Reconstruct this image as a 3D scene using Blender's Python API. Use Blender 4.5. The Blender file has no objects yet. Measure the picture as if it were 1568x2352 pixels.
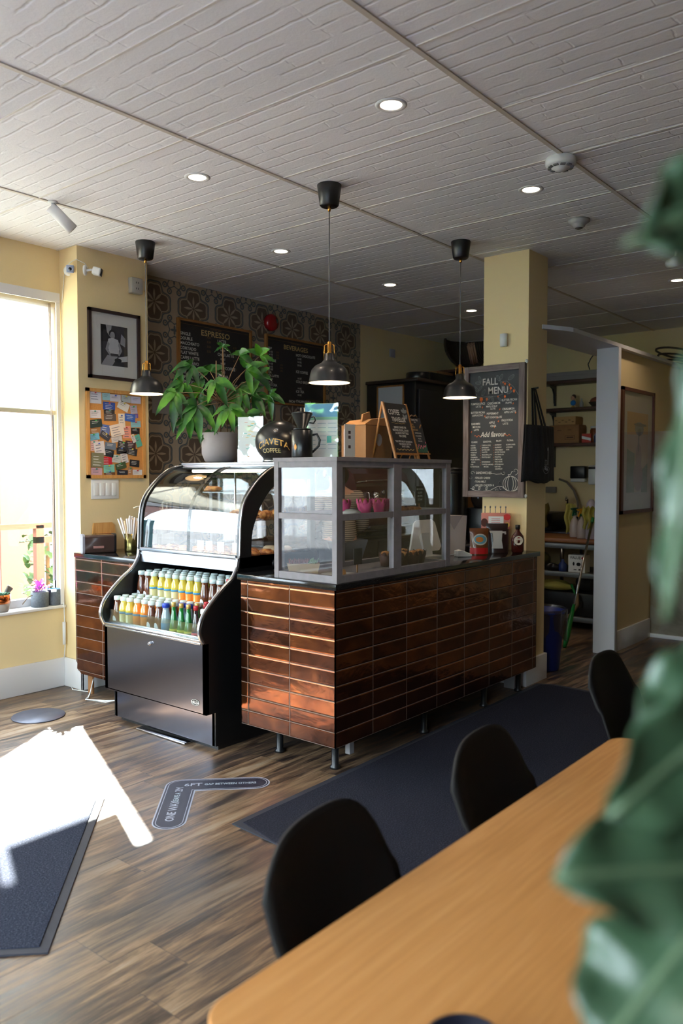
import bpy, bmesh, math, random
from mathutils import Vector, Matrix, noise
R = math.radians
PI = math.pi
sc = bpy.context.scene
COL = sc.collection
random.seed(7)

# ---------------------------------------------------------------- camera, light, exposure
cam_d = bpy.data.cameras.new('camera')
cam = bpy.data.objects.new('camera', cam_d); COL.objects.link(cam)
cam.location = (0, 0, 1.5)
cam.rotation_euler = (PI/2 - 0.0456653, 0, -0.88388)
cam_d.sensor_fit = 'VERTICAL'; cam_d.sensor_height = 36.0; cam_d.sensor_width = 24.0
cam_d.lens = 36.0*1863.45/2352
cam_d.clip_start = 0.05; cam_d.clip_end = 200
cam_d.dof.use_dof = True; cam_d.dof.focus_distance = 4.8; cam_d.dof.aperture_fstop = 2.8
sc.camera = cam

world = bpy.data.worlds.new('sky'); sc.world = world; world.use_nodes = True
SKY_STRENGTH = 18.0
bgn = world.node_tree.nodes['Background']
bgn.inputs['Color'].default_value = (0.84, 0.92, 1.0, 1); bgn.inputs['Strength'].default_value = SKY_STRENGTH

SUN_AZ = Vector((-0.4375, -1.0, 0)).normalized(); SUN_TAN = 0.688
sd = Vector((SUN_AZ.x, SUN_AZ.y, -SUN_TAN)).normalized()
sun_d = bpy.data.lights.new('sun', 'SUN'); sun_d.energy = 165.0; sun_d.angle = R(0.6); sun_d.color = (1.0, 0.93, 0.82)
sun = bpy.data.objects.new('sun', sun_d); COL.objects.link(sun)
sun.rotation_euler = sd.to_track_quat('-Z', 'Y').to_euler(); sun.location = (6, 12, 8)

def portal(name, loc, rot, sx, sy):
    d = bpy.data.lights.new(name, 'AREA'); d.shape = 'RECTANGLE'; d.size = sx; d.size_y = sy
    d.cycles.is_portal = True
    o = bpy.data.objects.new(name, d); COL.objects.link(o); o.location = loc; o.rotation_euler = rot
portal('window_portal', (1.0, 5.36, 1.66), (-PI/2, 0, 0), 4.3, 2.1)
portal('window_portal', (-1.32, 1.95, 1.55), (0, -PI/2, 0), 2.3, 4.1)

sc.view_settings.view_transform = 'Standard'; sc.view_settings.look = 'None'
sc.view_settings.gamma = 1.0; sc.view_settings.exposure = 0.25
sc.view_settings.use_curve_mapping = False
sc.cycles.use_denoising = True
sc.cycles.max_bounces = 12; sc.cycles.diffuse_bounces = 6; sc.cycles.glossy_bounces = 5
sc.cycles.transparent_max_bounces = 24; sc.cycles.sample_clamp_indirect = 8
sc.cycles.caustics_reflective = False; sc.cycles.caustics_refractive = False

# ---------------------------------------------------------------- materials
def srgb(r, g=None, b=None):
    if g is None: r, g, b = r
    f = lambda c: (c/255/12.92) if c/255 <= .04045 else ((c/255+.055)/1.055)**2.4
    return (f(r), f(g), f(b), 1)
MATS = {}
def mat(name, col, rough=.5, metal=0, coat=0, emit=None, es=0, trans=0, spec=.5, alpha=1, noise_amt=0, noise_scale=20, bump=0, sheen=0):
    if name in MATS: return MATS[name]
    m = bpy.data.materials.new(name); m.use_nodes = True; MATS[name] = m
    b = m.node_tree.nodes['Principled BSDF']; L = m.node_tree.links; N = m.node_tree.nodes
    c = srgb(col); b.inputs['Base Color'].default_value = c
    b.inputs['Roughness'].default_value = rough; b.inputs['Metallic'].default_value = metal
    b.inputs['Coat Weight'].default_value = coat; b.inputs['Coat Roughness'].default_value = .08
    b.inputs['Transmission Weight'].default_value = trans; b.inputs['Specular IOR Level'].default_value = spec
    b.inputs['Sheen Weight'].default_value = sheen
    if emit is not None:
        b.inputs['Emission Color'].default_value = srgb(emit); b.inputs['Emission Strength'].default_value = es
    if noise_amt or bump:
        tc = N.new('ShaderNodeTexCoord'); n = N.new('ShaderNodeTexNoise')
        n.inputs['Scale'].default_value = noise_scale; n.inputs['Detail'].default_value = 5
        L.new(tc.outputs['Object'], n.inputs['Vector'])
        if noise_amt:
            mx = N.new('ShaderNodeMix'); mx.data_type = 'RGBA'
            mx.inputs['A'].default_value = tuple(max(0, x*(1-noise_amt)) for x in c[:3])+(1,)
            mx.inputs['B'].default_value = tuple(min(1, x*(1+noise_amt)) for x in c[:3])+(1,)
            L.new(n.outputs['Fac'], mx.inputs['Factor']); L.new(mx.outputs['Result'], b.inputs['Base Color'])
        if bump:
            bp = N.new('ShaderNodeBump'); bp.inputs['Strength'].default_value = bump; bp.inputs['Distance'].default_value = .01
            L.new(n.outputs['Fac'], bp.inputs['Height']); L.new(bp.outputs['Normal'], b.inputs['Normal'])
    return m

def glass(name, tint=(255, 255, 255), base=.04, amt=.75, rough=0.0):
    m = bpy.data.materials.new(name); m.use_nodes = True; MATS[name] = m
    N = m.node_tree.nodes; L = m.node_tree.links; N.clear()
    out = N.new('ShaderNodeOutputMaterial'); mx = N.new('ShaderNodeMixShader')
    t = N.new('ShaderNodeBsdfTransparent'); t.inputs['Color'].default_value = srgb(tint)
    g = N.new('ShaderNodeBsdfGlossy'); g.inputs['Roughness'].default_value = rough
    lw = N.new('ShaderNodeLayerWeight'); lw.inputs['Blend'].default_value = .5
    p = N.new('ShaderNodeMath'); p.operation = 'POWER'; p.inputs[1].default_value = 3.2
    a = N.new('ShaderNodeMath'); a.operation = 'MULTIPLY_ADD'; a.inputs[1].default_value = amt; a.inputs[2].default_value = base
    L.new(lw.outputs['Facing'], p.inputs[0]); L.new(p.outputs[0], a.inputs[0]); L.new(a.outputs[0], mx.inputs['Fac'])
    L.new(t.outputs[0], mx.inputs[1]); L.new(g.outputs[0], mx.inputs[2]); L.new(mx.outputs[0], out.inputs['Surface'])
    return m

class NG:
    """tiny helper to write node maths"""
    def __init__(s, m): s.N = m.node_tree.nodes; s.L = m.node_tree.links
    def new(s, t, **k):
        n = s.N.new(t)
        for a, v in k.items(): setattr(n, a, v)
        return n
    def put(s, sock, v):
        if hasattr(v, 'is_output') or isinstance(v, bpy.types.NodeSocket): s.L.new(v, sock)
        else: sock.default_value = v
    def m(s, op, a, b=0.0, c=0.0):
        n = s.N.new('ShaderNodeMath'); n.operation = op
        s.put(n.inputs[0], a); s.put(n.inputs[1], b); s.put(n.inputs[2], c)
        return n.outputs[0]
    def smooth(s, x, lo, hi, a=0.0, b=1.0):
        n = s.N.new('ShaderNodeMapRange'); n.interpolation_type = 'SMOOTHSTEP'; n.clamp = True
        s.put(n.inputs['Value'], x)
        for k, v in zip(('From Min', 'From Max', 'To Min', 'To Max'), (lo, hi, a, b)): n.inputs[k].default_value = v
        return n.outputs['Result']
    def mix(s, f, a, b):
        n = s.N.new('ShaderNodeMix'); n.data_type = 'RGBA'
        s.put(n.inputs['Factor'], f); s.put(n.inputs['A'], a); s.put(n.inputs['B'], b)
        return n.outputs['Result']
    def pos(s):
        g = s.N.new('ShaderNodeNewGeometry'); x = s.N.new('ShaderNodeSeparateXYZ'); s.L.new(g.outputs['Position'], x.inputs[0])
        return x.outputs
    def vec(s, a, b, c=0.0):
        n = s.N.new('ShaderNodeCombineXYZ'); s.put(n.inputs[0], a); s.put(n.inputs[1], b); s.put(n.inputs[2], c); return n.outputs[0]
    def noise(s, v, scale, detail=4, rough=.5, dist=0):
        n = s.N.new('ShaderNodeTexNoise'); s.put(n.inputs['Vector'], v); n.inputs['Scale'].default_value = scale
        n.inputs['Detail'].default_value = detail; n.inputs['Roughness'].default_value = rough; n.inputs['Distortion'].default_value = dist
        return n.outputs['Fac']
    def white(s, v):
        n = s.N.new('ShaderNodeTexWhiteNoise'); n.noise_dimensions = '3D'; s.put(n.inputs['Vector'], v); return n.outputs
    def ramp(s, f, stops):
        n = s.N.new('ShaderNodeValToRGB'); s.put(n.inputs[0], f); e = n.color_ramp.elements
        while len(e) < len(stops): e.new(.5)
        for el, (p, c) in zip(e, stops): el.position = p; el.color = srgb(c)
        return n.outputs[0]
    def bump(s, h, strength, dist=.01, normal=None):
        n = s.N.new('ShaderNodeBump'); s.put(n.inputs['Height'], h); n.inputs['Strength'].default_value = strength
        n.inputs['Distance'].default_value = dist
        if normal is not None: s.L.new(normal, n.inputs['Normal'])
        return n.outputs[0]
def pmat(name, rough=.5, metal=0, spec=.5):
    m = bpy.data.materials.new(name); m.use_nodes = True; MATS[name] = m
    b = m.node_tree.nodes['Principled BSDF']; b.inputs['Roughness'].default_value = rough; b.inputs['Metallic'].default_value = metal
    b.inputs['Specular IOR Level'].default_value = spec
    return m, b, NG(m)

# painted plaster walls
m, b, g = pmat('yellow_paint', .75)
X, Y, Z = g.pos()
n1 = g.noise(g.vec(X, Y, Z), 60, 3)
b.inputs['Base Color'].default_value = srgb(226, 203, 154)
g.L.new(g.bump(n1, .15, .004), b.inputs['Normal'])
mat('white_paint', (222, 220, 220), .5); mat('brown_paint', (96, 72, 56), .8)
mat('post_paint', (205, 203, 206), .5)
mat('black_plastic', (20, 20, 22), .35)
mat('black_metal', (26, 26, 28), .38, coat=.2)
mat('satin_black', (18, 18, 19), .28)
mat('brass', (205, 150, 70), .25, 1)
mat('steel', (190, 192, 196), .22, 1)
mat('brushed_steel', (150, 152, 158), .34, 1, noise_amt=.06, noise_scale=8)
mat('dark_steel', (112, 112, 122), .2, 1, noise_amt=.08, noise_scale=3)
mat('chrome', (225, 225, 228), .08, 1)
mat('white_plastic', (225, 225, 222), .4)
mat('paper', (235, 235, 232), .7)
mat('cardboard', (150, 108, 66), .8, noise_amt=.12, noise_scale=30)
mat('grey_wood', (128, 120, 122), .6, noise_amt=.25, noise_scale=25)
glass('clear_glass'); glass('case_glass', (240, 246, 244), .10, .8); glass('cabinet_glass', (248, 248, 248), .035, .55); glass('window_glass', (245, 250, 252), .03, .5)

# floor planks running along X
m, b, g = pmat('plank_floor', .36)
X, Y, Z = g.pos()
W_ = .19
row = g.m('FLOOR', g.m('DIVIDE', Y, W_)); fy = g.m('FRACT', g.m('DIVIDE', Y, W_))
off = g.white(g.vec(row, 3.7, 0))[0]
xs = g.m('DIVIDE', g.m('ADD', X, g.m('MULTIPLY', off, 1.3)), 1.22)
ci = g.m('FLOOR', xs); fx = g.m('FRACT', xs)
wn = g.white(g.vec(row, ci, 1.0))
pv = wn[0]
gv = g.vec(g.m('ADD', g.m('MULTIPLY', X, 1.0), g.m('MULTIPLY', pv, 40)), g.m('MULTIPLY', Y, 9.0), g.m('MULTIPLY', pv, 9))
gr = g.noise(gv, 2.3, 9, .66, .5)
gr2 = g.noise(g.vec(g.m('MULTIPLY', X, 3.0), g.m('MULTIPLY', Y, 60.0), g.m('MULTIPLY', pv, 5)), 2.2, 4, .6)
f = g.m('ADD', g.m('MULTIPLY', gr, .8), g.m('ADD', g.m('MULTIPLY', gr2, .22), g.m('MULTIPLY', pv, .10)))
col = g.ramp(f, [(.38, (24, 20, 20)), (.47, (58, 46, 40)), (.545, (98, 76, 58)), (.62, (132, 106, 80)), (.74, (150, 132, 112))])
blue = g.noise(g.vec(X, g.m('MULTIPLY', Y, 3.0), 4.0), 1.3, 3)
col = g.mix(g.smooth(blue, .42, .68, 0, .5), col, srgb(62, 62, 62))
ed = g.m('MINIMUM', g.m('MINIMUM', fy, g.m('SUBTRACT', 1.0, fy)), g.m('MULTIPLY', g.m('MINIMUM', fx, g.m('SUBTRACT', 1.0, fx)), 6.4))
em = g.smooth(ed, .004, .016)
col = g.mix(g.m('MULTIPLY', g.m('SUBTRACT', 1.0, em), .45), col, srgb(24, 20, 18))
g.L.new(col, b.inputs['Base Color'])
g.L.new(g.bump(g.m('ADD', g.m('MULTIPLY', em, .6), g.m('MULTIPLY', gr2, .4)), .25, .003), b.inputs['Normal'])
g.put(b.inputs['Roughness'], g.smooth(gr, .3, .7, .30, .46))

# embossed brick ceiling panels
m, b, g = pmat('ceiling_panel', .7)
X, Y, Z = g.pos()
px = g.m('DIVIDE', g.m('SUBTRACT', X, 2.52), .652); py = g.m('DIVIDE', g.m('SUBTRACT', Y, 1.725), 1.28)
pid = g.white(g.vec(g.m('FLOOR', px), g.m('FLOOR', py), 2.0))[0]
wob = g.noise(g.vec(X, Y, 0.0), 9, 3)
u = g.m('ADD', Y, g.m('MULTIPLY', wob, .05)); v = g.m('ADD', X, g.m('ADD', g.m('MULTIPLY', wob, .022), g.m('MULTIPLY', pid, .3)))
ch = .0815; bl = .42
r_ = g.m('FLOOR', g.m('DIVIDE', v, ch)); fv = g.m('FRACT', g.m('DIVIDE', v, ch))
ro = g.white(g.vec(r_, 5.0, pid))[0]
uu = g.m('DIVIDE', g.m('ADD', u, g.m('MULTIPLY', ro, bl)), bl); fu = g.m('FRACT', uu)
dv = g.m('MULTIPLY', g.m('MINIMUM', fv, g.m('SUBTRACT', 1.0, fv)), ch)
du = g.m('MULTIPLY', g.m('MINIMUM', fu, g.m('SUBTRACT', 1.0, fu)), bl)
brk = g.smooth(g.noise(g.vec(g.m('MULTIPLY', X, 1.0), g.m('MULTIPLY', Y, .5), pid), 11, 3), .36, .52)
hv = g.smooth(dv, .001, .010); hu = g.smooth(du, .001, .007, .55, 1.0)
h = g.m('ADD', g.m('MULTIPLY', g.m('MULTIPLY', hv, hu), brk), g.m('SUBTRACT', 1.0, brk))
h = g.m('ADD', h, g.m('MULTIPLY', g.noise(g.vec(X, Y, 0.0), 55, 4, .7), .35))
g.L.new(g.mix(pid, srgb(224, 223, 225), srgb(246, 245, 246)), b.inputs['Base Color'])
g.L.new(g.bump(h, .42, .009), b.inputs['Normal'])

# glazed copper-brown tiles, stack bond 305 x 76 mm
def tile_mat(name, axis, u0):
    m, b, g = pmat(name, .18, .92)
    P = g.pos(); U = P[axis]; Z = P[2]
    uu = g.m('DIVIDE', g.m('SUBTRACT', U, u0), .305); vv = g.m('DIVIDE', g.m('SUBTRACT', .9225, Z), .0765)
    iu = g.m('FLOOR', uu); iv = g.m('FLOOR', vv); fu = g.m('FRACT', uu); fv = g.m('FRACT', vv)
    w = g.white(g.vec(iu, iv, float(axis)))
    du = g.m('MULTIPLY', g.m('MINIMUM', fu, g.m('SUBTRACT', 1.0, fu)), .305)
    dv = g.m('MULTIPLY', g.m('MINIMUM', fv, g.m('SUBTRACT', 1.0, fv)), .0765)
    d = g.m('MINIMUM', du, dv); tile = g.smooth(d, .0012, .0022)
    nn = g.noise(g.vec(g.m('ADD', g.m('MULTIPLY', U, 1.0), g.m('MULTIPLY', w[0], 9.0)), g.m('MULTIPLY', Z, 1.5), g.m('MULTIPLY', w[0], 20.0)), 6, 3, .5, .4)
    n2 = g.noise(g.vec(U, Z, g.m('MULTIPLY', w[0], 3.0)), 5, 3)
    c = g.ramp(g.m('ADD', g.m('MULTIPLY', nn, .75), g.m('MULTIPLY', w[0], .25)), [(.25, (62, 33, 22)), (.5, (104, 57, 34)), (.75, (146, 86, 48))])
    c = g.mix(tile, srgb(120, 100, 88), c)
    g.L.new(c, b.inputs['Base Color'])
    g.put(b.inputs['Metallic'], g.m('MULTIPLY', tile, .9)); g.put(b.inputs['Roughness'], g.smooth(tile, 0, 1, .8, .13))
    tx = g.m('MULTIPLY', g.m('MULTIPLY', g.m('SUBTRACT', w[0], .5), U), 4.0)
    h = g.m('ADD', g.m('MULTIPLY', nn, .9), g.m('ADD', g.m('MULTIPLY', g.smooth(d, 0, .008), .5), g.m('MULTIPLY', n2, .8)))
    g.L.new(g.bump(h, .22, .02), b.inputs['Normal'])
    b.inputs['Coat Weight'].default_value = .25; b.inputs['Coat Roughness'].default_value = .06
tile_mat('copper_tile_front', 0, 3.013); tile_mat('copper_tile_side', 1, 2.51); tile_mat('copper_tile_left', 1, 4.323)

# black granite
m, b, g = pmat('granite', .12)
X, Y, Z = g.pos()
sp = g.noise(g.vec(X, Y, Z), 260, 2, .6)
g.L.new(g.ramp(sp, [(.45, (14, 14, 15)), (.62, (30, 29, 30)), (.72, (74, 70, 68))]), b.inputs['Base Color'])

# wallpaper: encaustic tile pattern with ogee medallions, leaf flowers and scrolls
m, b, g = pmat('patterned_tile', .55)
X, Y, Z = g.pos()
P_ = .40
def frac_c(t, off):
    return g.m('SUBTRACT', g.m('FRACT', g.m('ADD', g.m('DIVIDE', t, P_), off)), .5)
def polar(a, b_):
    return g.m('SQRT', g.m('ADD', g.m('MULTIPLY', a, a), g.m('MULTIPLY', b_, b_))), g.m('ARCTAN2', b_, a)
x0 = frac_c(g.m('SUBTRACT', X, 4.07), .5); z0 = frac_c(g.m('SUBTRACT', Z, 2.07), .5)
r0, t0 = polar(x0, z0)
x1 = frac_c(g.m('SUBTRACT', X, 4.07), 0.0); z1 = frac_c(g.m('SUBTRACT', Z, 2.07), 0.0)
r1, t1 = polar(x1, z1)
def line(d, w, s=.008): return g.smooth(g.m('ABSOLUTE', d), w, w+s, 1, 0)
c4 = g.m('COSINE', g.m('MULTIPLY', t0, 4.0)); c8 = g.m('COSINE', g.m('MULTIPLY', t0, 8.0))
rb = g.m('ADD', .36, g.m('ADD', g.m('MULTIPLY', c4, .045), g.m('MULTIPLY', c8, -.025)))
dm = g.m('SUBTRACT', r0, rb)
BROWN, CREAM, SLATE = srgb(92, 76, 62), srgb(160, 144, 124), srgb(76, 84, 90)
col = g.mix(g.smooth(dm, -.012, .0), BROWN, CREAM)
col = g.mix(line(g.m('ADD', dm, .035), .010), col, CREAM)
col = g.mix(line(g.m('SUBTRACT', dm, .018), .014), col, SLATE)
pet = g.m('ABSOLUTE', g.m('SINE', g.m('MULTIPLY', t0, 4.0)))
pr = g.m('ADD', .06, g.m('MULTIPLY', g.m('POWER', g.m('SUBTRACT', 1.0, pet), .8), .20))
pm = g.m('MULTIPLY', g.smooth(g.m('SUBTRACT', r0, pr), -.01, .008, 1, 0), g.smooth(pet, .55, .8, 1, 0))
col = g.mix(pm, col, CREAM); col = g.mix(g.smooth(r0, .02, .03, 1, 0), col, BROWN)
c4b = g.m('COSINE', g.m('MULTIPLY', t1, 4.0))
star = g.smooth(g.m('SUBTRACT', r1, g.m('ADD', .065, g.m('MULTIPLY', c4b, .03))), -.006, .006, 1, 0)
col = g.mix(star, col, SLATE)
col = g.mix(line(g.m('SUBTRACT', r1, g.m('ADD', .165, g.m('MULTIPLY', c4b, -.045))), .012), col, SLATE)
for (ox, oz) in ((.5, .155), (.155, .5)):
    xa = frac_c(g.m('SUBTRACT', X, 4.07), ox); za = frac_c(g.m('SUBTRACT', Z, 2.07), oz)
    xb = g.m('SUBTRACT', g.m('ABSOLUTE', x1), .235 if ox == .5 else .12); zb = g.m('SUBTRACT', g.m('ABSOLUTE', z1), .12 if ox == .5 else .235)
    rr, tt = polar(xb, zb)
    col = g.mix(line(g.m('SUBTRACT', rr, .048), .012), col, SLATE)
    col = g.mix(g.smooth(rr, .014, .022, 1, 0), col, BROWN)
g.L.new(col, b.inputs['Base Color'])

def wood(name, c1, c2, c3, axis=0, scale=1.0, rough=.4, stretch=14):
    m, b, g = pmat(name, rough)
    tc = g.new('ShaderNodeTexCoord'); s = g.new('ShaderNodeSeparateXYZ'); g.L.new(tc.outputs['Object'], s.inputs[0])
    o = [s.outputs[i] for i in range(3)]
    v = [g.m('MULTIPLY', o[i], 1.0*scale if i == axis else stretch*scale) for i in range(3)]
    n = g.noise(g.vec(*v), 2.0, 6, .6, .4)
    g.L.new(g.ramp(n, [(.3, c1), (.5, c2), (.7, c3)]), b.inputs['Base Color'])
    g.L.new(g.bump(n, .1, .003), b.inputs['Normal'])
    return m
wood('oak_top', (176, 118, 60), (190, 130, 70), (202, 144, 84), 0, 1.6, .42, 22)
wood('dark_table', (44, 26, 20), (62, 38, 30), (78, 50, 40), 0, 2, .3)
wood('frame_wood', (120, 78, 34), (150, 100, 48), (170, 120, 62), 0, 4, .5)
wood('frame_wood_v', (120, 78, 34), (150, 100, 48), (170, 120, 62), 2, 4, .5)
wood('weathered_wood', (74, 60, 56), (108, 94, 90), (132, 118, 116), 0, 3, .7)
wood('weathered_wood_v', (74, 60, 56), (108, 94, 90), (132, 118, 116), 2, 3, .7)
wood('red_wood', (70, 36, 26), (96, 52, 38), (110, 62, 46), 2, 3, .45)
wood('shelf_wood', (46, 24, 14), (72, 40, 24), (90, 54, 34), 1, 3, .5)
wood('butcher_block', (120, 72, 34), (142, 88, 46), (160, 104, 58), 1, 3, .45)
wood('cork_frame', (190, 132, 66), (206, 150, 84), (216, 164, 98), 2, 4, .5)
mat('cork', (196, 136, 72), .9, noise_amt=.22, noise_scale=120)
# woven entrance mats
m, b, g = pmat('mat_pile', .95, spec=.1)
X, Y, Z = g.pos()
n = g.noise(g.vec(X, Y, 0.0), 150, 3, .8)
g.L.new(g.ramp(n, [(.3, (26, 28, 38)), (.55, (52, 56, 70)), (.72, (92, 96, 110))]), b.inputs['Base Color'])
g.L.new(g.bump(n, .8, .006), b.inputs['Normal'])
m, b, g = pmat('mat_pile_dark', .95, spec=.1)
X, Y, Z = g.pos()
n = g.noise(g.vec(X, Y, 0.0), 150, 3, .8)
g.L.new(g.ramp(n, [(.3, (22, 22, 28)), (.55, (42, 43, 54)), (.72, (70, 70, 82))]), b.inputs['Base Color'])
g.L.new(g.bump(n, .8, .006), b.inputs['Normal'])
mat('rubber_edge', (40, 42, 52), .7)
mat('chalk', (214, 210, 202), .9); mat('chalk_gold', (190, 160, 104), .9); mat('chalk_dim', (110, 84, 54), .9)
mat('chalk_orange', (226, 110, 50), .9); mat('chalk_grey', (128, 132, 132), .9); mat('chalk_pink', (208, 120, 140), .9); mat('chalk_green', (70, 140, 110), .9)
mat('slate_board', (36, 32, 32), .7, noise_amt=.15, noise_scale=9)
mat('slate_board_cool', (40, 42, 46), .65, noise_amt=.2, noise_scale=7)
m, b, g = pmat('pachira_leaf', .35)
tc = g.new('ShaderNodeTexCoord')
n = g.noise(tc.outputs['Object'], 7, 3)
g.L.new(g.ramp(n, [(.35, (18, 52, 16)), (.5, (42, 94, 26)), (.66, (92, 148, 38))]), b.inputs['Base Color'])
b.inputs['Transmission Weight'].default_value = 0.0; b.inputs['Subsurface Weight'].default_value = .12
b.inputs['Subsurface Radius'].default_value = (.01, .02, .005)
mat('fig_leaf', (60, 84, 60), .3, noise_amt=.35, noise_scale=6)
mat('fig_leaf_rib', (92, 112, 82), .5)
mat('stem_brown', (120, 90, 60), .7)
mat('soil', (50, 36, 28), .95, bump=.6, noise_scale=60)
# ---------------------------------------------------------------- mesh builder
class MB:
    def __init__(s): s.v = []; s.f = []; s.mi = []; s.sm = []
    def add(s, vs, fs, mi=0, smooth=False, M=None):
        o = len(s.v)
        s.v += [tuple(M @ Vector(p)) if M else tuple(p) for p in vs]
        for f in fs: s.f.append([i+o for i in f]); s.mi.append(mi); s.sm.append(smooth)
        return s
    def box(s, a, b, mi=0, M=None, r=0, seg=2):
        (x0, y0, z0), (x1, y1, z1) = a, b
        if r:
            bm = bmesh.new(); bmesh.ops.create_cube(bm, size=1)
            for v in bm.verts: v.co = Vector(((x0+x1)/2+v.co.x*(x1-x0), (y0+y1)/2+v.co.y*(y1-y0), (z0+z1)/2+v.co.z*(z1-z0)))
            bmesh.ops.bevel(bm, geom=list(bm.edges), offset=min(r, abs(x1-x0)*.49, abs(y1-y0)*.49, abs(z1-z0)*.49), segments=seg, profile=.5, affect='EDGES')
            bm.verts.index_update()
            s.add([v.co[:] for v in bm.verts], [[v.index for v in f.verts] for f in bm.faces], mi, seg > 1, M); bm.free(); return s
        vs = [(x0,y0,z0),(x1,y0,z0),(x1,y1,z0),(x0,y1,z0),(x0,y0,z1),(x1,y0,z1),(x1,y1,z1),(x0,y1,z1)]
        return s.add(vs, [(0,3,2,1),(4,5,6,7),(0,1,5,4),(1,2,6,5),(2,3,7,6),(3,0,4,7)], mi, False, M)
    def lathe(s, prof, c=(0,0,0), n=24, mi=0, M=None, smooth=True, sx=1, sy=1, cap=True):
        vs = []; fs = []
        for r, z in prof:
            for i in range(n):
                a = 2*PI*i/n; vs.append((c[0]+r*sx*math.cos(a), c[1]+r*sy*math.sin(a), c[2]+z))
        for j in range(len(prof)-1):
            for i in range(n):
                k = (i+1) % n; fs.append((j*n+i, j*n+k, (j+1)*n+k, (j+1)*n+i))
        if cap and prof[0][0] > 1e-4: fs.append(tuple(reversed(range(n))))
        if cap and prof[-1][0] > 1e-4: fs.append(tuple((len(prof)-1)*n+i for i in range(n)))
        return s.add(vs, fs, mi, smooth, M)
    def cyl(s, p0, p1, r0, r1=None, n=16, mi=0, smooth=True):
        r1 = r0 if r1 is None else r1
        p0 = Vector(p0); p1 = Vector(p1); d = p1-p0
        M = Matrix.Translation(p0) @ d.to_track_quat('Z', 'Y').to_matrix().to_4x4()
        return s.lathe([(r0, 0), (r1, d.length)], n=n, mi=mi, M=M, smooth=smooth)
    def tube(s, path, r, n=10, mi=0, closed=False):
        P = [Vector(p) for p in path]; m = len(P); rr = r if isinstance(r, (list, tuple)) else [r]*m
        vs = []; up = Vector((0, 0, 1)); prev = None
        for i, p in enumerate(P):
            a = P[(i-1) % m] if (closed or i > 0) else p; b_ = P[(i+1) % m] if (closed or i < m-1) else p
            t = (b_-a).normalized()
            if prev is None:
                x = t.cross(up);  x = x if x.length > .1 else t.cross(Vector((1, 0, 0)))
            else: x = prev - t*prev.dot(t)
            x.normalize(); prev = x; y = t.cross(x)
            for k in range(n):
                an = 2*PI*k/n; vs.append(tuple(p + (x*math.cos(an)+y*math.sin(an))*rr[i]))
        fs = []
        for i in range(m if closed else m-1):
            j = (i+1) % m
            for k in range(n): l = (k+1) % n; fs.append((i*n+k, i*n+l, j*n+l, j*n+k))
        if not closed: fs += [tuple(reversed(range(n))), tuple((m-1)*n+k for k in range(n))]
        return s.add(vs, fs, mi, True)
    def ell(s, c, r, n=20, m=12, mi=0, M=None):
        prof = [(max(1e-5, math.sin(PI*j/m)), -math.cos(PI*j/m)) for j in range(m+1)]
        T = Matrix.Translation(Vector(c)) @ Matrix.Diagonal((r[0], r[1], r[2], 1))
        return s.lathe(prof, n=n, mi=mi, M=(M @ T if M else T))
    def prism(s, poly, a, b, axis='y', mi=0, smooth=False, M=None):
        """2-D polygon extruded between a and b along axis; poly is (x,z) for y, (y,z) for x, (x,y) for z"""
        f = {'y': lambda p, t: (p[0], t, p[1]), 'x': lambda p, t: (t, p[0], p[1]), 'z': lambda p, t: (p[0], p[1], t)}[axis]
        n = len(poly); vs = [f(p, a) for p in poly]+[f(p, b) for p in poly]
        fs = [tuple(range(n)), tuple(reversed(range(n, 2*n)))] + [(i, i+n, (i+1) % n+n, (i+1) % n) for i in range(n)]
        s.add(vs, fs, mi, False, M)
        return s
    def flat(s, poly, y=0.0, mi=0):
        return s.add([(p[0], y, p[1]) for p in poly], [tuple(range(len(poly)))], mi)
    def grid(s, fn, nu, nv, mi=0, smooth=True):
        vs = [fn(i/nu, j/nv) for j in range(nv+1) for i in range(nu+1)]
        fs = [(j*(nu+1)+i, j*(nu+1)+i+1, (j+1)*(nu+1)+i+1, (j+1)*(nu+1)+i) for j in range(nv) for i in range(nu)]
        return s.add(vs, fs, mi, smooth)
    def build(s, name, mats, parent=None, fix=True, solid=0, sub=0):
        me = bpy.data.meshes.new(name)
        me.from_pydata(s.v, [], s.f)
        if not isinstance(mats, (list, tuple)): mats = [mats]
        for m in mats: me.materials.append(MATS[m] if isinstance(m, str) else m)
        me.polygons.foreach_set('material_index', s.mi); me.polygons.foreach_set('use_smooth', s.sm)
        if fix:
            bm = bmesh.new(); bm.from_mesh(me); bmesh.ops.recalc_face_normals(bm, faces=bm.faces); bm.to_mesh(me); bm.free()
        o = bpy.data.objects.new(name, me); COL.objects.link(o)
        if parent: o.parent = parent
        if solid: md = o.modifiers.new('s', 'SOLIDIFY'); md.thickness = solid; md.offset = 0
        if sub: md = o.modifiers.new('b', 'SUBSURF'); md.levels = sub; md.render_levels = sub
        return o
def tag(o, label=None, cat=None, group=None, kind=None):
    if label: o['label'] = label
    if cat: o['category'] = cat
    if group: o['group'] = group
    if kind: o['kind'] = kind
    return o
def thing(name, label, cat, loc=(0, 0, 0), rz=0, group=None, rot=None):
    o = bpy.data.objects.new(name, None); COL.objects.link(o); o.empty_display_size = .05
    o.location = loc; o.rotation_euler = rot if rot else (0, 0, rz)
    return tag(o, label, cat, group)
def struct(name, mb, m):
    return tag(mb.build(name, m), None, None, None, 'structure')
def place(o, loc, rz=0, rot=None):
    o.location = loc; o.rotation_euler = rot if rot else (0, 0, rz); return o
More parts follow.
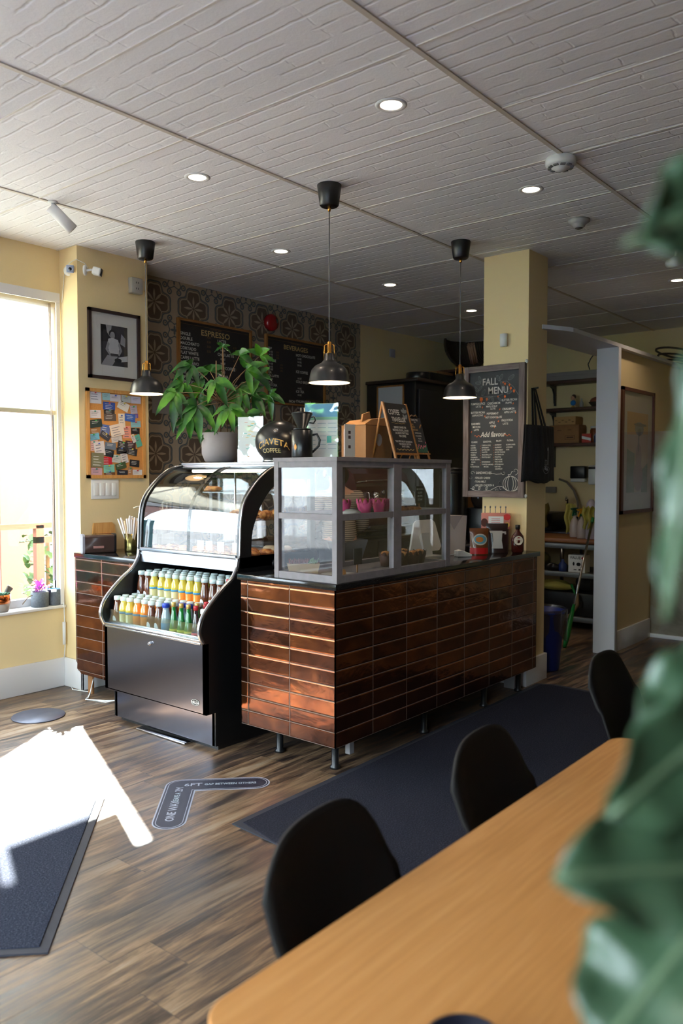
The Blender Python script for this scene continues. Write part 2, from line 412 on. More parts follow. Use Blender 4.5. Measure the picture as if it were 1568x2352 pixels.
def dup(root, loc, rz=None, label=None, group=None, scale=None):
    r = root.copy(); COL.objects.link(r); r.location = loc
    if rz is not None: r.rotation_euler = (0, 0, rz)
    if label: r['label'] = label
    if group: r['group'] = group
    if scale: r.scale = scale
    for ch in list(root.children):
        c = ch.copy(); COL.objects.link(c); c.parent = r
        for gch in list(ch.children):
            d = gch.copy(); COL.objects.link(d); d.parent = c
    return r
# flat lettering, merged in one mesh: items are (text, size, x, z, align)
def letters(items, name, m, parent, y=-.0015, wob=0, xs=1.0, fn=None, depth=0):
    mb = MB(); rnd = random.Random(len(items))
    for it in items:
        txt, size, x, z = it[:4]; al = it[4] if len(it) > 4 else 'LEFT'; sl = it[5] if len(it) > 5 else 0
        cu = bpy.data.curves.new('t', 'FONT'); cu.body = txt; cu.size = size; cu.align_x = al; cu.align_y = 'CENTER'
        cu.resolution_u = 2; cu.offset = size*.012; cu.shear = sl
        to = bpy.data.objects.new('t', cu); COL.objects.link(to)
        bpy.context.view_layer.update()
        me = to.to_mesh()
        a = R(rnd.uniform(-1, 1)*wob)
        vs = []
        for v in me.vertices:
            px_, pz_ = v.co.x*xs, v.co.y
            q = (x+px_*math.cos(a)-pz_*math.sin(a), z+px_*math.sin(a)+pz_*math.cos(a))
            vs.append(fn(q) if fn else (q[0], y, q[1]))
        mb.add(vs, [list(p.vertices) for p in me.polygons])
        to.to_mesh_clear(); bpy.data.objects.remove(to); bpy.data.curves.remove(cu)
    return mb.build(name, m, parent, fix=False)
def arc(cx, cz, r, a0, a1, n=16, rz=None):
    rz = rz or r
    return [(cx+r*math.cos(R(a0+(a1-a0)*i/n)), cz+rz*math.sin(R(a0+(a1-a0)*i/n))) for i in range(n+1)]
def stroke(mb, pts, w, y=-.0015, mi=0):
    for i in range(len(pts)-1):
        a = Vector(pts[i]); b_ = Vector(pts[i+1]); d = b_-a
        if d.length < 1e-6: continue
        d.normalize(); n = Vector((-d.y, d.x))*w/2; e = d*w*.3
        p = [a-e-n, b_+e-n, b_+e+n, a-e+n]
        mb.add([(q.x, y, q.y) for q in p], [(0, 1, 2, 3)], mi)
def disc(mb, cx, cz, rx, rz=None, y=-.0015, n=20, mi=0, rot=0):
    rz = rz or rx; c, s_ = math.cos(R(rot)), math.sin(R(rot))
    mb.add([(cx+rx*math.cos(2*PI*i/n)*c-rz*math.sin(2*PI*i/n)*s_, y, cz+rx*math.cos(2*PI*i/n)*s_+rz*math.sin(2*PI*i/n)*c) for i in range(n)], [tuple(range(n))], mi)

# ---------------------------------------------------------------- the room
ZC = 3.065
XW, YF = -1.3, 5.166           # storefront wall on the left of the camera, window wall ahead-left
PX, PY = 3.19, 4.95            # pilaster corner
WY = 5.25                      # patterned wall
BX = 9.0
struct('floor', MB().box((XW-.2, -3.6, -.1), (BX+.15, 5.45, 0)), 'plank_floor')
struct('ceiling', MB().box((XW-.2, -3.6, ZC), (BX+.15, 5.45, ZC+.1)), 'ceiling_panel')
# wall with the big window (front-left of the picture)
w = MB()
w.box((XW-.2, YF, 0), (3.24, YF+.18, .575)); w.box((XW-.2, YF, 2.75), (3.24, YF+.18, ZC))
w.box((XW-.2, YF, .575), (-1.0, YF+.18, 2.75)); w.box((3.24, YF, .575), (3.26, YF+.18, 2.75))
struct('wall_window', w, 'yellow_paint')
w = MB(); w.box((PX, PY, 0), (3.774, YF+.002, ZC)); w.box((3.26, YF, 0), (3.774, WY+.1, ZC))
struct('wall_pilaster', w, 'yellow_paint')
struct('wall_patterned', MB().box((3.774, WY, 0), (6.708, WY+.1, ZC)), 'patterned_tile')
struct('wall_far', MB().box((6.708, WY, 0), (BX+.1, WY+.1, ZC)), 'yellow_paint')
struct('wall_back', MB().box((BX, -3.6, 0), (BX+.1, WY, ZC)), 'yellow_paint')
w = MB().box((XW-.2, -3.7, 0), (BX+.1, -3.6, ZC))
struct('wall_right', w, 'brown_paint')
w = MB(); w.box((XW-.15, -3.6, 0), (XW, YF, .45)); w.box((XW-.15, -3.6, 2.62), (XW, YF, ZC))
for y0, y1 in ((-3.6, .0), (.9, 1.0), (3.95, 5.166)): w.box((XW-.15, y0, .45), (XW, y1, 2.62))
struct('wall_storefront', w, 'yellow_paint')
for k, (y0, y1) in enumerate(((.0, .9), (1.0, 3.95))):
    f = MB()
    f.box((XW-.1, y0, .45), (XW-.04, y0+.05, 2.62)); f.box((XW-.1, y1-.05, .45), (XW-.04, y1, 2.62))
    f.box((XW-.1, y0, .45), (XW-.04, y1, .5)); f.box((XW-.1, y0, 2.57), (XW-.04, y1, 2.62)); f.box((XW-.1, (y0+y1)/2-.03, .5), (XW-.04, (y0+y1)/2+.03, 2.57))
    fo = struct('window_%d' % (k+2), f, 'white_paint')
    MB().box((XW-.075, y0+.04, .49), (XW-.07, y1-.04, 2.58)).build('pane', 'window_glass', fo)
# window 1 frame, glass, sill
f = MB(); GY = YF+.12
f.box((-1.0, GY-.02, .575), (3.24, GY+.03, .635)); f.box((-1.0, GY-.02, 2.69), (3.24, GY+.03, 2.75))
f.box((3.192, GY-.018, .636), (3.2395, GY+.028, 2.689)); f.box((-1.0, GY-.018, .636), (-.94, GY+.028, 2.689)); f.box((1.15, GY-.018, .636), (1.21, GY+.028, 2.689))
f.box((-1.05, YF-.012, 2.70), (3.182, YF+.0, 2.765)); f.box((3.154, YF-.012, .585), (3.182, YF+.0, 2.699))
wf = struct('window_1', f, 'white_paint')
MB().box((-.95, GY, .63), (3.20, GY+.006, 2.70)).build('pane', 'window_glass', wf)
MB().box((3.185, GY-.012, .637), (3.1915, GY-.004, 2.688)).build('gasket', 'black_plastic', wf)
MB().box((-1.0, YF-.03, .56), (3.186, YF+.17, .582), r=.006).build('window_sill', 'white_paint', wf)
# roller blind pulled part way down
m, b_, g = pmat('blind_cloth', .8)
N_ = m.node_tree; tr = N_.nodes.new('ShaderNodeBsdfTranslucent'); tr.inputs['Color'].default_value = srgb(250, 248, 240)
mx = N_.nodes.new('ShaderNodeMixShader'); mx.inputs['Fac'].default_value = .7
b_.inputs['Base Color'].default_value = srgb(248, 246, 240)
N_.links.new(b_.outputs[0], mx.inputs[1]); N_.links.new(tr.outputs[0], mx.inputs[2]); N_.links.new(mx.outputs[0], N_.nodes['Material Output'].inputs['Surface'])
bl = thing('roller_blind', 'white roller blind half lowered over the front window', 'blind', (1.05, GY-.04, 2.70))
MB().box((-1.98, -.001, -.75), (2.14, .001, 0)).build('blind_cloth', 'blind_cloth', bl)
MB().box((-1.98, -.008, -.775), (2.14, .008, -.745), r=.004).build('bottom_bar', mat('cream_bar', (206, 202, 180), .6), bl)
MB().cyl((-2.0, 0, .0), (2.145, 0, .0), .02).build('roller_tube', 'white_plastic', bl)
ch_ = MB(); ch_.tube([(2.09, -.022, 0), (2.093, -.022, -1.0), (2.095, -.022, -1.95)], .0035, 6); ch_.tube([(2.10, -.022, 0), (2.102, -.022, -1.0), (2.103, -.022, -1.95)], .0035, 6)
ch_.build('bead_chain', mat('bead_chain', (196, 180, 170), .4), bl)
# skirting
struct('baseboard_window', MB().box((XW, YF-.018, 0), (PX-.018, YF, .205), r=.004), 'white_paint')
struct('baseboard_pilaster', MB().box((PX-.018, PY-.018, 0), (PX, YF, .205), r=.004).box((PX-.018, PY-.018, 0), (3.5, PY, .205), r=.004), 'white_paint')
# column
struct('wall_column', MB().box((5.235, 2.61, 0), (5.53, 2.962, ZC)), 'yellow_paint')
struct('baseboard_column', MB().box((5.215, 2.59, 0), (5.55, 2.982, .19), r=.004), 'white_paint')
# half-height partition with its white end post and wide cap
struct('wall_partition', MB().box((6.62, 2.54, 0), (BX, 2.66, 2.545)), 'yellow_paint')
struct('trim_1', MB().box((6.60, 2.485, 0), (6.66, 2.67, 2.545), r=.003), 'post_paint')
cap = MB().prism([(5.44, 2.60), (5.60, 2.52), (5.70, 2.485), (BX, 2.485), (BX, 2.80), (5.54, 2.86)], 2.545, 2.575, 'z')
struct('trim_2', cap, 'post_paint')
struct('baseboard_partition', MB().box((6.66, 2.52, 0), (7.58, 2.54, .175), r=.003), 'white_paint')
# ceiling grid strips
s1 = MB()
for k in range(-3, 4):
    y = 1.725+1.28*k
    if y < 5.2: s1.box((XW, y-.011, ZC-.006), (BX, y+.011, ZC+.001))
struct('trim_3', s1, mat('grid_strip', (200, 190, 176), .5))
s2 = MB()
for k in range(-6, 11):
    x = 2.52+.652*k
    if x > XW: s2.box((x-.005, -3.6, ZC-.004), (x+.005, 5.25, ZC+.001))
struct('trim_4', s2, mat('grid_strip_light', (214, 208, 200), .5))

# ---------------------------------------------------------------- counters
def counter_leg(mb, x, y, h=.17): mb.lathe([(.028, 0), (.028, .012), (.019, .02), (.019, h)], (x, y, 0), 16)
t = thing('service_counter', 'long counter clad in coppery brown glazed tiles under a black stone top', 'counter', (3.013, 2.51, 0))
MB().box((.006, .006, .157), (2.2, .66, .9375)).build('counter_body', mat('counter_core', (60, 44, 36), .6), t)
MB().box((0, 0, .157), (2.18, .006, .9375)).build('tile_front', 'copper_tile_front', t)
MB().box((0, .0, .157), (.006, .66, .9375)).build('tile_end', 'copper_tile_side', t)
for x, y in ((.13, .11), (.13, .5), (.9, .08), (1.6, .08), (2.08, .08), (1.0, .55), (1.9, .55)):
    m_ = MB(); counter_leg(m_, x, y); m_.build('leg', 'black_plastic', t)
MB().box((.20, .07, .06), (.235, .10, .157)).build('support_block', mat('old_block', (150, 146, 150), .7), t)
MB().box((.16, .33, .09), (.19, .36, .157)).build('support_block', 'old_block', t)
MB().box((2.10, .12, .001), (2.15, .2, .157)).build('support_block', 'old_block', t)
tag(place(MB().box((-.01, -.012, 0), (2.215, .68, .0305), r=.003).build('stone_countertop', 'granite'), (3.013, 2.51, .9375)), 'polished black stone worktop on the long tiled counter', 'countertop')

t = thing('corner_counter', 'short copper tiled counter end in the corner beside the drinks case', 'counter', (3.135, 4.22, 0))
MB().box((.006, 0, .15), (.60, .71, .9375)).build('counter_body', 'counter_core', t)
MB().prism([(0, .135), (.66, .135), (.715, .165), (.71, .2), (.722, .215), (.722, .9375), (0, .9375)], 0, .006, 'x').build('tile_end', 'copper_tile_left', t)
MB().box((.03, .58, 0), (.045, .63, .14)).build('panel', mat('raw_ply', (150, 104, 64), .8), t)
for x, y in ((.12, .35), (.12, .1)):
    m_ = MB(); counter_leg(m_, x, y); m_.build('leg', 'black_plastic', t)
tag(place(MB().box((-.012, 0, 0), (.62, .725, .0305), r=.003).build('stone_countertop', 'granite'), (3.135, 4.21, .9375)), 'black stone top of the short corner counter under the cork board', 'countertop')
t = thing('back_counter', 'dark back counter below the patterned wall', 'counter', (3.9, 4.55, 0))
MB().box((0, .02, .1), (2.75, .69, .9)).build('counter_body', mat('dark_laminate', (38, 34, 34), .5), t)
MB().box((-.12, 0, .9), (2.78, .695, .93), r=.003).build('worktop', 'granite', t)
for k in range(5): MB().box((.02+k*.55, .005, .14), (.53+k*.55, .02, .88), r=.003).build('door', mat('cab_front', (52, 46, 44), .5), t)
# ---------------------------------------------------------------- refrigerated display case
FX, FY, FW = 2.85, 3.27, .916
t = thing('refrigerated_display_case', 'black and steel curved-glass refrigerated case holding pastries above and drinks below', 'display case', (FX, FY, 0))
def crv(pts, n=4):
    """Catmull-Rom through 2-D points"""
    out = []; P = [Vector(p) for p in pts]
    for i in range(len(P)-1):
        a = P[max(i-1, 0)]; b_ = P[i]; c = P[i+1]; d = P[min(i+2, len(P)-1)]
        for k in range(n):
            u = k/n; q = .5*((2*b_)+(c-a)*u+(2*a-5*b_+4*c-d)*u*u+(3*b_-a-3*c+d)*u**3); out.append((q.x, q.y))
    return out+[tuple(P[-1])]
low = crv([(0, .60), (-.03, .66), (-.02, .719), (.025, .783), (.118, .866), (.205, .928), (.242, .985), (.252, 1.04)])
up_o = crv([(.252, 1.04), (.256, 1.12), (.262, 1.235), (.284, 1.333), (.335, 1.41), (.421, 1.49), (.52, 1.545), (.62, 1.562)])
up_i = crv([(.339, 1.02), (.345, 1.16), (.385, 1.269), (.438, 1.354), (.52, 1.432), (.62, 1.475)])
for y0, y1 in ((0, .028), (FW-.028, FW)):
    e = MB()
    e.prism([(.065, .03), (.065, .215), (0, .215)] + low + [(.88, 1.04), (.88, .03)], y0, y1)
    e.build('end_panel', 'satin_black', t)
    e = MB(); k = len(up_o)
    # black band round the side glass
    ring_o = up_o + [(.88, 1.562), (.88, 1.04)]
    ui = crv([(.339, 1.02), (.345, 1.16), (.385, 1.269), (.438, 1.354), (.52, 1.432), (.62, 1.475)], 6)
    n_ = len(ui); oo = [up_o[min(len(up_o)-1, int(i*(len(up_o)-1)/(n_-1)))] for i in range(n_)]
    for i in range(n_-1): e.prism([oo[i], oo[i+1], ui[i+1], ui[i]], y0, y1)
    e.prism([(.62, 1.475), (.62, 1.562), (.88, 1.562), (.88, 1.475)], y0, y1)
    e.prism([(.84, 1.02), (.84, 1.475), (.88, 1.475), (.88, 1.02)], y0, y1)
    e.prism([(.252, 1.04), (.339, 1.04), (.84, 1.04), (.84, .98), (.252, .98)], y0, y1)
    e.build('end_frame', 'satin_black', t)
    e = MB(); ym = (y0+y1)/2
    e.prism(ui + [(.84, 1.475), (.84, 1.02)], ym-.002, ym+.002); e.build('side_glass', 'clear_glass', t)
    e = MB(); e.tube([(x-.004, ym, z) for x, z in low], .0125, 10); e.build('edge_trim', 'steel', t)
    e = MB(); e.tube([(x-.002, ym-.013 if y0 == 0 else ym+.013, z) for x, z in up_o], .006, 8); e.build('edge_trim', 'steel', t)
e = MB(); e.cyl((.52, -.012, .99), (.52, 0, .99), .02); e.build('knob', 'black_plastic', t)
b0, b1 = .028, FW-.028
MB().box((0, b0-.028, .215), (.02, b1+.028, .60)).build('front_panel', 'dark_steel', t)
MB().box((.065, b0-.02, .03), (.08, b1+.02, .225)).box((0, b0, .21), (.08, b1, .22)).build('kick_panel', 'dark_steel', t)
MB().box((.1, .02, .0), (.86, FW-.02, .03)).build('base_tray', 'black_metal', t)
MB().box((.03, .22, .001), (.09, .66, .012), r=.004).build('floor_runner', 'steel', t)
MB().box((.86, 0, .03), (.885, FW, 1.04)).build('back_panel', 'black_metal', t)
MB().box((.02, b0, .50), (.86, b1, .52)).build('well_floor', 'dark_steel', t)
e = MB()
e.box((-.016, b0, .592), (.035, b1, .606), r=.003); e.box((-.02, b0, .606), (.0, b1, .622), r=.004); e.box((.012, b0, .606), (.04, b1, .63), r=.003)
e.build('front_rail', 'steel', t)
MB().box((-.004, b0, .606), (.002, b1, .70)).build('guard_glass', 'case_glass', t)
e = MB(); e.box((.252, b0, .962), (.262, b1, 1.03)); e.box((.243, b0, 1.03), (.27, b1, 1.052), r=.004); e.box((.247, b0, 1.012), (.262, b1, 1.018))
e.build('middle_rail', 'brushed_steel', t)
MB().box((.262, b0, .97), (.86, b1, 1.03)).build('upper_deck', mat('deck_brown', (120, 86, 60), .5), t)
e = MB(); go = [(x+.008, z-.004) for x, z in up_o]
e.grid(lambda u, v: (lambda q: (q[0], b0+(b1-b0)*u, q[1]))(go[min(len(go)-1, int(round(v*(len(go)-1))))]), 1, len(go)-1)
e.build('curved_glass', 'case_glass', t)
e = MB(); gy = b0+(b1-b0)*.49
for i in range(len(go)-1): e.prism([go[i], go[i+1], (go[i+1][0]+.02, go[i+1][1]-.008), (go[i][0]+.02, go[i][1]-.008)], gy-.014, gy+.014)
e.build('divider', 'satin_black', t)
e = MB(); e.box((.60, 0, 1.562), (.885, FW, 1.578), r=.003); e.box((.59, b0, 1.535), (.64, b1, 1.565), r=.003); e.build('top_panel', 'brushed_steel', t)
MB().box((.62, b0+.05, 1.515), (.66, b1-.05, 1.535), r=.006).build('light_tube', mat('case_lamp', (255, 250, 240), .5, emit=(255, 246, 230), es=2.5), t)
for zz, x0_ in ((1.235, .40), (1.39, .50)): MB().box((x0_, b0+.005, zz), (.85, b1-.005, zz+.006)).build('glass_shelf', 'clear_glass', t)
e = MB()
for yy in (.2, .62): e.box((.80, yy, 1.03), (.81, yy+.01, 1.53))
e.build('shelf_post', 'steel', t)
MB().box((.855, b0, 1.04), (.862, b0+.45, 1.52)).build('rear_door', 'clear_glass', t)
MB().box((.865, b0+.42, 1.04), (.872, b1, 1.52)).build('rear_door', 'clear_glass', t)
for k, (x0_, z) in enumerate(((.02, .565), (.195, .70))):
    e = MB(); e.box((x0_, b0+.002, z-.012), (x0_+(.2 if k == 0 else .36), b1-.002, z), r=.002); e.build('bottle_shelf', 'steel', t)
e = MB(); e.cyl((-.012, .47, .542), (0, .47, .542), .011); e.box((-.016, .462, .537), (-.012, .478, .547)); e.build('lock', 'chrome', t)
def ovl(r0, r1, xx): return [(xx, .088+r0*math.cos(2*PI*i/32), .272+r1*math.sin(2*PI*i/32)) for i in range(32)]
e = MB(); e.add(ovl(.036, .018, -.0012), [tuple(range(32))]); lo = e.build('badge', 'black_plastic', t)
e = MB()
for i in range(32):
    j = (i+1) % 32; A = ovl(.0335, .0162, -.002); B_ = ovl(.0315, .0148, -.002)
    e.add([A[i], A[j], B_[j], B_[i]], [(0, 1, 2, 3)])
e.build('badge_ring', 'white_plastic', lo)
letters([('NELLA', .021, 0, 0, 'CENTER')], 'lettering', 'white_plastic', lo, fn=lambda q: (-.0022, .088-q[0], .271+q[1]))

# ---------------------------------------------------------------- bottles
mat('cap_white', (206, 222, 220), .45); mat('cap_blue', (24, 60, 170), .4); mat('cap_gold', (190, 160, 90), .35, .4); mat('cap_red', (170, 30, 40), .4)
mat('liq_yellow', (204, 182, 70), .12, coat=.6); mat('liq_pale', (186, 178, 130), .18, coat=.6); mat('liq_brown', (92, 46, 24), .1, coat=.8)
mat('liq_orange', (224, 130, 44), .14, coat=.6); mat('liq_pink', (214, 70, 90), .16, coat=.6); mat('liq_green', (16, 110, 40), .08, coat=.8)
mat('liq_cola', (40, 22, 26), .06, coat=1); mat('liq_clear', (150, 168, 180), .08, coat=.8); mat('liq_peach', (206, 150, 120), .12, coat=.7)
mat('lab_blue', (60, 130, 170), .6); mat('lab_white', (206, 208, 214), .6); mat('lab_red', (196, 34, 44), .5); mat('lab_lime', (176, 180, 60), .5); mat('lab_magenta', (224, 40, 110), .5); mat('lab_yellow', (214, 190, 60), .5)
def bottle(kind):
    D = {'Y': ('clear juice bottle of pale yellow juice with a white cap and a blue neck band', 'liq_yellow', 'liq_pale', 'cap_white', 'lab_blue'),
         'B': ('brown iced tea bottle with a white cap and a round pale label', 'liq_brown', 'liq_brown', 'cap_white', 'lab_white'),
         'O': ('two-tone juice bottle, orange above and pink below, with a white cap', 'liq_orange', 'liq_pink', 'cap_white', 'lab_blue'),
         'A': ('amber yellow juice bottle with a white cap', 'liq_yellow', 'liq_orange', 'cap_white', 'lab_blue'),
         'W': ('clear water bottle with a bright blue cap and a magenta and blue label', 'liq_clear', 'liq_clear', 'cap_blue', 'lab_magenta'),
         'G': ('slim green glass bottle of sparkling water with a gold cap', 'liq_green', 'liq_green', 'cap_gold', 'lab_lime'),
         'C': ('slim dark cola bottle with a red cap and a red label', 'liq_cola', 'liq_cola', 'cap_red', 'lab_red'),
         'P': ('clear bottle of peach coloured drink with a white cap', 'liq_peach', 'liq_peach', 'cap_white', 'lab_white')}[kind]
    lab, top_, bot_, cap_, lb = D
    o = thing('drink_bottle', lab, 'bottle', (0, 0, 0)); o.scale = (1, 1, 1.13)
    slim = kind in 'GC'; R_ = .026 if slim else .0295; H_ = .175
    if slim: prof = [(R_*.9, 0), (R_, .006), (R_, .075), (R_*.8, .105), (.013, .145), (.0115, .178)]
    elif kind in 'BWP': prof = [(R_*.9, 0), (R_, .006), (R_, .09), (R_*.93, .115), (.019, .148), (.017, .168)]
    else: prof = [(R_*.92, 0), (R_, .006), (R_, .118), (R_*.9, .138), (.019, .155), (.0175, .168)]
    if kind in 'OYA':
        zs_ = .055 if kind == 'O' else .096; lo_ = [p for p in prof if p[1] < .05]+[(R_, zs_)]; hi_ = [(R_, zs_)]+[p for p in prof if p[1] > .1]
        mb = MB().lathe(lo_, n=14, mi=1).lathe(hi_, n=14, mi=0)
    else: mb = MB().lathe(prof, n=14)
    mb.build('body', [top_, bot_], o, fix=True)
    ct = prof[-1][1]
    MB().lathe([(.0135 if slim else .0215, ct-.004), (.0135 if slim else .0215, ct+.014), (.011 if slim else .019, ct+.017)], n=14).build('cap', cap_, o)
    L = MB()
    if kind in 'YOA': L.lathe([(R_+.0006, .098), (R_+.0006, .108)], n=14)
    elif kind in 'BP':
        for i in range(10): pass
        vs = [(-math.cos(R(a*.9))*(R_+.0008), math.sin(R(a*.9))*(R_+.0008), .052+z) for a, z in [(38*math.cos(2*PI*i/20), .03*math.sin(2*PI*i/20)) for i in range(20)]]
        L.add(vs+[(-(R_+.002), 0, .052)], [(i, (i+1) % 20, 20) for i in range(20)], 0, True)
    elif kind == 'W': L.lathe([(R_+.0006, .02), (R_+.0006, .052)], n=14).lathe([(R_+.0006, .054), (R_+.0006, .088)], n=14, mi=1)
    else: L.lathe([(R_+.0006, .038), (R_+.0006, .066)], n=14)
    L.build('label', [lb, 'lab_blue'] if kind == 'W' else [lb], o, fix=False)
    if kind == 'B': MB().box((-R_-.003, -.014, .046), (-R_-.001, .014, .054)).build('label_band', 'lab_yellow', o)
    return o
protos = {}
tiers = [(.565, [(.050, 'PCGGGWBBOOYYB'), (.112, 'CCGWWBBOOYYYB'), (.174, 'CPCBBOOYYYYYB')]),
         (.70, [(.225, 'CBBBAAAYYYYBB'), (.287, 'BBBBAAAYYYYBB'), (.349, 'BBBAAAYYYYYBB'), (.411, 'BBBAAYYYYYBBB')])]
for ti, (z, rows) in enumerate(tiers):
    for ri, (x, s_) in enumerate(rows):
        for i, k in enumerate(s_):
            y = .066+i*.0652 + random.uniform(-.003, .003)
            loc = (FX+x+random.uniform(-.004, .004), FY+y, z+.001)
            if k not in protos:
                protos[k] = bottle(k); o = protos[k]; base = o['label']; o['base'] = base
            else: o = dup(protos[k], loc)
            o.location = loc
            names = {'Y': 'yellow juice bottle with a white cap and blue neck band', 'B': 'brown iced tea bottle with a round pale label', 'O': 'orange and pink juice bottle with a white cap', 'A': 'amber yellow juice bottle with a white cap', 'W': 'water bottle with a bright blue cap and magenta label', 'G': 'slim green glass bottle with a gold cap', 'C': 'slim dark cola bottle with a red cap', 'P': 'peach coloured drink bottle with a white cap'}
            o['label'] = names[k]+(', low front tier' if ti == 0 else ', raised rear tier'); o['group'] = names[k].split(' with')[0]+'s '+('in the low front tier' if ti == 0 else 'in the raised rear tier')
for o in list(bpy.data.objects):
    if 'base' in o: del o['base']
# ---------------------------------------------------------------- pastries
m, b, g = pmat('pastry_crust', .55)
tc = g.new('ShaderNodeTexCoord'); n = g.noise(tc.outputs['Object'], 38, 4)
g.L.new(g.ramp(n, [(.35, (128, 66, 26)), (.5, (186, 112, 52)), (.65, (222, 164, 92))]), b.inputs['Base Color']); g.L.new(g.bump(n, .6, .006), b.inputs['Normal'])
mat('berry', (120, 20, 30), .3, coat=.4); mat('muffin_liner', (206, 60, 120), .6); mat('brown_liner', (70, 40, 26), .7)
def croissant(seed=0, flat=1.0):
    o = thing('croissant', '', 'pastry')
    mb = MB(); rnd = random.Random(seed)
    def fn(u, v):
        a = (u-.5)*2.1; rr = .03*math.sin(PI*min(max(u, .02), .98))**.6*(1+.16*abs(math.sin(u*PI*6.5))); th = 2*PI*v
        cx, cy = .062*math.sin(a), .05*(1-math.cos(a))
        return (cx+rr*math.cos(th)*math.sin(a)*-.6, cy+rr*math.cos(th), .024*flat+rr*math.sin(th)*.85*flat)
    mb.grid(fn, 40, 12); mb.build('dough', 'pastry_crust', o); return o
def setl(o, label, cat='pastry', group=None):
    o['label'] = label; o['category'] = cat
    if group: o['group'] = group
    return o
cro = croissant(1)
k = 0
for (x, y, z, rz) in ((.56, .10, 1.241, .3), (.60, .22, 1.241, 1.2), (.55, .33, 1.241, .1), (.70, .14, 1.241, 2.1), (.68, .34, 1.241, .8)):
    o = cro if k == 0 else dup(cro, (0, 0, 0)); o.location = (FX+x, FY+y, z); o.rotation_euler = (0, 0, rz); k += 1
    setl(o, 'golden croissant on the glass shelf at the right of the curved case', group='croissants on the glass shelf')
def bun(name, r, h, m_='pastry_crust', top=None, sx=1):
    o = thing(name, '', 'pastry')
    MB().lathe([(r*.8, 0), (r, h*.3), (r*.93, h*.65), (r*.6, h*.95), (.001, h)], n=20, sx=sx).build('dough', m_, o)
    if top: MB().ell((0, 0, h*.95), (r*.5*sx, r*.5, .008)).build('filling', top, o)
    return o
d = bun('danish', .045, .022, top='berry')
ks = 0
for (x, y) in ((.76, .30), (.62, .43), (.5, .45)):
    o = d if ks == 0 else dup(d, (0, 0, 0)); o.location = (FX+x, FY+y, 1.241); ks += 1
    setl(o, 'round danish with dark red filling on the case glass shelf', group='danishes on the glass shelf')
lf = bun('flat_loaf', .055, .034, sx=1.0); lf.scale = (1, 1.8, 1); lf.location = (FX+.62, FY+.66, 1.397); setl(lf, 'long pale loaf alone on the top glass shelf of the case')
pz = bun('filled_pastry', .040, .035, sx=1.0); pz.scale = (1, 1.35, 1)
ks = 0
for x in (.33, .43, .54):
    for i in range(7):
        if x > .5 and i > 4: continue
        o = pz if ks == 0 else dup(pz, (0, 0, 0)); ks += 1
        o.location = (FX+x+random.uniform(-.01, .01), FY+.09+i*.118, 1.031); o.rotation_euler = (0, 0, random.uniform(-.4, .4))
        setl(o, 'folded golden hand pastry on the lower deck behind the curved glass', group='pastries on the case deck')
wb = bun('round_bun', .045, .04, mat('pale_bun', (196, 176, 150), .7)); 
for ks, (x, y) in enumerate(((.64, .09), (.74, .12), (.69, .2))):
    o = wb if ks == 0 else dup(wb, (0, 0, 0)); o.location = (FX+x, FY+y, 1.031); setl(o, 'floury pale bun at the right end of the case deck', group='floury buns on the case deck')
pcd = thing('price_card', 'small white price card clipped above the pastries in the curved case', 'card', (0, 0, 0), group='price cards in the curved case')
MB().box((-.001, -.028, .03), (.001, .028, .085)).build('card', 'paper', pcd)
MB().tube([(0, 0, 0), (0, 0, .03), (0, .008, .04), (0, 0, .05), (0, -.008, .04), (0, 0, .03)], .0012, 6).build('clip', 'chrome', pcd)
for ks, y in enumerate((.075, .2, .3, .375)):
    o = pcd if ks == 0 else dup(pcd, (0, 0, 0)); o.location = (FX+.30, FY+y+.01, 1.066 if False else 1.031)
# ---------------------------------------------------------------- grey wood and glass pastry cabinet on the counter
CT = .968
t = thing('pastry_cabinet', 'grey wooden cabinet with clear panes standing on the corner of the long counter', 'display cabinet', (3.03, 2.515, CT))
w_, d_, h_ = 1.04, .422, .62
e = MB()
for x in (0, w_-.045):
    for y in (0, d_-.03): e.box((x, y, 0), (x+.045, y+.03, h_-.02))
e.box((.475, 0, .035), (.545, .03, h_-.03)); e.box((.475, d_-.03, .035), (.545, d_, h_-.03))
for z0, z1 in ((0, .036), (.308, .338), (h_-.05, h_-.02)):
    for y in (0.002, d_-.03): e.box((.045, y, z0), (w_-.045, y+.026, z1))
    for x in (.002, w_-.03): e.box((x, .03, z0), (x+.028, d_-.03, z1))
e.build('frame', 'grey_wood', t)
MB().box((-.004, -.004, h_-.02), (w_+.004, d_+.004, h_)).build('top_board', 'grey_wood', t)
MB().box((.03, .03, .002), (w_-.03, d_-.03, .012)).build('base_board', 'grey_wood', t)
for nm, a, b_ in (('pane', (.04, .012, .03), (.48, .015, h_-.03)), ('pane', (.54, .012, .03), (w_-.04, .015, h_-.03)), ('pane', (.012, .03, .03), (.015, d_-.03, h_-.03)),
                  ('pane', (w_-.015, .03, .03), (w_-.012, d_-.03, h_-.03)), ('glass_shelf', (.02, .02, .316), (w_-.02, d_-.03, .321))):
    MB().box(a, b_).build(nm, 'cabinet_glass' if nm == 'pane' else 'clear_glass', t)
BX0, BY0 = 3.03, 2.515
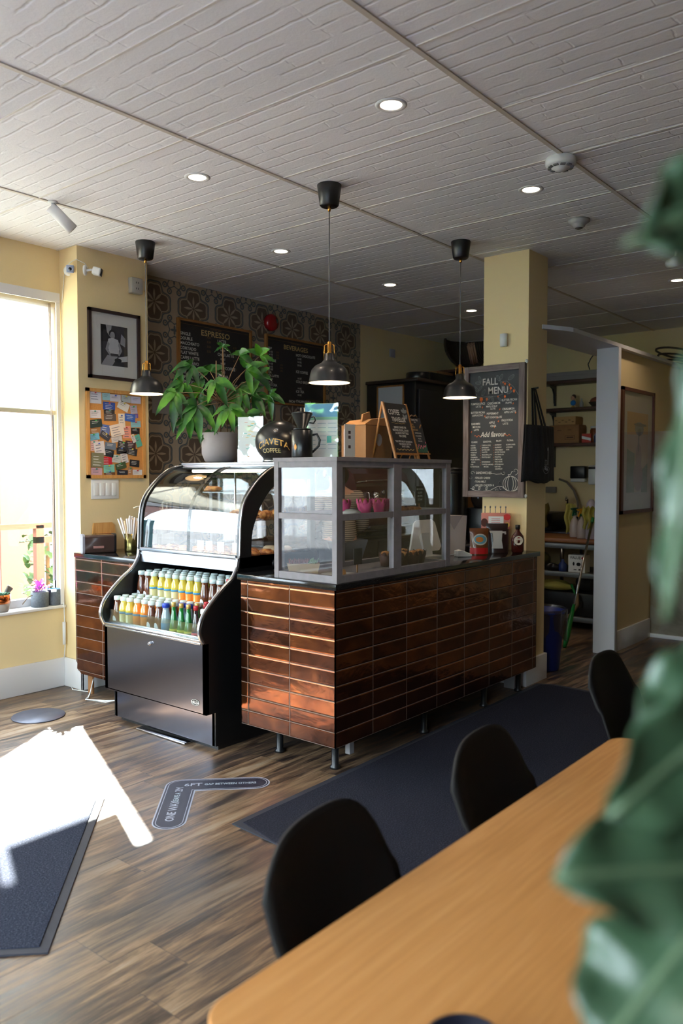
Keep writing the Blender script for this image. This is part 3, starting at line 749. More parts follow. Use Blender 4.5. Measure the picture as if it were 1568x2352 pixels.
# muffins in pink tulip liners
mu = thing('muffin', '', 'muffin')
def liner(mb, r, h, pts=8):
    n = 32
    for lay in (0, 1):
        vs = []
        for j, (f_, zz) in enumerate(((.72, 0), (.86, .5), (1.08, 1))):
            for i in range(n):
                a = 2*PI*i/n; pk = max(0, math.cos(a*4+lay*PI))
                vs.append((r*f_*math.cos(a), r*f_*math.sin(a), h*zz+(h*.42*pk if j == 2 else 0)))
        mb.add(vs, [(j*n+i, j*n+(i+1) % n, (j+1)*n+(i+1) % n, (j+1)*n+i) for j in range(2) for i in range(n)], 0, True)
    mb.lathe([(.001, 0), (r*.72, .0005)], n=n)
mb = MB(); liner(mb, .036, .058); mb.build('liner', 'muffin_liner', mu, fix=False, solid=.0008)
MB().lathe([(.025, .01), (.033, .045), (.034, .062), (.022, .077), (.001, .082)], n=20).build('cake', 'pastry_crust', mu)
for i, (x, y) in enumerate(((.30, .20), (.37, .26), (.41, .14), (.52, .13), (.60, .16), (.66, .24), (.52, .24))):
    o = mu if i == 0 else dup(mu, (0, 0, 0)); o.location = (BX0+x, BY0+y, CT+.3215); o.rotation_euler = (0, 0, i*.7)
    setl(o, 'muffin in a bright pink tulip liner on the upper glass shelf', 'muffin', 'pink lined muffins')
mb_ = thing('muffin', '', 'muffin')
mb = MB(); liner(mb, .038, .06); mb.build('liner', 'brown_liner', mb_, fix=False, solid=.0008)
MB().lathe([(.025, .01), (.034, .045), (.037, .065), (.022, .083), (.001, .088)], n=20).build('cake', 'pastry_crust', mb_)
for i, (x, y) in enumerate(((.64, .10), (.73, .12), (.82, .11), (.91, .13), (.69, .21), (.79, .21), (.89, .23))):
    o = mb_ if i == 0 else dup(mb_, (0, 0, 0)); o.location = (BX0+x, BY0+y, CT+.0125); o.rotation_euler = (0, 0, i*.5)
    setl(o, 'muffin in a dark brown liner at the bottom right of the wooden cabinet', 'muffin', 'brown lined muffins')
rl = thing('cinnamon_roll', '', 'pastry')
sp = MB(); sp.tube([((.012+.0042*a/1.2)*math.cos(a)*1.0, (.012+.0042*a/1.2)*math.sin(a), .018) for a in [i*.35 for i in range(30)]], .011, 8); sp.build('dough', 'pastry_crust', rl)
for i, (x, y) in enumerate(((.73, .12), (.80, .2), (.83, .11))):
    o = rl if i == 0 else dup(rl, (0, 0, 0)); o.location = (BX0+x, BY0+y, CT+.322); setl(o, 'coiled golden roll beside the pink muffins', 'pastry', 'rolls in the wooden cabinet')
t = thing('tongs', 'steel serving tongs lying on the upper shelf at the left', 'tongs', (BX0+.12, BY0+.10, CT+.328), .35)
MB().box((0, -.006, 0), (.22, .006, .002), M=Matrix.Rotation(-.12, 4, 'Z')).build('arm', 'steel', t); MB().box((0, -.006, .008), (.22, .006, .010), M=Matrix.Rotation(.12, 4, 'Z')).build('arm', 'steel', t)
t = thing('pastry_dome', 'small domed clear plastic pack on the upper cabinet shelf', 'food pack', (BX0+.24, BY0+.10, CT+.322))
MB().lathe([(.05, 0), (.048, .02), (.03, .032), (.001, .036)], n=20).build('lid', mat('cloudy_plastic', (180, 178, 170), .15), t)
t = thing('cookie', 'round tan cookie stacked on a white plate at the cabinet floor', 'cookie', (BX0+.13, BY0+.09, CT+.022))
MB().lathe([(.03, 0), (.034, .01), (.03, .03), (.001, .036)], n=22).build('dough', mat('cookie_dough', (206, 150, 84), .6, noise_amt=.15), t)
tag(place(MB().lathe([(.05, 0), (.06, .004), (.10, .009), (.098, .011), (.055, .006), (.001, .005)], n=32).build('plate', 'white_plastic'), (BX0+.17, BY0+.12, CT+.0122)), 'white plate under the cookie inside the wooden cabinet', 'plate')
def peg_sign(lab, loc, rz, w, h, lift, lines, dim='chalk'):
    t = thing('chalk_sign', lab, 'sign', loc, rz)
    MB().box((-w/2, 0, lift), (w/2, .004, lift+h), r=.001).build('board', 'slate_board', t)
    MB().box((-.004, .004, 0), (.004, .008, lift+.01)).box((-.02, -.01, 0), (.02, .02, .003)).build('stick', 'frame_wood_v', t)
    letters([(s_, h*.16, 0, lift+h*(.82-.2*i), 'CENTER') for i, s_ in enumerate(lines)], 'lettering', dim, t, y=-.0012, xs=.8)
    return t
peg_sign('small black sign on a stick at the left of the cabinet floor', (BX0+.27, BY0+.08, CT+.0122), -.1, .062, .085, .055, [], 'chalk')
peg_sign('small written chalk sign at the far right of the upper cabinet shelf', (BX0+.90, BY0+.12, CT+.322), -.1, .075, .10, .045, ['MORNING', 'GLORY', 'MUFFIN', 'SCONE'])
t = thing('succulent_planter', 'low pale wooden box of red and green succulents inside the cabinet', 'planter', (BX0+.10, BY0+.31, CT+.0122), -.75)
MB().prism([(-.07, 0), (.07, 0), (.085, .06), (-.085, .06)], -.03, .03).build('wooden_box', mat('pale_wood', (176, 146, 112), .7, noise_amt=.2), t)
mbr, mbg = MB(), MB(); rnd = random.Random(5)
for i in range(70):
    x = rnd.uniform(-.07, .07); y = rnd.uniform(-.022, .022); tgt = mbr if x < .025 else mbg
    a = rnd.uniform(0, 6.28); L_ = rnd.uniform(.012, .026)
    tgt.cyl((x, y, .058), (x+L_*.6*math.cos(a), y+L_*.6*math.sin(a), .062+L_), .004, .0008, 6)
mbr.build('red_succulents', mat('red_succulent', (130, 60, 56), .6), t); mbg.build('green_succulents', mat('pale_succulent', (120, 150, 100), .6), t)
MB().box((-.068, -.027, .05), (.068, .027, .06)).build('soil', 'soil', t)

# ---------------------------------------------------------------- things standing on the cabinet
TZ = CT+h_
t = thing('coffee_dripper', 'black coffee mug with a matching cone dripper and lid stacked on it', 'coffee dripper', (3.085, 2.79, TZ+.0005), -.85)
MB().lathe([(.052, 0), (.054, .004), (.054, .138), (.050, .14), (.048, .137), (.048, .01), (.001, .008)], n=32).build('mug', 'satin_black', t)
MB().tube([(.05, 0, .115), (.075, 0, .12), (.09, 0, .09), (.085, 0, .06), (.05, 0, .025)], .006, 8).build('mug_handle', 'satin_black', t)
MB().lathe([(.022, .14), (.045, .141), (.046, .147), (.022, .149), (.055, .222), (.050, .222), (.02, .155)], n=32).build('cone', 'satin_black', t)
MB().tube([(.042, 0, .205), (.062, 0, .208), (.068, 0, .19), (.058, 0, .175), (.036, 0, .178)], .004, 8).build('cone_handle', 'satin_black', t)
MB().lathe([(.054, .223), (.052, .229), (.014, .234), (.012, .252), (.001, .254)], n=32).build('lid', 'satin_black', t)
e = MB(); e.add([(-.03+.009*math.cos(a), -.0468-.0+.003*0, .055+.018*math.sin(a)) for a in [2*PI*i/18 for i in range(18)]], [tuple(range(18))]); 
mbp = MB(); mbp.grid(lambda u, v: (-(.0547)*math.cos(.9+(u-.5)*.3*math.sin(PI*v)), -(.0547)*math.sin(.9+(u-.5)*.3*math.sin(PI*v)), .035+.035*v), 6, 10); mbp.build('orange_mark', mat('orange_mark', (230, 150, 50), .5), t, fix=False)
def holder(lab, loc, rz, w, h, art):
    t = thing('sign_holder', lab, 'sign holder', loc, rz)
    MB().box((-w/2, -.002, .006), (w/2, -.0005, h), r=0).build('flyer', 'paper', t)
    MB().box((-w/2-.004, -.004, 0), (w/2+.004, -.0025, h+.004)).box((-w/2-.004, 0, 0), (w/2+.004, .0015, h+.004)).build('acrylic_sheet', 'clear_glass', t)
    MB().box((-w/2-.004, -.035, 0), (w/2+.004, .045, .003)).build('foot', 'clear_glass', t)
    art(t); return t
def art1(t):
    e = MB(); e.flat([(-.087, .215), (.087, .215), (.087, .283), (-.087, .283)], -.0022); e.build('blue_header', mat('pale_blue_print', (120, 176, 214), .7), t, fix=False)
    e = MB(); e.flat([(-.087, .2), (.087, .2), (.087, .2145), (-.087, .2145)], -.0022); e.build('green_stripe', mat('pale_green_print', (150, 206, 176), .7), t, fix=False)
    e = MB()
    for i in range(7):
        for j, x in enumerate((-.076, -.02, .036)):
            e.flat([(x, .18-i*.022), (x+.045, .18-i*.022), (x+.045, .183-i*.022), (x, .183-i*.022)], -.0022)
    e.flat([(.03, .08), (.055, .08), (.055, .115), (.03, .115)], -.0023, 1)
    e.build('print', [mat('faint_print', (176, 190, 200), .8), mat('teal_print', (110, 200, 190), .8)], t, fix=False)
holder('clear stand holding a white flyer with a pale blue header on the cabinet top', (3.235, 2.79, TZ+.0005), -1.1, .175, .285, art1)
def art2(t):
    e = MB(); rnd = random.Random(3)
    for i in range(24):
        x = rnd.uniform(-.05, .03); z = rnd.uniform(.03, .26); e.flat([(x, z), (x+.02, z), (x+.02, z+.004), (x, z+.004)], -.0022, rnd.randint(0, 2))
    e.build('print', [mat('pink_print', (236, 170, 160), .8), mat('yellow_print', (240, 200, 130), .8), mat('teal_print', (110, 200, 190), .8)], t, fix=False)
holder('plain white flyer stand beside the black globe on the drinks case', (3.60, 3.695, 1.579), -1.15, .165, .285, art2)
def art3(t):
    e = MB()
    for z in (.05, .10, .125): e.flat([(-.012, z), (.006, z), (.006, z+.016), (-.012, z+.016)], -.0022)
    e.build('print', mat('dark_print', (90, 70, 66), .8), t, fix=False)
holder('narrow white card stand next to the brown carrier box', (3.31, 2.66, TZ+.0005), -.1, .075, .175, art3)
# brown carrier box with gable top
t = thing('carrier_box', 'plain brown cardboard coffee carrier box with a round grey sticker', 'box', (3.50, 2.70, TZ+.0005), 0)
e = MB(); e.box((0, 0, 0), (.24, .17, .185)); e.prism([(0, .185), (.24, .185), (.20, .232), (.06, .215)], .01, .16); e.build('carton', 'cardboard', t)
e = MB(); e.prism([(.03, .205), (.11, .228), (.10, .262), (.04, .245)], .05, .06); e.build('handle_flap', 'cardboard', t)
e = MB(); disc(e, .12, .105, .026, .034, y=-.001); e.build('sticker', mat('grey_sticker', (160, 158, 160), .6), t, fix=False)
e = MB(); e.box((.0, -.0012, .183), (.24, .0, .186)).box((-.0012, 0, .183), (0, .17, .186)); e.build('fold_line', mat('card_shadow', (110, 76, 44), .9), t)  # darker brown strips along the carton's top fold
# A-frame chalkboard
def aframe(lab, loc, w, h, lean, frame=True):
    t = thing('chalkboard_easel', lab, 'sign', loc, 0)
    return t
SH = Matrix(((1, 0, 0, 0), (0, 1, .30, 0), (0, 0, 1, 0), (0, 0, 0, 1)))
t = thing('easel_chalkboard', 'A-frame chalkboard reading Coffee Traveller on top of the wooden cabinet', 'sign', (3.56, 2.54, TZ+.0005), 0)
e = MB(); e.box((-.0, 0, 0), (.012, .012, .31), M=SH); e.box((.218, 0, 0), (.23, .012, .31), M=SH)
e.box((.012, .001, .02), (.218, .011, .032), M=SH)
for x in (0.002, .218): e.tube([(x+.005, .10, .305), (x+.005, .165, 0)], .006, 6)
e.build('frame', 'frame_wood_v', t)
MB().box((.010, .003, .032), (.222, .009, .306), M=SH).build('board', 'slate_board', t)
fa = lambda q: (q[0], .30*q[1]+.0015, q[1])
letters([('COFFEE', .042, .085, .255, 'CENTER'), ('TRAVELLER', .036, .115, .215, 'CENTER')], 'heading', 'chalk', t, fn=fa, xs=.72)
letters([('EMBERED DINNER FOR', .016, .11, .172, 'CENTER'), ('MEETINGS, SCHOOL, OR ANY', .016, .11, .156, 'CENTER'), ('OCCASION THAT CALLS', .016, .115, .140, 'CENTER'), ('FOR COFFEE!', .016, .115, .124, 'CENTER'),
         ('TALK WITH ONE OF OUR BARISTAS', .014, .115, .094, 'CENTER'), ('FOR DELICIOUS OPTIONS', .014, .12, .080, 'CENTER'), ('IN HOT COFFEE', .014, .12, .066, 'CENTER')], 'body_text', 'chalk', t, fn=fa, xs=.7)
def path3(mb, pts, w, fn, mi=0):
    for i in range(len(pts)-1):
        a = Vector(pts[i]); b_ = Vector(pts[i+1]); d = (b_-a)
        if d.length < 1e-7: continue
        d.normalize(); n = Vector((-d.y, d.x))*w/2
        mb.add([fn((q.x, q.y)) for q in (a-n, b_-n, b_+n, a+n)], [(0, 1, 2, 3)], mi)
e = MB(); path3(e, [(.03+i*.0045, .05+.003*math.sin(i*.9)) for i in range(38)], .0035, fa); path3(e, [(.04+i*.01, .195+.0015*math.sin(i*1.2)) for i in range(14)], .0015, fa)
e.build('wavy_line', 'chalk_gold', t, fix=False)
e = MB()
for cx, cz, a in ((.175, .235, 30), (.195, .235, -30), (.185, .27, 0), (.172, .265, 60), (.198, .265, -60)):
    e.add([fa((cx+.009*math.cos(u)*math.cos(R(a))-.016*math.sin(u)*math.sin(R(a)), cz+.009*math.cos(u)*math.sin(R(a))+.016*math.sin(u)*math.cos(R(a)))) for u in [2*PI*i/14 for i in range(14)]], [tuple(range(14))])
e.build('coffee_plant_drawing', 'chalk_grey', t, fix=False)
t = thing('easel_chalkboard', 'smaller chalkboard with pink tulips drawn along its lower edge', 'sign', (3.80, 2.575, TZ+.0005), 0)
e = MB(); e.box((0, 0, 0), (.009, .01, .235), M=SH); e.box((.141, 0, 0), (.15, .01, .05), M=SH)
for x in (.03, .12): e.tube([(x, .05, .2), (x, .13, 0)], .004, 6)
e.box((.0, -.008, .028), (.15, .008, .036), M=SH); e.build('easel', 'frame_wood_v', t)
MB().box((.008, .002, .037), (.148, .007, .24), M=SH).build('board', 'slate_board_cool', t)
fb = lambda q: (q[0], .30*q[1]+.0004, q[1])
letters([('THANK YOU', .017, .08, .226, 'CENTER'), ('FOR', .012, .08, .212, 'CENTER'), ('SUPPORTING SMALL', .010, .088, .150, 'CENTER'), ('LOCAL BUSINESS', .011, .085, .134, 'CENTER'), ('WE LOVE', .010, .09, .118, 'CENTER'), ('OUR GUESTS', .010, .09, .104, 'CENTER')], 'white_text', 'chalk', t, fn=fb, xs=.7)
letters([('LATTE', .014, .03, .198), ('BREWED', .014, .03, .184), ('ESPRESSO BAR', .014, .025, .168)], 'gold_text', 'chalk_gold', t, fn=fb, xs=.75)
e = MB(); e2 = MB(); rnd = random.Random(9)
for i in range(16):
    x = .018+i*.0082; z = .06+rnd.uniform(0, .02)+(.03 if i in (0, 1, 15) else 0)
    path3(e2, [(x, .04), (x+.002, z)], .003, fb)
    e.add([fb((x+.0042*math.cos(u), z+.006*math.sin(u)+.004)) for u in [2*PI*k/8 for k in range(8)]], [tuple(range(8))])
e.build('tulips', 'chalk_pink', t, fix=False); e2.build('tulip_leaves', 'chalk_green', t, fix=False)
e = MB(); e.tube([(.04, .068, .243), (.055, .07, .252), (.075, .07, .246), (.095, .07, .254), (.11, .07, .243)], .004, 6); e.build('twine_bow', 'stem_brown', t)

# ---------------------------------------------------------------- things on the drinks case
t = thing('black_globe', 'glossy black coffee globe lettered in gold beside the white flyer stand', 'coffee globe', (3.60, 3.44, 1.579), 0)
RB = .150; prof = [(.085, 0), (.088, .006), (.10, .02)] + [(RB*math.cos(a), .122+RB*math.sin(a)*.86) for a in [R(-42+i*6) for i in range(23)]]
prof[-1] = (.0005, prof[-1][1])
MB().lathe(prof, n=48).build('shell', 'satin_black', t)
MB().lathe([(.102, .0), (.106, .004), (.104, .012), (.098, .014)], n=40).build('base_ring', 'steel', t)
def onball(q, az0):
    z = q[1]; s_ = max(.05, 1-((z-.122)/(RB*.86))**2)**.5; r = RB*s_+.0012; a = R(az0)+q[0]/r
    return (r*math.cos(a), r*math.sin(a), z)
def archf(az0, zb, k): return lambda q: onball((q[0], zb+q[1]-k*q[0]*q[0]), az0)
letters([('CIAVETA', .052, 0, 0, 'CENTER')], 'brand_text', mat('gold_print', (206, 160, 80), .5), t, fn=archf(206, .118, 3.2), xs=1.0)
letters([('COFFEE', .036, 0, 0, 'CENTER')], 'coffee_text', mat('cream_print', (220, 196, 140), .5), t, fn=archf(201, .066, 1.2), xs=.95)
e = MB(); e.tube([onball((.0+.012*math.cos(a), .185+.010*math.sin(a)), 214) for a in [2*PI*i/16 for i in range(16)]], .0015, 6, closed=True); e.build('emblem_ring', 'steel', t)
t = thing('potted_money_tree', 'leafy green money tree in a round taupe pot on the drinks case', 'plant', (3.605, 3.985, 1.579))
MB().lathe([(.075, 0), (.098, .012), (.117, .06), (.118, .19), (.112, .196), (.106, .19), (.105, .16), (.001, .155)], n=40).build('pot', mat('taupe_pot', (142, 132, 130), .6, noise_amt=.06, noise_scale=50), t)
MB().lathe([(.105, .155), (.06, .165), (.001, .168)], n=24).build('soil', 'soil', t)
st = MB(); RT = Vector((.634, -.773, 0)); FW_ = Vector((.773, .634, 0)); U_ = Vector((0, 0, 1))
def lp(px, py, dd): return RT*((px-497)*.00285)+FW_*dd+U_*((1091-py)*.00285+1.5-1.579)
clusters = [(505, 800, 0, .5, 90), (560, 850, -.02, 1.15, 20), (492, 880, -.1, 1.1, -60), (437, 842, -.04, 1.2, 200), (412, 880, .02, 1.15, 215), (402, 905, -.05, 1.05, 230), (452, 935, -.1, 1.1, 240), (525, 940, -.12, 1.0, 270),
            (590, 862, .02, .9, -10), (572, 905, .06, 1.0, -40), (470, 850, .1, 1.0, 100), (540, 815, .08, .9, 60), (430, 960, 0, .95, 250), (480, 990, -.05, .55, 260), (560, 950, -.02, .9, -70), (510, 905, .1, 1.1, 10), (450, 890, .1, 1.0, 180), (590, 820, .0, .8, 50), (540, 890, .05, 1.0, 300), (475, 925, .03, 1.0, 200), (610, 905, .07, .7, -30)]
for k in range(3): st.tube([(.012*math.cos(k*2.1), .012*math.sin(k*2.1), .16), (-.01*math.cos(k*2.1+1), .012*math.sin(k*2.1+1), .28), tuple(lp(500+8*k, 930, .01*k))], [.009, .007, .005], 8)
st.tube([tuple(lp(517, 1060, .02)), tuple(lp(505, 800, .0))], .004, 6); st.tube([tuple(lp(490, 1060, .0)), tuple(lp(489, 830, .02))], .0035, 6)
lv = MB(); rnd = random.Random(12)
def leaflet(mb, base, d, up, L_, W__, droop):
    d = d.normalized(); sd_ = d.cross(up)
    sd_ = sd_.normalized() if sd_.length > .01 else Vector((1, 0, 0)); nrm = sd_.cross(d)
    n = 8; vs = []
    for i in range(n+1):
        u = i/n; w = W__*(math.sin(PI*u**.85)**.9)*(1 if i not in (0, n) else .05)+.0006
        c = base+d*L_*u-Vector((0, 0, 1))*droop*L_*u*u
        wav = .004*math.sin(u*18)
        vs += [tuple(c-sd_*w+nrm*(w*.35+wav)), tuple(c), tuple(c+sd_*w+nrm*(w*.35-wav))]
    fs = []
    for i in range(n): fs += [(i*3, i*3+1, i*3+4, i*3+3), (i*3+1, i*3+2, i*3+5, i*3+4)]
    mb.add(vs, fs, 0, True)
hub = Vector(lp(503, 925, .0))
for px_, py_, dd, s_, ang in clusters:
    c = Vector(lp(px_, py_, dd)); out = (RT*math.cos(R(ang))+U_*math.sin(R(ang))-FW_*.25).normalized()
    st.tube([tuple(hub+(c-hub)*.0), tuple((hub+c)/2+Vector((0, 0, .03))), tuple(c)], [.004, .003, .002], 6)
    nl = rnd.choice((5, 5, 6))
    for i in range(nl):
        a = R(-95+190*i/(nl-1)+rnd.uniform(-16, 16)); side = out.cross(-FW_).normalized()
        d = out*math.cos(a)+side*math.sin(a)-FW_*rnd.uniform(-.25, .45)
        L_ = s_*.145*(1-.25*abs(i-(nl-1)/2)/2.5)*rnd.uniform(.75, 1.25)
        leaflet(lv, c, d, -FW_+U_*.6, L_, L_*.19, rnd.uniform(.15, .8))
st.build('stems', 'stem_brown', t); lv.build('foliage', 'pachira_leaf', t, fix=False)
# ---------------------------------------------------------------- pendant lamps
def pendant(lab, x, y, z_shade, on=6.0):
    t = thing('pendant_lamp', lab, 'pendant lamp', (x, y, z_shade), 0, 'black pendant lamps over the counter')
    H = ZC-z_shade
    MB().lathe([(.045, H-.115), (.052, H-.108), (.060, H-.05), (.066, H-.003), (.064, H), (.001, H)], n=32).build('ceiling_cup', 'black_plastic', t)
    MB().lathe([(.007, H-.14), (.009, H-.128), (.009, H-.114)], n=14).build('cord_grip', 'brass', t)
    MB().cyl((0, 0, .22), (0, 0, H-.13), .0028, n=8).build('cord', mat('grey_cord', (120, 116, 116), .7), t)
    e = MB(); e.lathe([(.006, .225), (.011, .22), (.012, .165), (.02, .16), (.02, .15)], n=18)
    for a in (0, PI/2, PI, 3*PI/2):
        c, s_ = math.cos(a+.5), math.sin(a+.5); e.tube([(.012*c, .012*s_, .21), (.026*c, .026*s_, .205), (.028*c, .028*s_, .17), (.028*c, .028*s_, .145)], .0025, 6)
    e.build('brass_socket', 'brass', t)
    out = [(.022, .16), (.028, .155), (.030, .125), (.045, .108), (.078, .092), (.098, .07), (.107, .04), (.112, .006), (.1145, 0)]
    e = MB(); e.lathe([(.001, .162)]+out, n=40, cap=False); inn = [(r-.003, z-.002) for r, z in out]; inn[-1] = (.1135, .0)
    e.build('shade', 'black_metal', t)
    e = MB(); e.lathe([(.001, .150)]+inn[1:], n=40, cap=False); e.build('shade_lining', mat('lining', (244, 232, 210), .6), t)
    e = MB(); e.ell((0, 0, .068), (.03, .03, .035)); e.build('bulb', mat('bulb', (255, 240, 215), .5, emit=(255, 214, 160), es=on), t)
    l = bpy.data.lights.new('pendant_light', 'POINT'); l.energy = 2.5; l.color = (1, .80, .56); l.shadow_soft_size = .03
    lo = bpy.data.objects.new('pendant_light', l); COL.objects.link(lo); lo.parent = t; lo.location = (0, 0, .022)
    return t
pendant('black pendant lamp hanging nearest, above the wooden cabinet', 3.407, 2.88, 2.002)
pendant('black pendant lamp beside the fall menu board on the column', 4.78, 2.885, 2.022)
pendant('black pendant lamp in front of the cork board and picture', 3.442, 4.53, 2.048)
# recessed downlights
def downlight(lab, x, y, s=1):
    t = thing('recessed_downlight', lab, 'ceiling light', (x, y, ZC), 0, 'recessed ceiling downlights')
    MB().lathe([(.046, -.001), (.05, -.004), (.062, -.005), (.068, -.001), (.068, .0)], n=32).build('trim_ring', 'white_plastic', t)
    MB().lathe([(.001, -.0015), (.047, -.0012)], n=32).build('lens', mat('downlight_lens', (255, 244, 230), .5, emit=(255, 232, 206), es=9), t)
    l = bpy.data.lights.new('downlight_beam', 'SPOT'); l.energy = 15; l.color = (1, .80, .60); l.spot_size = R(120); l.spot_blend = .8; l.shadow_soft_size = .05
    lo = bpy.data.objects.new('downlight_beam', l); COL.objects.link(lo); lo.parent = t; lo.location = (0, 0, -.02)
    return t
for lab, x, y in (('recessed downlight nearest the camera, upper middle of the ceiling', 2.847, 2.064), ('recessed downlight above and left of the middle pendant cup', 2.879, 3.342),
                  ('recessed downlight below the larger smoke detector', 4.16, 2.068), ('recessed downlight in the ceiling in front of the patterned wall', 4.184, 3.98),
                  ('recessed downlight between the middle and right pendant cords', 5.483, 3.98), ('farthest small recessed downlight just left of the column', 6.83, 4.0), ('recessed downlight at the right edge over the partition', 6.82, 2.10)):
    downlight(lab, x, y)
t = thing('smoke_detector', 'large round white smoke detector on the ceiling seam', 'smoke detector', (3.843, 1.752, ZC))
MB().lathe([(.068, 0), (.075, -.008), (.075, -.034), (.066, -.042), (.03, -.056), (.026, -.062), (.001, -.064)], n=36).build('housing', 'white_plastic', t)
e = MB()
for k in range(10):
    a = 2*PI*k/10; e.box((.045, -.012, -.0515), (.062, .012, -.0455), M=Matrix.Rotation(a, 4, 'Z'))
e.build('vent_slots', mat('slot_grey', (120, 120, 122), .7), t)
t = thing('ceiling_sensor', 'small grey stepped ceiling sensor behind the larger smoke detector', 'ceiling sensor', (4.837, 2.082, ZC))
MB().lathe([(.066, 0), (.066, -.012), (.046, -.026), (.040, -.03), (.036, -.042), (.026, -.05), (.001, -.052)], n=32).build('housing', mat('sensor_grey', (170, 166, 164), .4), t)
MB().lathe([(.024, -.0505), (.014, -.056), (.001, -.057)], n=20).build('sensor_core', mat('sensor_dark', (90, 84, 80), .5), t)
t = thing('ceiling_spotlight', 'white cylindrical spotlight angled down from the ceiling near the window', 'spotlight', (2.604, 4.278, ZC))
MB().lathe([(.03, 0), (.03, -.008), (.012, -.012)], n=24).build('base', 'white_plastic', t)
e = MB(); e.cyl((0, 0, -.01), (0, 0, -.045), .006); e.build('stem', 'white_plastic', t)
e = MB(); e.cyl((-.005, .01, -.03), (.10, -.045, -.145), .032, .034, 28); e.build('lamp_head', 'white_plastic', t)
t = thing('security_camera', 'round black-lensed security camera at the right edge near the ceiling', 'camera', (5.70, 1.79, 2.93), R(140))
MB().cyl((0, .05, .10), (0, .03, .0), .008).build('bracket', 'white_plastic', t); MB().lathe([(.035, .09), (.035, .135)], (0, .05, 0), 20).build('mount', 'white_plastic', t)
MB().cyl((0, .05, 0), (0, -.035, 0), .034).build('housing', 'white_plastic', t); MB().cyl((0, -.034, 0), (0, -.038, 0), .028).build('lens', 'black_plastic', t)

# ---------------------------------------------------------------- pilaster wall things
def wall_thing(name, lab, cat, x, z, y=PY, group=None): return thing(name, lab, cat, (x, y, z), 0, group)
t = wall_thing('framed_photograph', 'black and white photograph in a wide pale mat and dark frame', 'picture', 3.478, 2.417)
W2, H2 = .215, .242
e = MB(); e.box((-W2, -.022, H2-.022), (W2, 0, H2)); e.box((-W2, -.022, -H2), (W2, 0, -H2+.022)); e.box((-W2, -.022, -H2), (-W2+.022, 0, H2)); e.box((W2-.022, -.022, -H2), (W2, 0, H2)); e.build('frame', mat('dark_frame', (50, 34, 32), .45), t)
MB().box((-W2+.02, -.006, -H2+.02), (W2-.02, -.003, H2-.02)).build('mount_board', mat('mount_board', (216, 214, 210), .8), t)
e = MB(); a, b_ = .112, .142
e.flat([(-a, -b_), (a, -b_), (a, b_), (-a, b_)], -.007, 0)
e.flat([(-a, .02), (-.04, .03), (-.05, b_), (-a, b_)], -.0072, 1); e.flat([(-.06, .09), (-.035, .06), (-.02, b_), (-.07, b_)], -.0073, 2); e.flat([(.05, .02), (.09, .0), (.095, .06), (.06, .09)], -.0073, 2)
disc(e, -.015, .085, .030, .027, y=-.0074, mi=1); disc(e, -.015, .072, .020, .027, y=-.0075, mi=2)
e.flat([(-.05, .045), (-.015, .055), (.03, .045), (.045, .0), (.035, -.055), (-.045, -.055), (-.055, .0)], -.0076, 3)
e.flat([(-.055, .03), (-.075, -.03), (-.04, -.07), (-.03, -.06), (-.055, -.03), (-.04, .01)], -.0078, 2); e.flat([(.04, .03), (.065, -.03), (.04, -.07), (.03, -.06), (.045, -.03), (.03, .01)], -.0078, 2)
e.flat([(-a, -b_), (-.02, -b_), (.03, -.07), (-.06, -.07)], -.0079, 2); e.flat([(.03, -.08), (a, -.06), (a, -.1), (.05, -.11)], -.008, 3); disc(e, .03, -.10, .03, .015, y=-.0081, mi=1); e.flat([(-.03, -.075), (.03, -.072), (.03, -.06), (-.03, -.062)], -.0082, 0)
e.build('photograph', [mat('photo_dark', (46, 46, 54), .5), mat('photo_black', (26, 26, 32), .5), mat('photo_mid', (150, 150, 156), .5), mat('photo_light', (196, 196, 200), .5)], t, fix=False)
MB().box((-W2+.02, -.011, -H2+.02), (W2-.02, -.0105, H2-.02)).build('picture_glass', 'clear_glass', t)
t = wall_thing('cork_board', 'wood framed cork notice board crowded with pinned cards', 'notice board', 3.487, 1.79)
W2, H2 = .247, .314
e = MB(); e.box((-W2, -.018, H2-.024), (W2, 0, H2)); e.box((-W2, -.018, -H2), (W2, 0, -H2+.024)); e.box((-W2, -.018, -H2), (-W2+.024, 0, H2)); e.box((W2-.024, -.018, -H2), (W2, 0, H2)); e.build('frame', 'cork_frame', t)
MB().box((-W2+.02, -.008, -H2+.02), (W2-.02, -.002, H2-.02)).build('cork_sheet', 'cork', t)
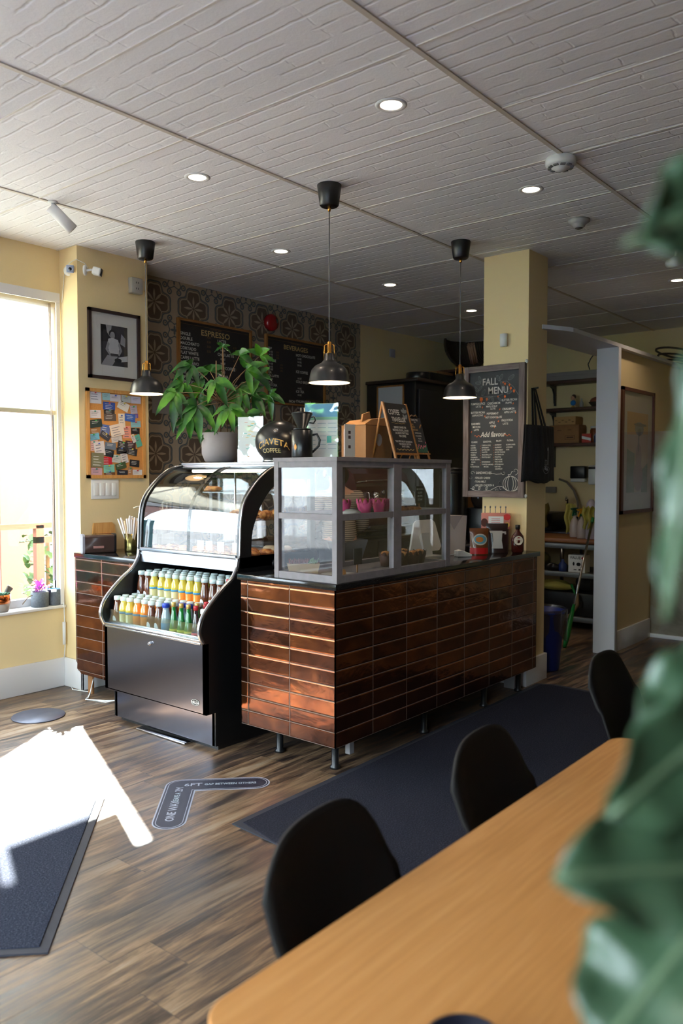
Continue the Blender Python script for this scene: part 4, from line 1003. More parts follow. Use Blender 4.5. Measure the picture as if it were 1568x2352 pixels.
# pinned cards: pixel-free coordinates on the board (x right, z up, from its centre)
CARDS = [(-.185,.252,.10,.085,0,'white',(214,210,214),'white sheet with a line drawing, top left corner'),(-.09,.262,.065,.05,2,'pale teal',(150,190,196),'pale teal card in the top row'),
(-.01,.258,.09,.05,0,'white',(206,200,206),'white card with a red pin in the top row'),(.085,.258,.08,.05,-2,'grey',(170,176,176),'grey green card with a teal pin in the top row'),(.175,.255,.085,.05,0,'lilac',(190,186,204),'pale lilac card in the top right corner'),
(-.065,.198,.10,.055,-2,'blue',(40,70,150),'blue card with a dark picture'),(-.065,.155,.09,.035,3,'black',(40,38,40),'narrow black card under the blue picture card'),(-.06,.118,.10,.05,2,'brown',(84,72,66),'dark brown photo card'),
(.06,.205,.095,.06,-22,'cream',(206,204,196),'cream card with a green square, tilted steeply'),(.155,.185,.06,.06,8,'lavender',(170,160,176),'lavender card with a round dark emblem'),(.18,.14,.035,.03,5,'violet',(110,80,150),'tiny violet card at the right'),
(-.19,.135,.095,.055,2,'white',(214,206,210),'blank pinkish white card at the left edge'),(.045,.10,.055,.10,4,'cream',(216,204,186),'tall cream tag with a teal pin'),(.12,.125,.09,.055,-3,'royal blue',(50,90,170),'royal blue card with white writing'),
(-.185,.07,.10,.055,8,'black green',(30,50,48),'black and green card at the left edge'),(.175,.08,.085,.045,4,'light blue',(130,180,190),'light blue card at the right edge'),(-.19,.015,.095,.05,3,'kraft',(160,110,60),'kraft card with a dark stamp'),
(-.105,.025,.075,.08,-6,'slate blue',(92,110,160),'slate blue card left of the big cream card'),(-.105,-.015,.085,.045,-30,'dark grey',(56,56,66),'dark grey card leaning below the slate blue one'),(.0,.03,.115,.085,14,'cream',(222,206,192),'large cream card with handwriting in the centre'),
(.09,.02,.07,.09,3,'salmon',(226,150,130),'salmon card with red marks'),(.17,.03,.075,.045,0,'black',(34,28,30),'black card with red logo at the right'),(.195,-.04,.05,.09,20,'teal',(90,170,150),'teal card with a white circle, tilted'),
(.15,-.025,.03,.06,25,'white',(210,200,200),'narrow white slip beside the teal card'),(-.205,-.025,.09,.045,10,'sky blue',(110,180,206),'sky blue card sticking past the left frame'),(.0,-.035,.09,.04,10,'white',(206,200,196),'white slip below the large cream card'),
(-.20,-.085,.07,.07,8,'peach',(226,180,170),'peach card at the left edge'),(-.155,-.105,.085,.10,8,'white',(222,214,212),'white sheet with blue print and a green pin'),(-.06,-.085,.09,.05,-3,'slate',(98,112,130),'slate grey card near the middle'),
(.05,-.075,.085,.05,-12,'black',(46,44,48),'black card with a round white logo'),(.125,-.07,.09,.055,-3,'maroon',(70,36,40),'maroon and black photo card'),(-.075,-.135,.085,.05,-12,'navy',(28,36,46),'navy card with teal writing'),(.04,-.115,.085,.045,3,'black',(36,34,38),'black card with a red arrow'),
(.135,-.12,.09,.05,-10,'charcoal',(44,42,46),'charcoal card with small white lines'),(-.175,-.185,.10,.10,-2,'olive',(126,124,96),'olive sheet near the lower left'),(-.09,-.19,.09,.055,-2,'red',(196,30,50),'red card'),(-.005,-.175,.075,.055,-6,'pale grey',(186,190,186),'pale grey card right of the red card'),
(.065,-.165,.06,.08,12,'white',(206,200,198),'white paper folded near the lower middle'),(-.075,-.245,.09,.055,3,'mint',(120,190,170),'mint and lilac card near the bottom'),(.03,-.225,.09,.045,14,'green',(60,80,50),'dark green card tilted near the bottom'),(.16,-.205,.085,.05,-5,'black',(30,30,34),'black card with a blue pin, lower right'),
(-.185,-.265,.095,.05,-2,'pink',(200,160,170),'pink and white card in the bottom left corner'),(-.07,-.278,.09,.03,2,'rust',(110,70,40),'rust brown card at the bottom edge'),(.045,-.275,.09,.04,-2,'midnight',(34,36,50),'midnight blue card at the bottom edge'),(.115,-.262,.04,.06,0,'tan',(170,120,80),'tan slip at the bottom'),(.185,-.272,.085,.04,-1,'white',(214,212,212),'white card with two small logos, bottom right corner')]
PINC = [(200, 40, 50), (40, 150, 120), (50, 90, 200), (230, 200, 60), (60, 170, 80)]
for i, (x, z, w, h, a, cn, col_, lab) in enumerate(CARDS):
    cm = mat('card_'+cn.replace(' ', '_')+'_%d' % i, col_, .7)
    full = (lab if 'card' in lab or 'sheet' in lab or 'slip' in lab or 'tag' in lab or 'paper' in lab else lab+' card')+' on the cork board'
    if lab == 'red card': full = 'bright red card pinned on the cork board'
    t = thing('pinned_card', full, 'card', (3.487+x*.94, PY-.0095-.0012*(i % 5), 1.79+z), 0, None, (0, R(-a), 0))
    MB().box((-w/2, -.0005, -h/2), (w/2, .0003, h/2)).build('card', cm, t)
    lum = sum(col_)/3; e = MB(); rnd = random.Random(i)
    for k in range(rnd.randint(2, 4)):
        x0_ = -w*.38+rnd.uniform(0, w*.1); e.flat([(x0_, h*(.22-.2*k)), (x0_+w*rnd.uniform(.35, .7), h*(.22-.2*k)), (x0_+w*.5, h*(.27-.2*k)), (x0_, h*(.27-.2*k))], -.0008)
    e.build('print', mat('card_print_light' if lum < 130 else 'card_print_dark', (210, 210, 206) if lum < 130 else (110, 110, 120), .8), t, fix=False)
    if i % 3 != 1:
        pm_ = mat('pin_%d' % (i % 5), PINC[i % 5], .3); MB().lathe([(.0045, 0), (.0035, .004), (.0048, .009), (.001, .010)], n=10, M=Matrix.Translation((0, -.0005, h*.36)) @ Matrix.Rotation(PI/2, 4, 'X')).build('pin', pm_, t)
t = wall_thing('light_switch_plate', 'wide four-gang white switch plate under the cork board', 'switch', 3.388, 1.398)
MB().box((-.114, -.007, -.068), (.114, 0, .068), r=.004).build('plate', 'white_plastic', t)
for k in range(4):
    MB().box((-.094+k*.05, -.011, -.045), (-.058+k*.05, -.006, .045), r=.002).build('rocker', 'white_plastic', t)
t = wall_thing('outlet_box', 'grey surface-mounted outlet box high on the pilaster wall', 'outlet', 3.655, 2.868)
MB().box((-.048, -.045, -.056), (.048, 0, .056), r=.004).build('box', mat('outlet_grey', (176, 172, 160), .5), t)
e = MB()
for z in (.02, -.022): e.box((-.012, -.0465, z-.006), (-.008, -.045, z+.006)).box((.006, -.0465, z-.006), (.010, -.045, z+.006))
e.build('sockets', 'black_plastic', t)
t = wall_thing('wall_plate', 'small cream plate right of the grey outlet box', 'wall plate', 3.735, 2.885)
MB().box((-.02, -.014, -.035), (.02, 0, .035), r=.003).build('plate', mat('cream_plate', (206, 196, 160), .5), t)
mat('cam_face', (40, 34, 38), .3); mat('cam_face_pale', (150, 160, 180), .3)
def indoor_cam(lab, loc, rz, fm='cam_face'):
    t = thing('security_camera', lab, 'camera', loc, rz)
    MB().lathe([(.034, 0), (.034, .012), (.02, .018)], n=24, M=Matrix.Rotation(PI/2, 4, 'X')).build('wall_mount', 'white_plastic', t)
    MB().tube([(0, -.015, 0), (0, -.045, .004), (.0, -.06, .004)], .008, 8).build('arm', 'white_plastic', t)
    MH = Matrix.Translation((.012, -.085, -.004)) @ Matrix.Rotation(.25, 4, 'X')
    MB().box((-.027, -.03, -.027), (.027, .03, .027), r=.012, seg=3, M=MH).build('housing', 'white_plastic', t)
    MB().box((-.024, -.0325, -.024), (.024, -.029, .024), r=.001, M=MH).build('face', fm, t)
    MB().lathe([(.011, 0), (.011, .003), (.001, .004)], n=16, M=MH @ Matrix.Translation((0, -.031, 0)) @ Matrix.Rotation(PI/2, 4, 'X')).build('lens', 'black_plastic', t)
    return t
indoor_cam('white security camera on the window side of the pilaster corner', (PX, 5.05, 2.905), R(-34), 'cam_face_pale')
indoor_cam('white security camera right of the pilaster corner above the picture', (3.245, PY, 2.905), R(42))
tag(place(MB().tube([(3.175, 5.05, 2.94), (3.17, 4.98, 2.955), (3.18, 4.94, 2.965), (3.24, 4.935, 2.95), (3.27, 4.935, 2.92)], .0025, 6).tube([(3.183, 5.09, 2.90), (3.183, 5.11, 2.80), (3.183, 5.13, 2.70)], .0025, 6).build('camera_cable', 'white_plastic'), (0, 0, 0)), 'thin white cable running between the two security cameras', 'cable')

# ---------------------------------------------------------------- patterned wall things
def frame4(t, w, h, f, d, mh, mv):
    for z0 in (-h/2, h/2-f): MB().box((-w/2+f, -d, z0), (w/2-f, 0, z0+f)).build('frame_rail', mh, t)
    for x0 in (-w/2, w/2-f): MB().box((x0, -d-.002, -h/2), (x0+f, 0, h/2)).build('frame_stile', mv, t)
def menu_board(name, lab, x, z, w, h, y=WY):
    t = thing(name, lab, 'menu board', (x, y, z))
    f = .018
    frame4(t, w, h, f, .03, 'frame_wood', 'frame_wood_v')
    MB().box((-w/2+f*.8, -.012, -h/2+f*.8), (w/2-f*.8, -.004, h/2-f*.8)).build('board', 'slate_board', t)
    e = MB(); e.box((-w/2+f+.01, -.0135, h/2-f-.022), (w/2-f-.01, -.0125, h/2-f-.0195)).build('gold_line', 'chalk_dim', t)
    return t
t = menu_board('chalk_menu_board', 'large chalk menu board headed Espresso, partly behind the money tree', 4.70, 2.46, .825, .632)
letters([('ESPRESSO', .066, .0, .225, 'CENTER')], 'heading', 'chalk_gold', t, y=-.0135, wob=0, xs=1.15)
L1 = ['SINGLE', 'DOUBLE', 'MACCHIATO', 'CORTADO', 'FLAT WHITE', 'CAFFE LATTE', 'AMERICANO', 'MOCHA', 'CAPPUCCINO', 'AFFOGATO', 'ESPRESSO TONIC', 'ALMOND MILK', 'SOY']
L2 = ['LATTE', '12 OZ', '16 OZ', 'CHAI LATTE', '12 OZ', '16 OZ', 'ICED COFFEE', '12 OZ', 'VIENNA', '16 OZ', 'LONDON FOG', '12 OZ']
letters([(s_, .036, -.385, .195-.039*i) for i, s_ in enumerate(L1)]+[(s_, .036 if 'OZ' not in s_ else .022, .02 if 'OZ' not in s_ else .05, .178-.037*i) for i, s_ in enumerate(L2)], 'menu_text', 'chalk', t, y=-.0135, wob=1.0, xs=.95)
letters([('3.50', .026, -.10, .195-.039*i) for i in range(4)]+[('4.75', .024, .20, .14-.037*i) for i in range(6)]+[('COFFEE BAR', .024, 0, .268, 'CENTER')], 'price_text', 'chalk_dim', t, y=-.0134)
t = menu_board('chalk_menu_board', 'chalk menu board headed Beverages, behind the middle pendant lamp', 5.706, 2.466, .825, .626)
letters([('BEVERAGES', .060, .0, .222, 'CENTER')], 'heading', 'chalk_gold', t, y=-.0135, xs=1.1)
A = [('DRIP', .03), ('12 OZ', .022), ('16 OZ', .022), ('20 OZ', .022), ('RED EYE', .032), ('12 OZ', .022), ('16 OZ', .022), ('20 OZ', .022), ('TEA', .032), ('TEA LATTE', .032), ('12 OZ', .022), ('16 OZ', .022), ('MATCHA', .032), ('12 OZ', .022), ('16 OZ', .022), ('20 OZ', .022), ('ALL SYRUPS', .030), ('ICE', .026)]
z = .19; it = []
for s_, sz in A: it.append((s_, sz, -.385 if sz > .025 else -.37, z)); z -= .031 if sz > .025 else .026
z = .165
for s_, sz in [('HOT CHOCOLATE', .034), ('12 OZ', .022), ('16 OZ', .022), ('20 OZ', .022), ('', .02), ('ICE COFFEE', .034), ('', .01), ('16 OZ', .022), ('COLD BREW', .034), ('', .01), ('16 OZ', .022), ('ICE TEA', .034), ('16 OZ', .022), ('', .01), ('ITALIAN SODA', .034), ('', .01), ('16 OZ', .022)]:
    if s_: it.append((s_, sz, .0 if sz > .025 else .02, z))
    z -= .031
it.append(('DECAF', .03, -.10, -.275))
letters(it, 'menu_text', 'chalk', t, y=-.0135, wob=.8, xs=.95)
letters([('AVAILABLE TODAY', .028, .14, -.25)]+[('2.95', .022, -.27, .16-.026*i) for i in range(3)]+[('3.95', .022, -.22, .05-.027*i) for i in range(3)]+[('HOUSE MADE', .022, 0, .268, 'CENTER')], 'gold_text', 'chalk_dim', t, y=-.0134)
t = thing('alarm_bell', 'round red fire alarm bell on the patterned wall between the menu boards', 'alarm bell', (5.37, WY, 2.888))
MB().lathe([(.078, 0), (.078, .02), (.070, .045), (.03, .058), (.001, .06)], n=36, M=Matrix.Rotation(PI/2, 4, 'X')).build('bell', mat('alarm_red', (150, 16, 24), .25, coat=.5), t)
MB().lathe([(.02, 0), (.02, .004), (.001, .004)], n=16, M=Matrix.Translation((.03, -.054, .012)) @ Matrix.Rotation(PI/2, 4, 'X')).build('centre_badge', mat('alarm_badge', (50, 84, 90), .5), t)
tag(place(MB().box((-.10, -.004, -.095), (.10, 0, .095)).build('notice_sheet', mat('grey_sheet', (150, 146, 146), .8)), (4.137, WY, 2.085)), 'blank pale sheet on the patterned wall left of the plant', 'paper')
tag(place(MB().box((-.05, -.012, -.045), (.05, 0, .045), r=.004).build('wall_plate', mat('lilac_plate', (176, 168, 176), .5)), (7.27, WY, 2.83)), 'square pale plate on the yellow wall past the patterned tiles', 'wall plate')

# ---------------------------------------------------------------- column: fall menu, sensor, tote bag
t = thing('chalk_menu_board', 'tall weathered-wood framed chalkboard headed Fall Menu on the column', 'menu board', (5.229, 2.861, 1.812), -PI/2)
w, h, f = .49, .945, .044
frame4(t, w, h, f, .032, 'weathered_wood', 'weathered_wood_v')
MB().box((-w/2+f*.9, -.014, -h/2+f*.9), (w/2-f*.9, -.004, h/2-f*.9)).build('board', 'slate_board_cool', t)
Yb = -.0155
letters([('FALL', .070, -.035, .355, 'CENTER'), ('MENU', .070, .03, .290, 'CENTER')], 'heading', 'chalk', t, y=Yb, xs=.85)
it = [('PUMPKIN SPICE', .0215, -.19, .203), ('LATTE', .019, -.15, .183), ('CARDAMOM', .023, -.055, .20), ('MAPLE SYRUP', .019, -.065, .180), ('LATTE', .018, -.03, .162), ('BUTTER PECAN', .022, .06, .218), ('FRAPPE', .019, .09, .198),
      ('BUTTER PECAN', .021, -.19, .140), ('CAPPUCCINO', .018, -.18, .120), ('PEPPERMINT', .022, -.06, .128), ('HOT CHOCOLATE', .020, -.07, .102), ('CINNAMON', .022, .065, .155), ('APPLE LATTE', .020, .08, .132),
      ('KASHMIRI', .021, -.185, .058), ('MATCHA', .020, -.175, .036), ('LATTE', .019, -.165, .014), ('APPLE', .022, -.04, .063), ('CIDER', .022, -.03, .038), ('FALLOODA', .022, .06, .075), ('LATTE', .019, .07, .051),
      ('CLASSIC', .018, -.185, -.073), ('SEASONAL', .018, -.088, -.073), ('FRUITY', .017, .018, -.070), ('FLORAL', .018, .105, -.068)]
C1 = ['VANILLA', 'CARAMEL', 'PISTACHIO', 'HAZELNUT', 'TIRAMISU', 'CINNAMON', 'SPICED BROWN', '   SUGAR', 'CHAI', 'BUTTER PECAN']
C2 = ['PUMPKIN SPICE', 'PEPPERMINT', 'BUTTER RUM', 'TOASTED', ' MARSHMALLOW', 'FROSTED MINT', '', 'GINGERBREAD', 'TOASTED ALMOND', '      MOCHA']
C3 = ['RASPBERRY', 'BLUEBERRY', 'STRAWBERRY', 'BLOOD ORANGE', 'WATERMELON', 'PINEAPPLE', 'LEMON-LIME', 'WILD GRAPE', 'APPLE-MANGO', 'RUBY RED', ' GRAPEFRUIT']
C4 = ['ELDERFLOWER', 'LAVENDER', 'ROSE']
for cx_, Ls in ((-.192, C1), (-.098, C2), (.008, C3), (.098, C4)):
    for i, s_ in enumerate(Ls):
        if s_: it.append((s_, .0135, cx_, -.098-.0172*i))
it += [('SANDWICHES', .026, -.145, -.298), ('-GRILLED CHEESE', .021, -.155, -.333), ('-TUNA MELT', .021, -.155, -.361), ('-GRILLED CHICKEN &', .021, -.155, -.389)]
letters(it, 'menu_text', 'chalk', t, y=Yb, wob=1.2, xs=.78)
letters([('Add flavour', .052, -.01, -.022, 'CENTER', .25)], 'script_heading', 'chalk', t, y=Yb, xs=.8)
e = MB()
for cx, cz, r_ in ((-.105, .235, .016), (-.06, .235, .010), (.085, .335, .009), (.07, .345, .006), (.12, .325, .008), (.13, .30, .010), (.155, .28, .010), (.085, .245, .009), (.03, .248, .007)):
    disc(e, cx, cz, r_*.85, r_, y=Yb); e.flat([(cx-r_*.5, cz-r_*.6), (cx+r_*.5, cz-r_*.6), (cx, cz-r_*1.7)], Yb)
for i in range(10):
    if i < 9: disc(e, -.107, -.102-.0172*i, .002, y=Yb); disc(e, .0, -.100-.0172*i, .002, y=Yb)
for cx in (-.13, .115): stroke(e, [(cx-.03+i*.004, -.03+.006*math.sin(i*.9)) for i in range(14)], .003, y=Yb)
for cx, cz in ((-.1, .175), (-.08, .11), (.04, .155), (.02, .095), (.145, .19), (.165, .125), (.0, .03), (.03, .07), (-.19, .0)): stroke(e, [(cx, cz), (cx+.01, cz+.003)], .003, y=Yb); stroke(e, [(cx+.004, cz-.005), (cx+.006, cz+.008)], .003, y=Yb)
e.build('orange_lanterns', 'chalk_orange', t, fix=False)
e = MB()
def leafdraw(e, cx, cz, L_, a, w_=.4):
    pts = []
    for i in range(17):
        u = i/16; th = 2*PI*u; x = L_*.5*(1-math.cos(th))*.5*2; pts.append((L_*(.5-.5*math.cos(th)), L_*w_*.5*math.sin(th)))
    c, s_ = math.cos(R(a)), math.sin(R(a)); q = [(cx+p[0]*c-p[1]*s_, cz+p[0]*s_+p[1]*c) for p in pts]; stroke(e, q, .0025, y=Yb); stroke(e, [(cx, cz), (cx+L_*c, cz+L_*s_)], .0018, y=Yb)
for cx, cz, L_, a in ((-.11, .36, .045, 110), (-.11, .35, .045, 170), (-.10, .33, .04, 230), (.04, .36, .05, 60), (.045, .355, .05, 120), (.05, .35, .045, -60), (.11, .36, .055, 35), (-.13, .29, .05, 130), (-.14, .27, .05, 190), (-.10, .26, .05, 60), (.095, .27, .05, 80), (.10, .265, .04, 20), (-.02, .25, .04, -70), (.03, .24, .035, -40), (-.03, .245, .04, 200)): leafdraw(e, cx, cz, L_, a)
stroke(e, [(-.15, .255), (-.10, .250), (-.04, .252), (.02, .252), (.07, .262)], .003, y=Yb); stroke(e, [(.05, .35), (.10, .352), (.15, .31), (.19, .25)], .003, y=Yb)
e.build('leaf_drawing', 'chalk_grey', t, fix=False)
e = MB(); pcx, pcz = .135, -.375
for rx in (.060, .042, .022): stroke(e, [(pcx+rx*math.cos(R(a)), pcz+.055*math.sin(R(a))) for a in range(0, 361, 15)], .003, y=Yb)
stroke(e, [(pcx-.01, pcz+.053), (pcx-.02, pcz+.065), (pcx+.0, pcz+.066), (pcx+.01, pcz+.088), (pcx+.02, pcz+.085)], .003, y=Yb)
def curl(e, cx, cz, r_, a0, turns, s_=1): stroke(e, [(cx+r_*(1-i/30)*math.cos(R(a0+s_*i*turns*12)), cz+r_*(1-i/30)*math.sin(R(a0+s_*i*turns*12))) for i in range(30)], .0025, y=Yb)
curl(e, .17, -.285, .028, -90, 1); curl(e, -.175, -.30, .018, 0, 1); curl(e, -.185, -.33, .015, 180, 1); curl(e, .08, -.295, .020, 180, .9); curl(e, .06, -.41, .020, 0, 1); curl(e, .03, -.425, .016, 180, 1, -1); curl(e, .05, -.37, .012, 90, 1)
stroke(e, [(-.03, -.298), (.02, -.307), (.06, -.305)], .0025, y=Yb); stroke(e, [(-.19, -.41), (-.14, -.428), (-.09, -.43), (-.03, -.425), (.0, -.41), (.04, -.392), (.08, -.40), (.12, -.43), (.17, -.425), (.19, -.41)], .003, y=Yb)
for x in (-.17, -.12, -.06): leafdraw(e, x, -.42, .025, 70, .6)
e.build('pumpkin_drawing', 'chalk', t, fix=False)
tag(place(MB().lathe([(.026, 0), (.029, .05), (.028, .088), (.001, .09)], n=20, sx=.8, sy=1).build('wall_sensor', 'white_plastic'), (5.213, 2.79, 2.41)), 'small white motion sensor on the column above the fall menu', 'sensor')
for k, (y, z) in enumerate(((2.615, 2.292), (2.612, 1.352))):
    tag(place(MB().ell((0, 0, 0), (.012, .012, .014)).build('hanging_clip', 'white_plastic'), (5.222, y, z)), ('white clip at the top right corner of the fall menu', 'white clip at the lower right corner of the fall menu')[k], 'clip')
t = thing('tote_bag', 'black canvas tote bag hanging by its straps on the column side', 'bag', (5.385, 2.605, 1.45))
e = MB()
def bagf(front):
    def f_(u, v):
        x = (u-.5)*(.44+.07*v*0+.08*(1-v)); z = .40*v-(.0 if v < .9 else .02*abs(u-.5)*0); bul = .045*math.sin(PI*min(1, max(0, u)))*(.25+.75*math.sin(PI*min(.95, .25+v*.6)))
        fold = .012*math.sin(u*22+v*2)*(.3+v*.7)
        return (x+.0*v, (-.008-bul-abs(fold)) if front else -.004, z+.012*math.sin(u*9)*(1-v))
    return f_
e.grid(bagf(True), 28, 16); e.grid(bagf(False), 28, 16)
e.build('bag_body', mat('black_canvas', (20, 20, 23), .85, bump=.3, noise_scale=150), t, fix=False, solid=.003)
e = MB()
for y0 in (-.012, -.035):
    for sgn, xb in ((-1, -.10), (1, .05)):
        p0 = Vector((xb, y0, .39)); p1 = Vector((-.10+.01*sgn, y0*.6, .66)); d = (p1-p0); n = Vector((.016, 0, 0))
        e.add([tuple(p0-n), tuple(p0+n), tuple(p1+n*.6), tuple(p1-n*.6)], [(0, 1, 2, 3)])
e.build('strap', 'black_canvas', t, fix=False, solid=.003)
e = MB(); by = -.068
for pts in ([(0, .12), (.005, .22), (.0, .24), (.012, .245), (.018, .22), (.015, .12)], [(-.04, .12), (-.035, .155), (-.012, .155), (-.008, .12), (-.04, .12)], [(-.05, .11), (.02, .105)]): stroke(e, [(p[0]+.02, p[1]) for p in pts], .004, y=by)
stroke(e, [(p[0]+.01, p[1]) for p in arc(-.01, .10, .05, 180, 360, 14, .04)], .003, y=by); disc(e, -.012, .095, .014, .011, y=by); disc(e, .015, .088, .013, .010, y=by); disc(e, .025, .232, .008, .012, y=by)
e.build('printed_logo', mat('print_grey', (150, 150, 156), .8), t, fix=False)
MB().cyl((-.10, 0, .655), (-.10, -.05, .66), .006).build('hook', 'black_metal', t)
# ---------------------------------------------------------------- right half of the counter
t = thing('point_of_sale_tablet', 'white tablet stand seen from behind through the cabinet end', 'tablet', (4.36, 2.86, CT), R(-8))
e = MB(); e.prism([(-.02, 0), (.16, 0), (.16, .012), (-.02, .012)], -.10, .12, 'x'); e.build('base', 'white_plastic', t)
e = MB(); e.prism([(-.15, .045), (.13, .045), (.16, .07), (.16, .235), (.135, .255), (-.01, .255), (-.04, .235)], -.0, .016, M=Matrix.Rotation(-.35, 4, 'X')); e.build('tablet', 'white_plastic', t)
e = MB(); e.prism([(.0, .01), (.13, .01), (.03, .16)], -.03, .05, 'x'); e.build('stand', 'white_plastic', t)
t = thing('paper_bag', 'folded white paper bag standing just right of the wooden cabinet', 'bag', (4.74, 2.90, CT), R(-25))
e = MB(); e.prism([(-.07, 0), (.07, 0), (.085, .255), (-.08, .262)], -.03, .03); e.build('bag', mat('bag_white', (206, 196, 190), .75), t)
e = MB(); e.flat([(-.078, .255), (.05, .258), (-.02, .16)], -.032); e.build('fold', mat('bag_fold', (170, 160, 160), .75), t, fix=False)
t = thing('card_reader', 'small white wedge-shaped card reader on the black worktop', 'card reader', (4.585, 2.735, CT), R(-35))
e = MB(); e.prism([(-.05, 0), (.05, 0), (.052, .015), (-.02, .045), (-.05, .04)], -.03, .03); o = e.build('body', 'white_plastic', t)
md = o.modifiers.new('b', 'BEVEL'); md.width = .004; md.segments = 3
MB().tube([(-.05, .0, .02), (-.12, .02, .004), (-.2, .06, .003)], .0025, 6).build('cable', 'white_plastic', t)
def pouch(mb, w, h, d):
    def f_(sgn): return lambda u, v: ((u-.5)*w*(1-.06*math.sin(PI*v)), sgn*(d*.5*(1-v)**.7*(1-abs(2*u-1)**3)+.002), h*v)
    mb.grid(f_(-1), 12, 10); mb.grid(f_(1), 12, 10); mb.add([((u-.5)*w, s_*(d*.5*(1-abs(2*u-1)**3)+.002), 0) for s_ in (-1, 1) for u in [i/8 for i in range(9)]], [(i, i+1, i+10, i+9) for i in range(8)])
    return mb
t = thing('snack_pouch', 'amber snack pouch with an oval picture label and red base band', 'snack bag', (4.79, 2.735, CT), R(-48))
pouch(MB(), .13, .175, .06).build('pouch', mat('pouch_amber', (110, 62, 26), .3, coat=.4, noise_amt=.4, noise_scale=25), t, fix=False)
def onp(q, d=.06, h=.175, w=.13):
    v = max(0, min(1, q[1]/h)); u = q[0]/w+.5; return (q[0], -(d*.5*(1-v)**.7*(1-abs(2*u-1)**3)+.0035), q[1])
e = MB()
def pdisc(e, cx, cz, rx, rz, off, mi):
    n = 24; rings = [0, .5, 1]; vs = []
    for r_ in rings[1:]:
        for i in range(n):
            a = 2*PI*i/n; p = onp((cx+rx*r_*math.cos(a), cz+rz*r_*math.sin(a))); vs.append((p[0], p[1]-off, p[2]))
    c = onp((cx, cz)); vs.append((c[0], c[1]-off, c[2]))
    e.add(vs, [(i, (i+1) % n, 2*n) for i in range(n)]+[(i, (i+1) % n, n+(i+1) % n, n+i) for i in range(n)], mi)
pdisc(e, .005, .10, .048, .038, 0, 0); pdisc(e, .005, .10, .040, .030, .001, 1); pdisc(e, .0, .10, .026, .018, .002, 2)
e.build('oval_label', [mat('lab_cream', (206, 200, 186), .5), mat('lab_sky', (100, 160, 180), .5), mat('lab_waffle', (196, 120, 50), .5)], t, fix=False)
e = MB(); e.grid(lambda u, v: onp(((u-.5)*.122, .004+.04*v)), 12, 4); e.build('red_band', mat('pouch_red', (186, 24, 30), .4), t, fix=False)
t = thing('coffee_bag', 'dark brown coffee bag printed with a pale stovetop pot', 'coffee bag', (4.975, 2.70, CT), R(-52))
pouch(MB(), .15, .20, .06).build('bag', mat('bag_dark', (48, 30, 28), .3, coat=.3), t, fix=False)
e = MB(); onq = lambda q: (lambda p: (p[0], p[1]-.001, p[2]))(onp(q, .06, .20, .15))
def gshape(e, xs, zs, nu=6, nv=8, mi=0):
    (z0, w0, c0), (z1, w1, c1) = zs; e.grid(lambda u, v: onq((c0+(c1-c0)*v+(u-.5)*(w0+(w1-w0)*v), z0+(z1-z0)*v)), nu, nv, mi)
gshape(e, 0, ((.03, .075, 0), (.085, .058, 0))); gshape(e, 0, ((.085, .058, 0), (.15, .070, 0))); gshape(e, 0, ((.135, .02, -.038), (.15, .03, -.04))); gshape(e, 0, ((.134, .03, .045), (.146, .03, .045))); gshape(e, 0, ((.125, .012, .055), (.134, .012, .055)))
e.build('pot_print', mat('pot_print', (196, 192, 188), .5), t, fix=False)
t = thing('syrup_bottle', 'round-shouldered maple syrup bottle with a black cap at the counter end', 'bottle', (5.055, 2.585, CT), R(-50))
MB().lathe([(.034, 0), (.042, .008), (.044, .05), (.046, .085), (.040, .115), (.020, .14), (.014, .15), (.014, .165)], n=32, sy=.62).build('glass_body', mat('syrup', (70, 22, 16), .06, coat=1), t)
MB().lathe([(.0165, .163), (.0165, .19), (.001, .191)], n=24).build('cap', 'black_plastic', t)
e = MB(); e.add([(.031*math.cos(a), -.0305+.004*abs(math.cos(a)), .085+.031*math.sin(a)) for a in [2*PI*i/24 for i in range(24)]], [tuple(range(24))]); lb_ = e.build('round_label', mat('label_cream', (220, 206, 184), .6), t, fix=False)
e = MB(); e.flat([(-.010, .10), (.010, .10), (.006, .108), (-.004, .109)], -.0312); e.flat([(-.02, .083), (.02, .083), (.02, .085), (-.02, .085)], -.0312); e.build('label_print', mat('label_red', (150, 40, 36), .6), lb_, fix=False)
t = thing('drink_stick_display', 'red fruit-printed display card with glass-tipped sticks above the coffee bag', 'display', (5.12, 2.79, CT), R(-62))
MB().box((-.07, .0, 0), (.09, .05, .15)).build('stand', mat('stand_brown', (60, 36, 30), .6), t)
MB().box((-.10, -.006, .150), (.10, .05, .262), r=.002).build('card', mat('card_pink', (206, 130, 116), .6), t)
e = MB(); e.flat([(-.05, .165), (.055, .165), (.055, .24), (-.05, .24)], -.007, 0); disc(e, .078, .235, .026, .022, y=-.0065, mi=1); disc(e, -.078, .195, .024, .03, y=-.0065, mi=2); disc(e, .08, .18, .018, y=-.0065, mi=3)
for k in range(4): e.flat([(-.03, .22-.012*k), (.03, .22-.012*k), (.03, .224-.012*k), (-.03, .224-.012*k)], -.0075, 4)
e.build('card_print', ['paper', mat('fruit_red', (206, 40, 30), .5), mat('nut_brown', (90, 40, 20), .5), mat('citrus', (226, 190, 90), .5), mat('print_rose', (206, 90, 90), .5)], t, fix=False)
for k in range(5):
    e = MB(); e.cyl((-.075+.036*k, .01, .26), (-.075+.036*k, .01, .30), .0028, n=8); e.ell((-.075+.036*k, .01, .305), (.006, .006, .008), 10, 8); e.build('stick', mat('stick_grey', (120, 120, 126), .3), t)

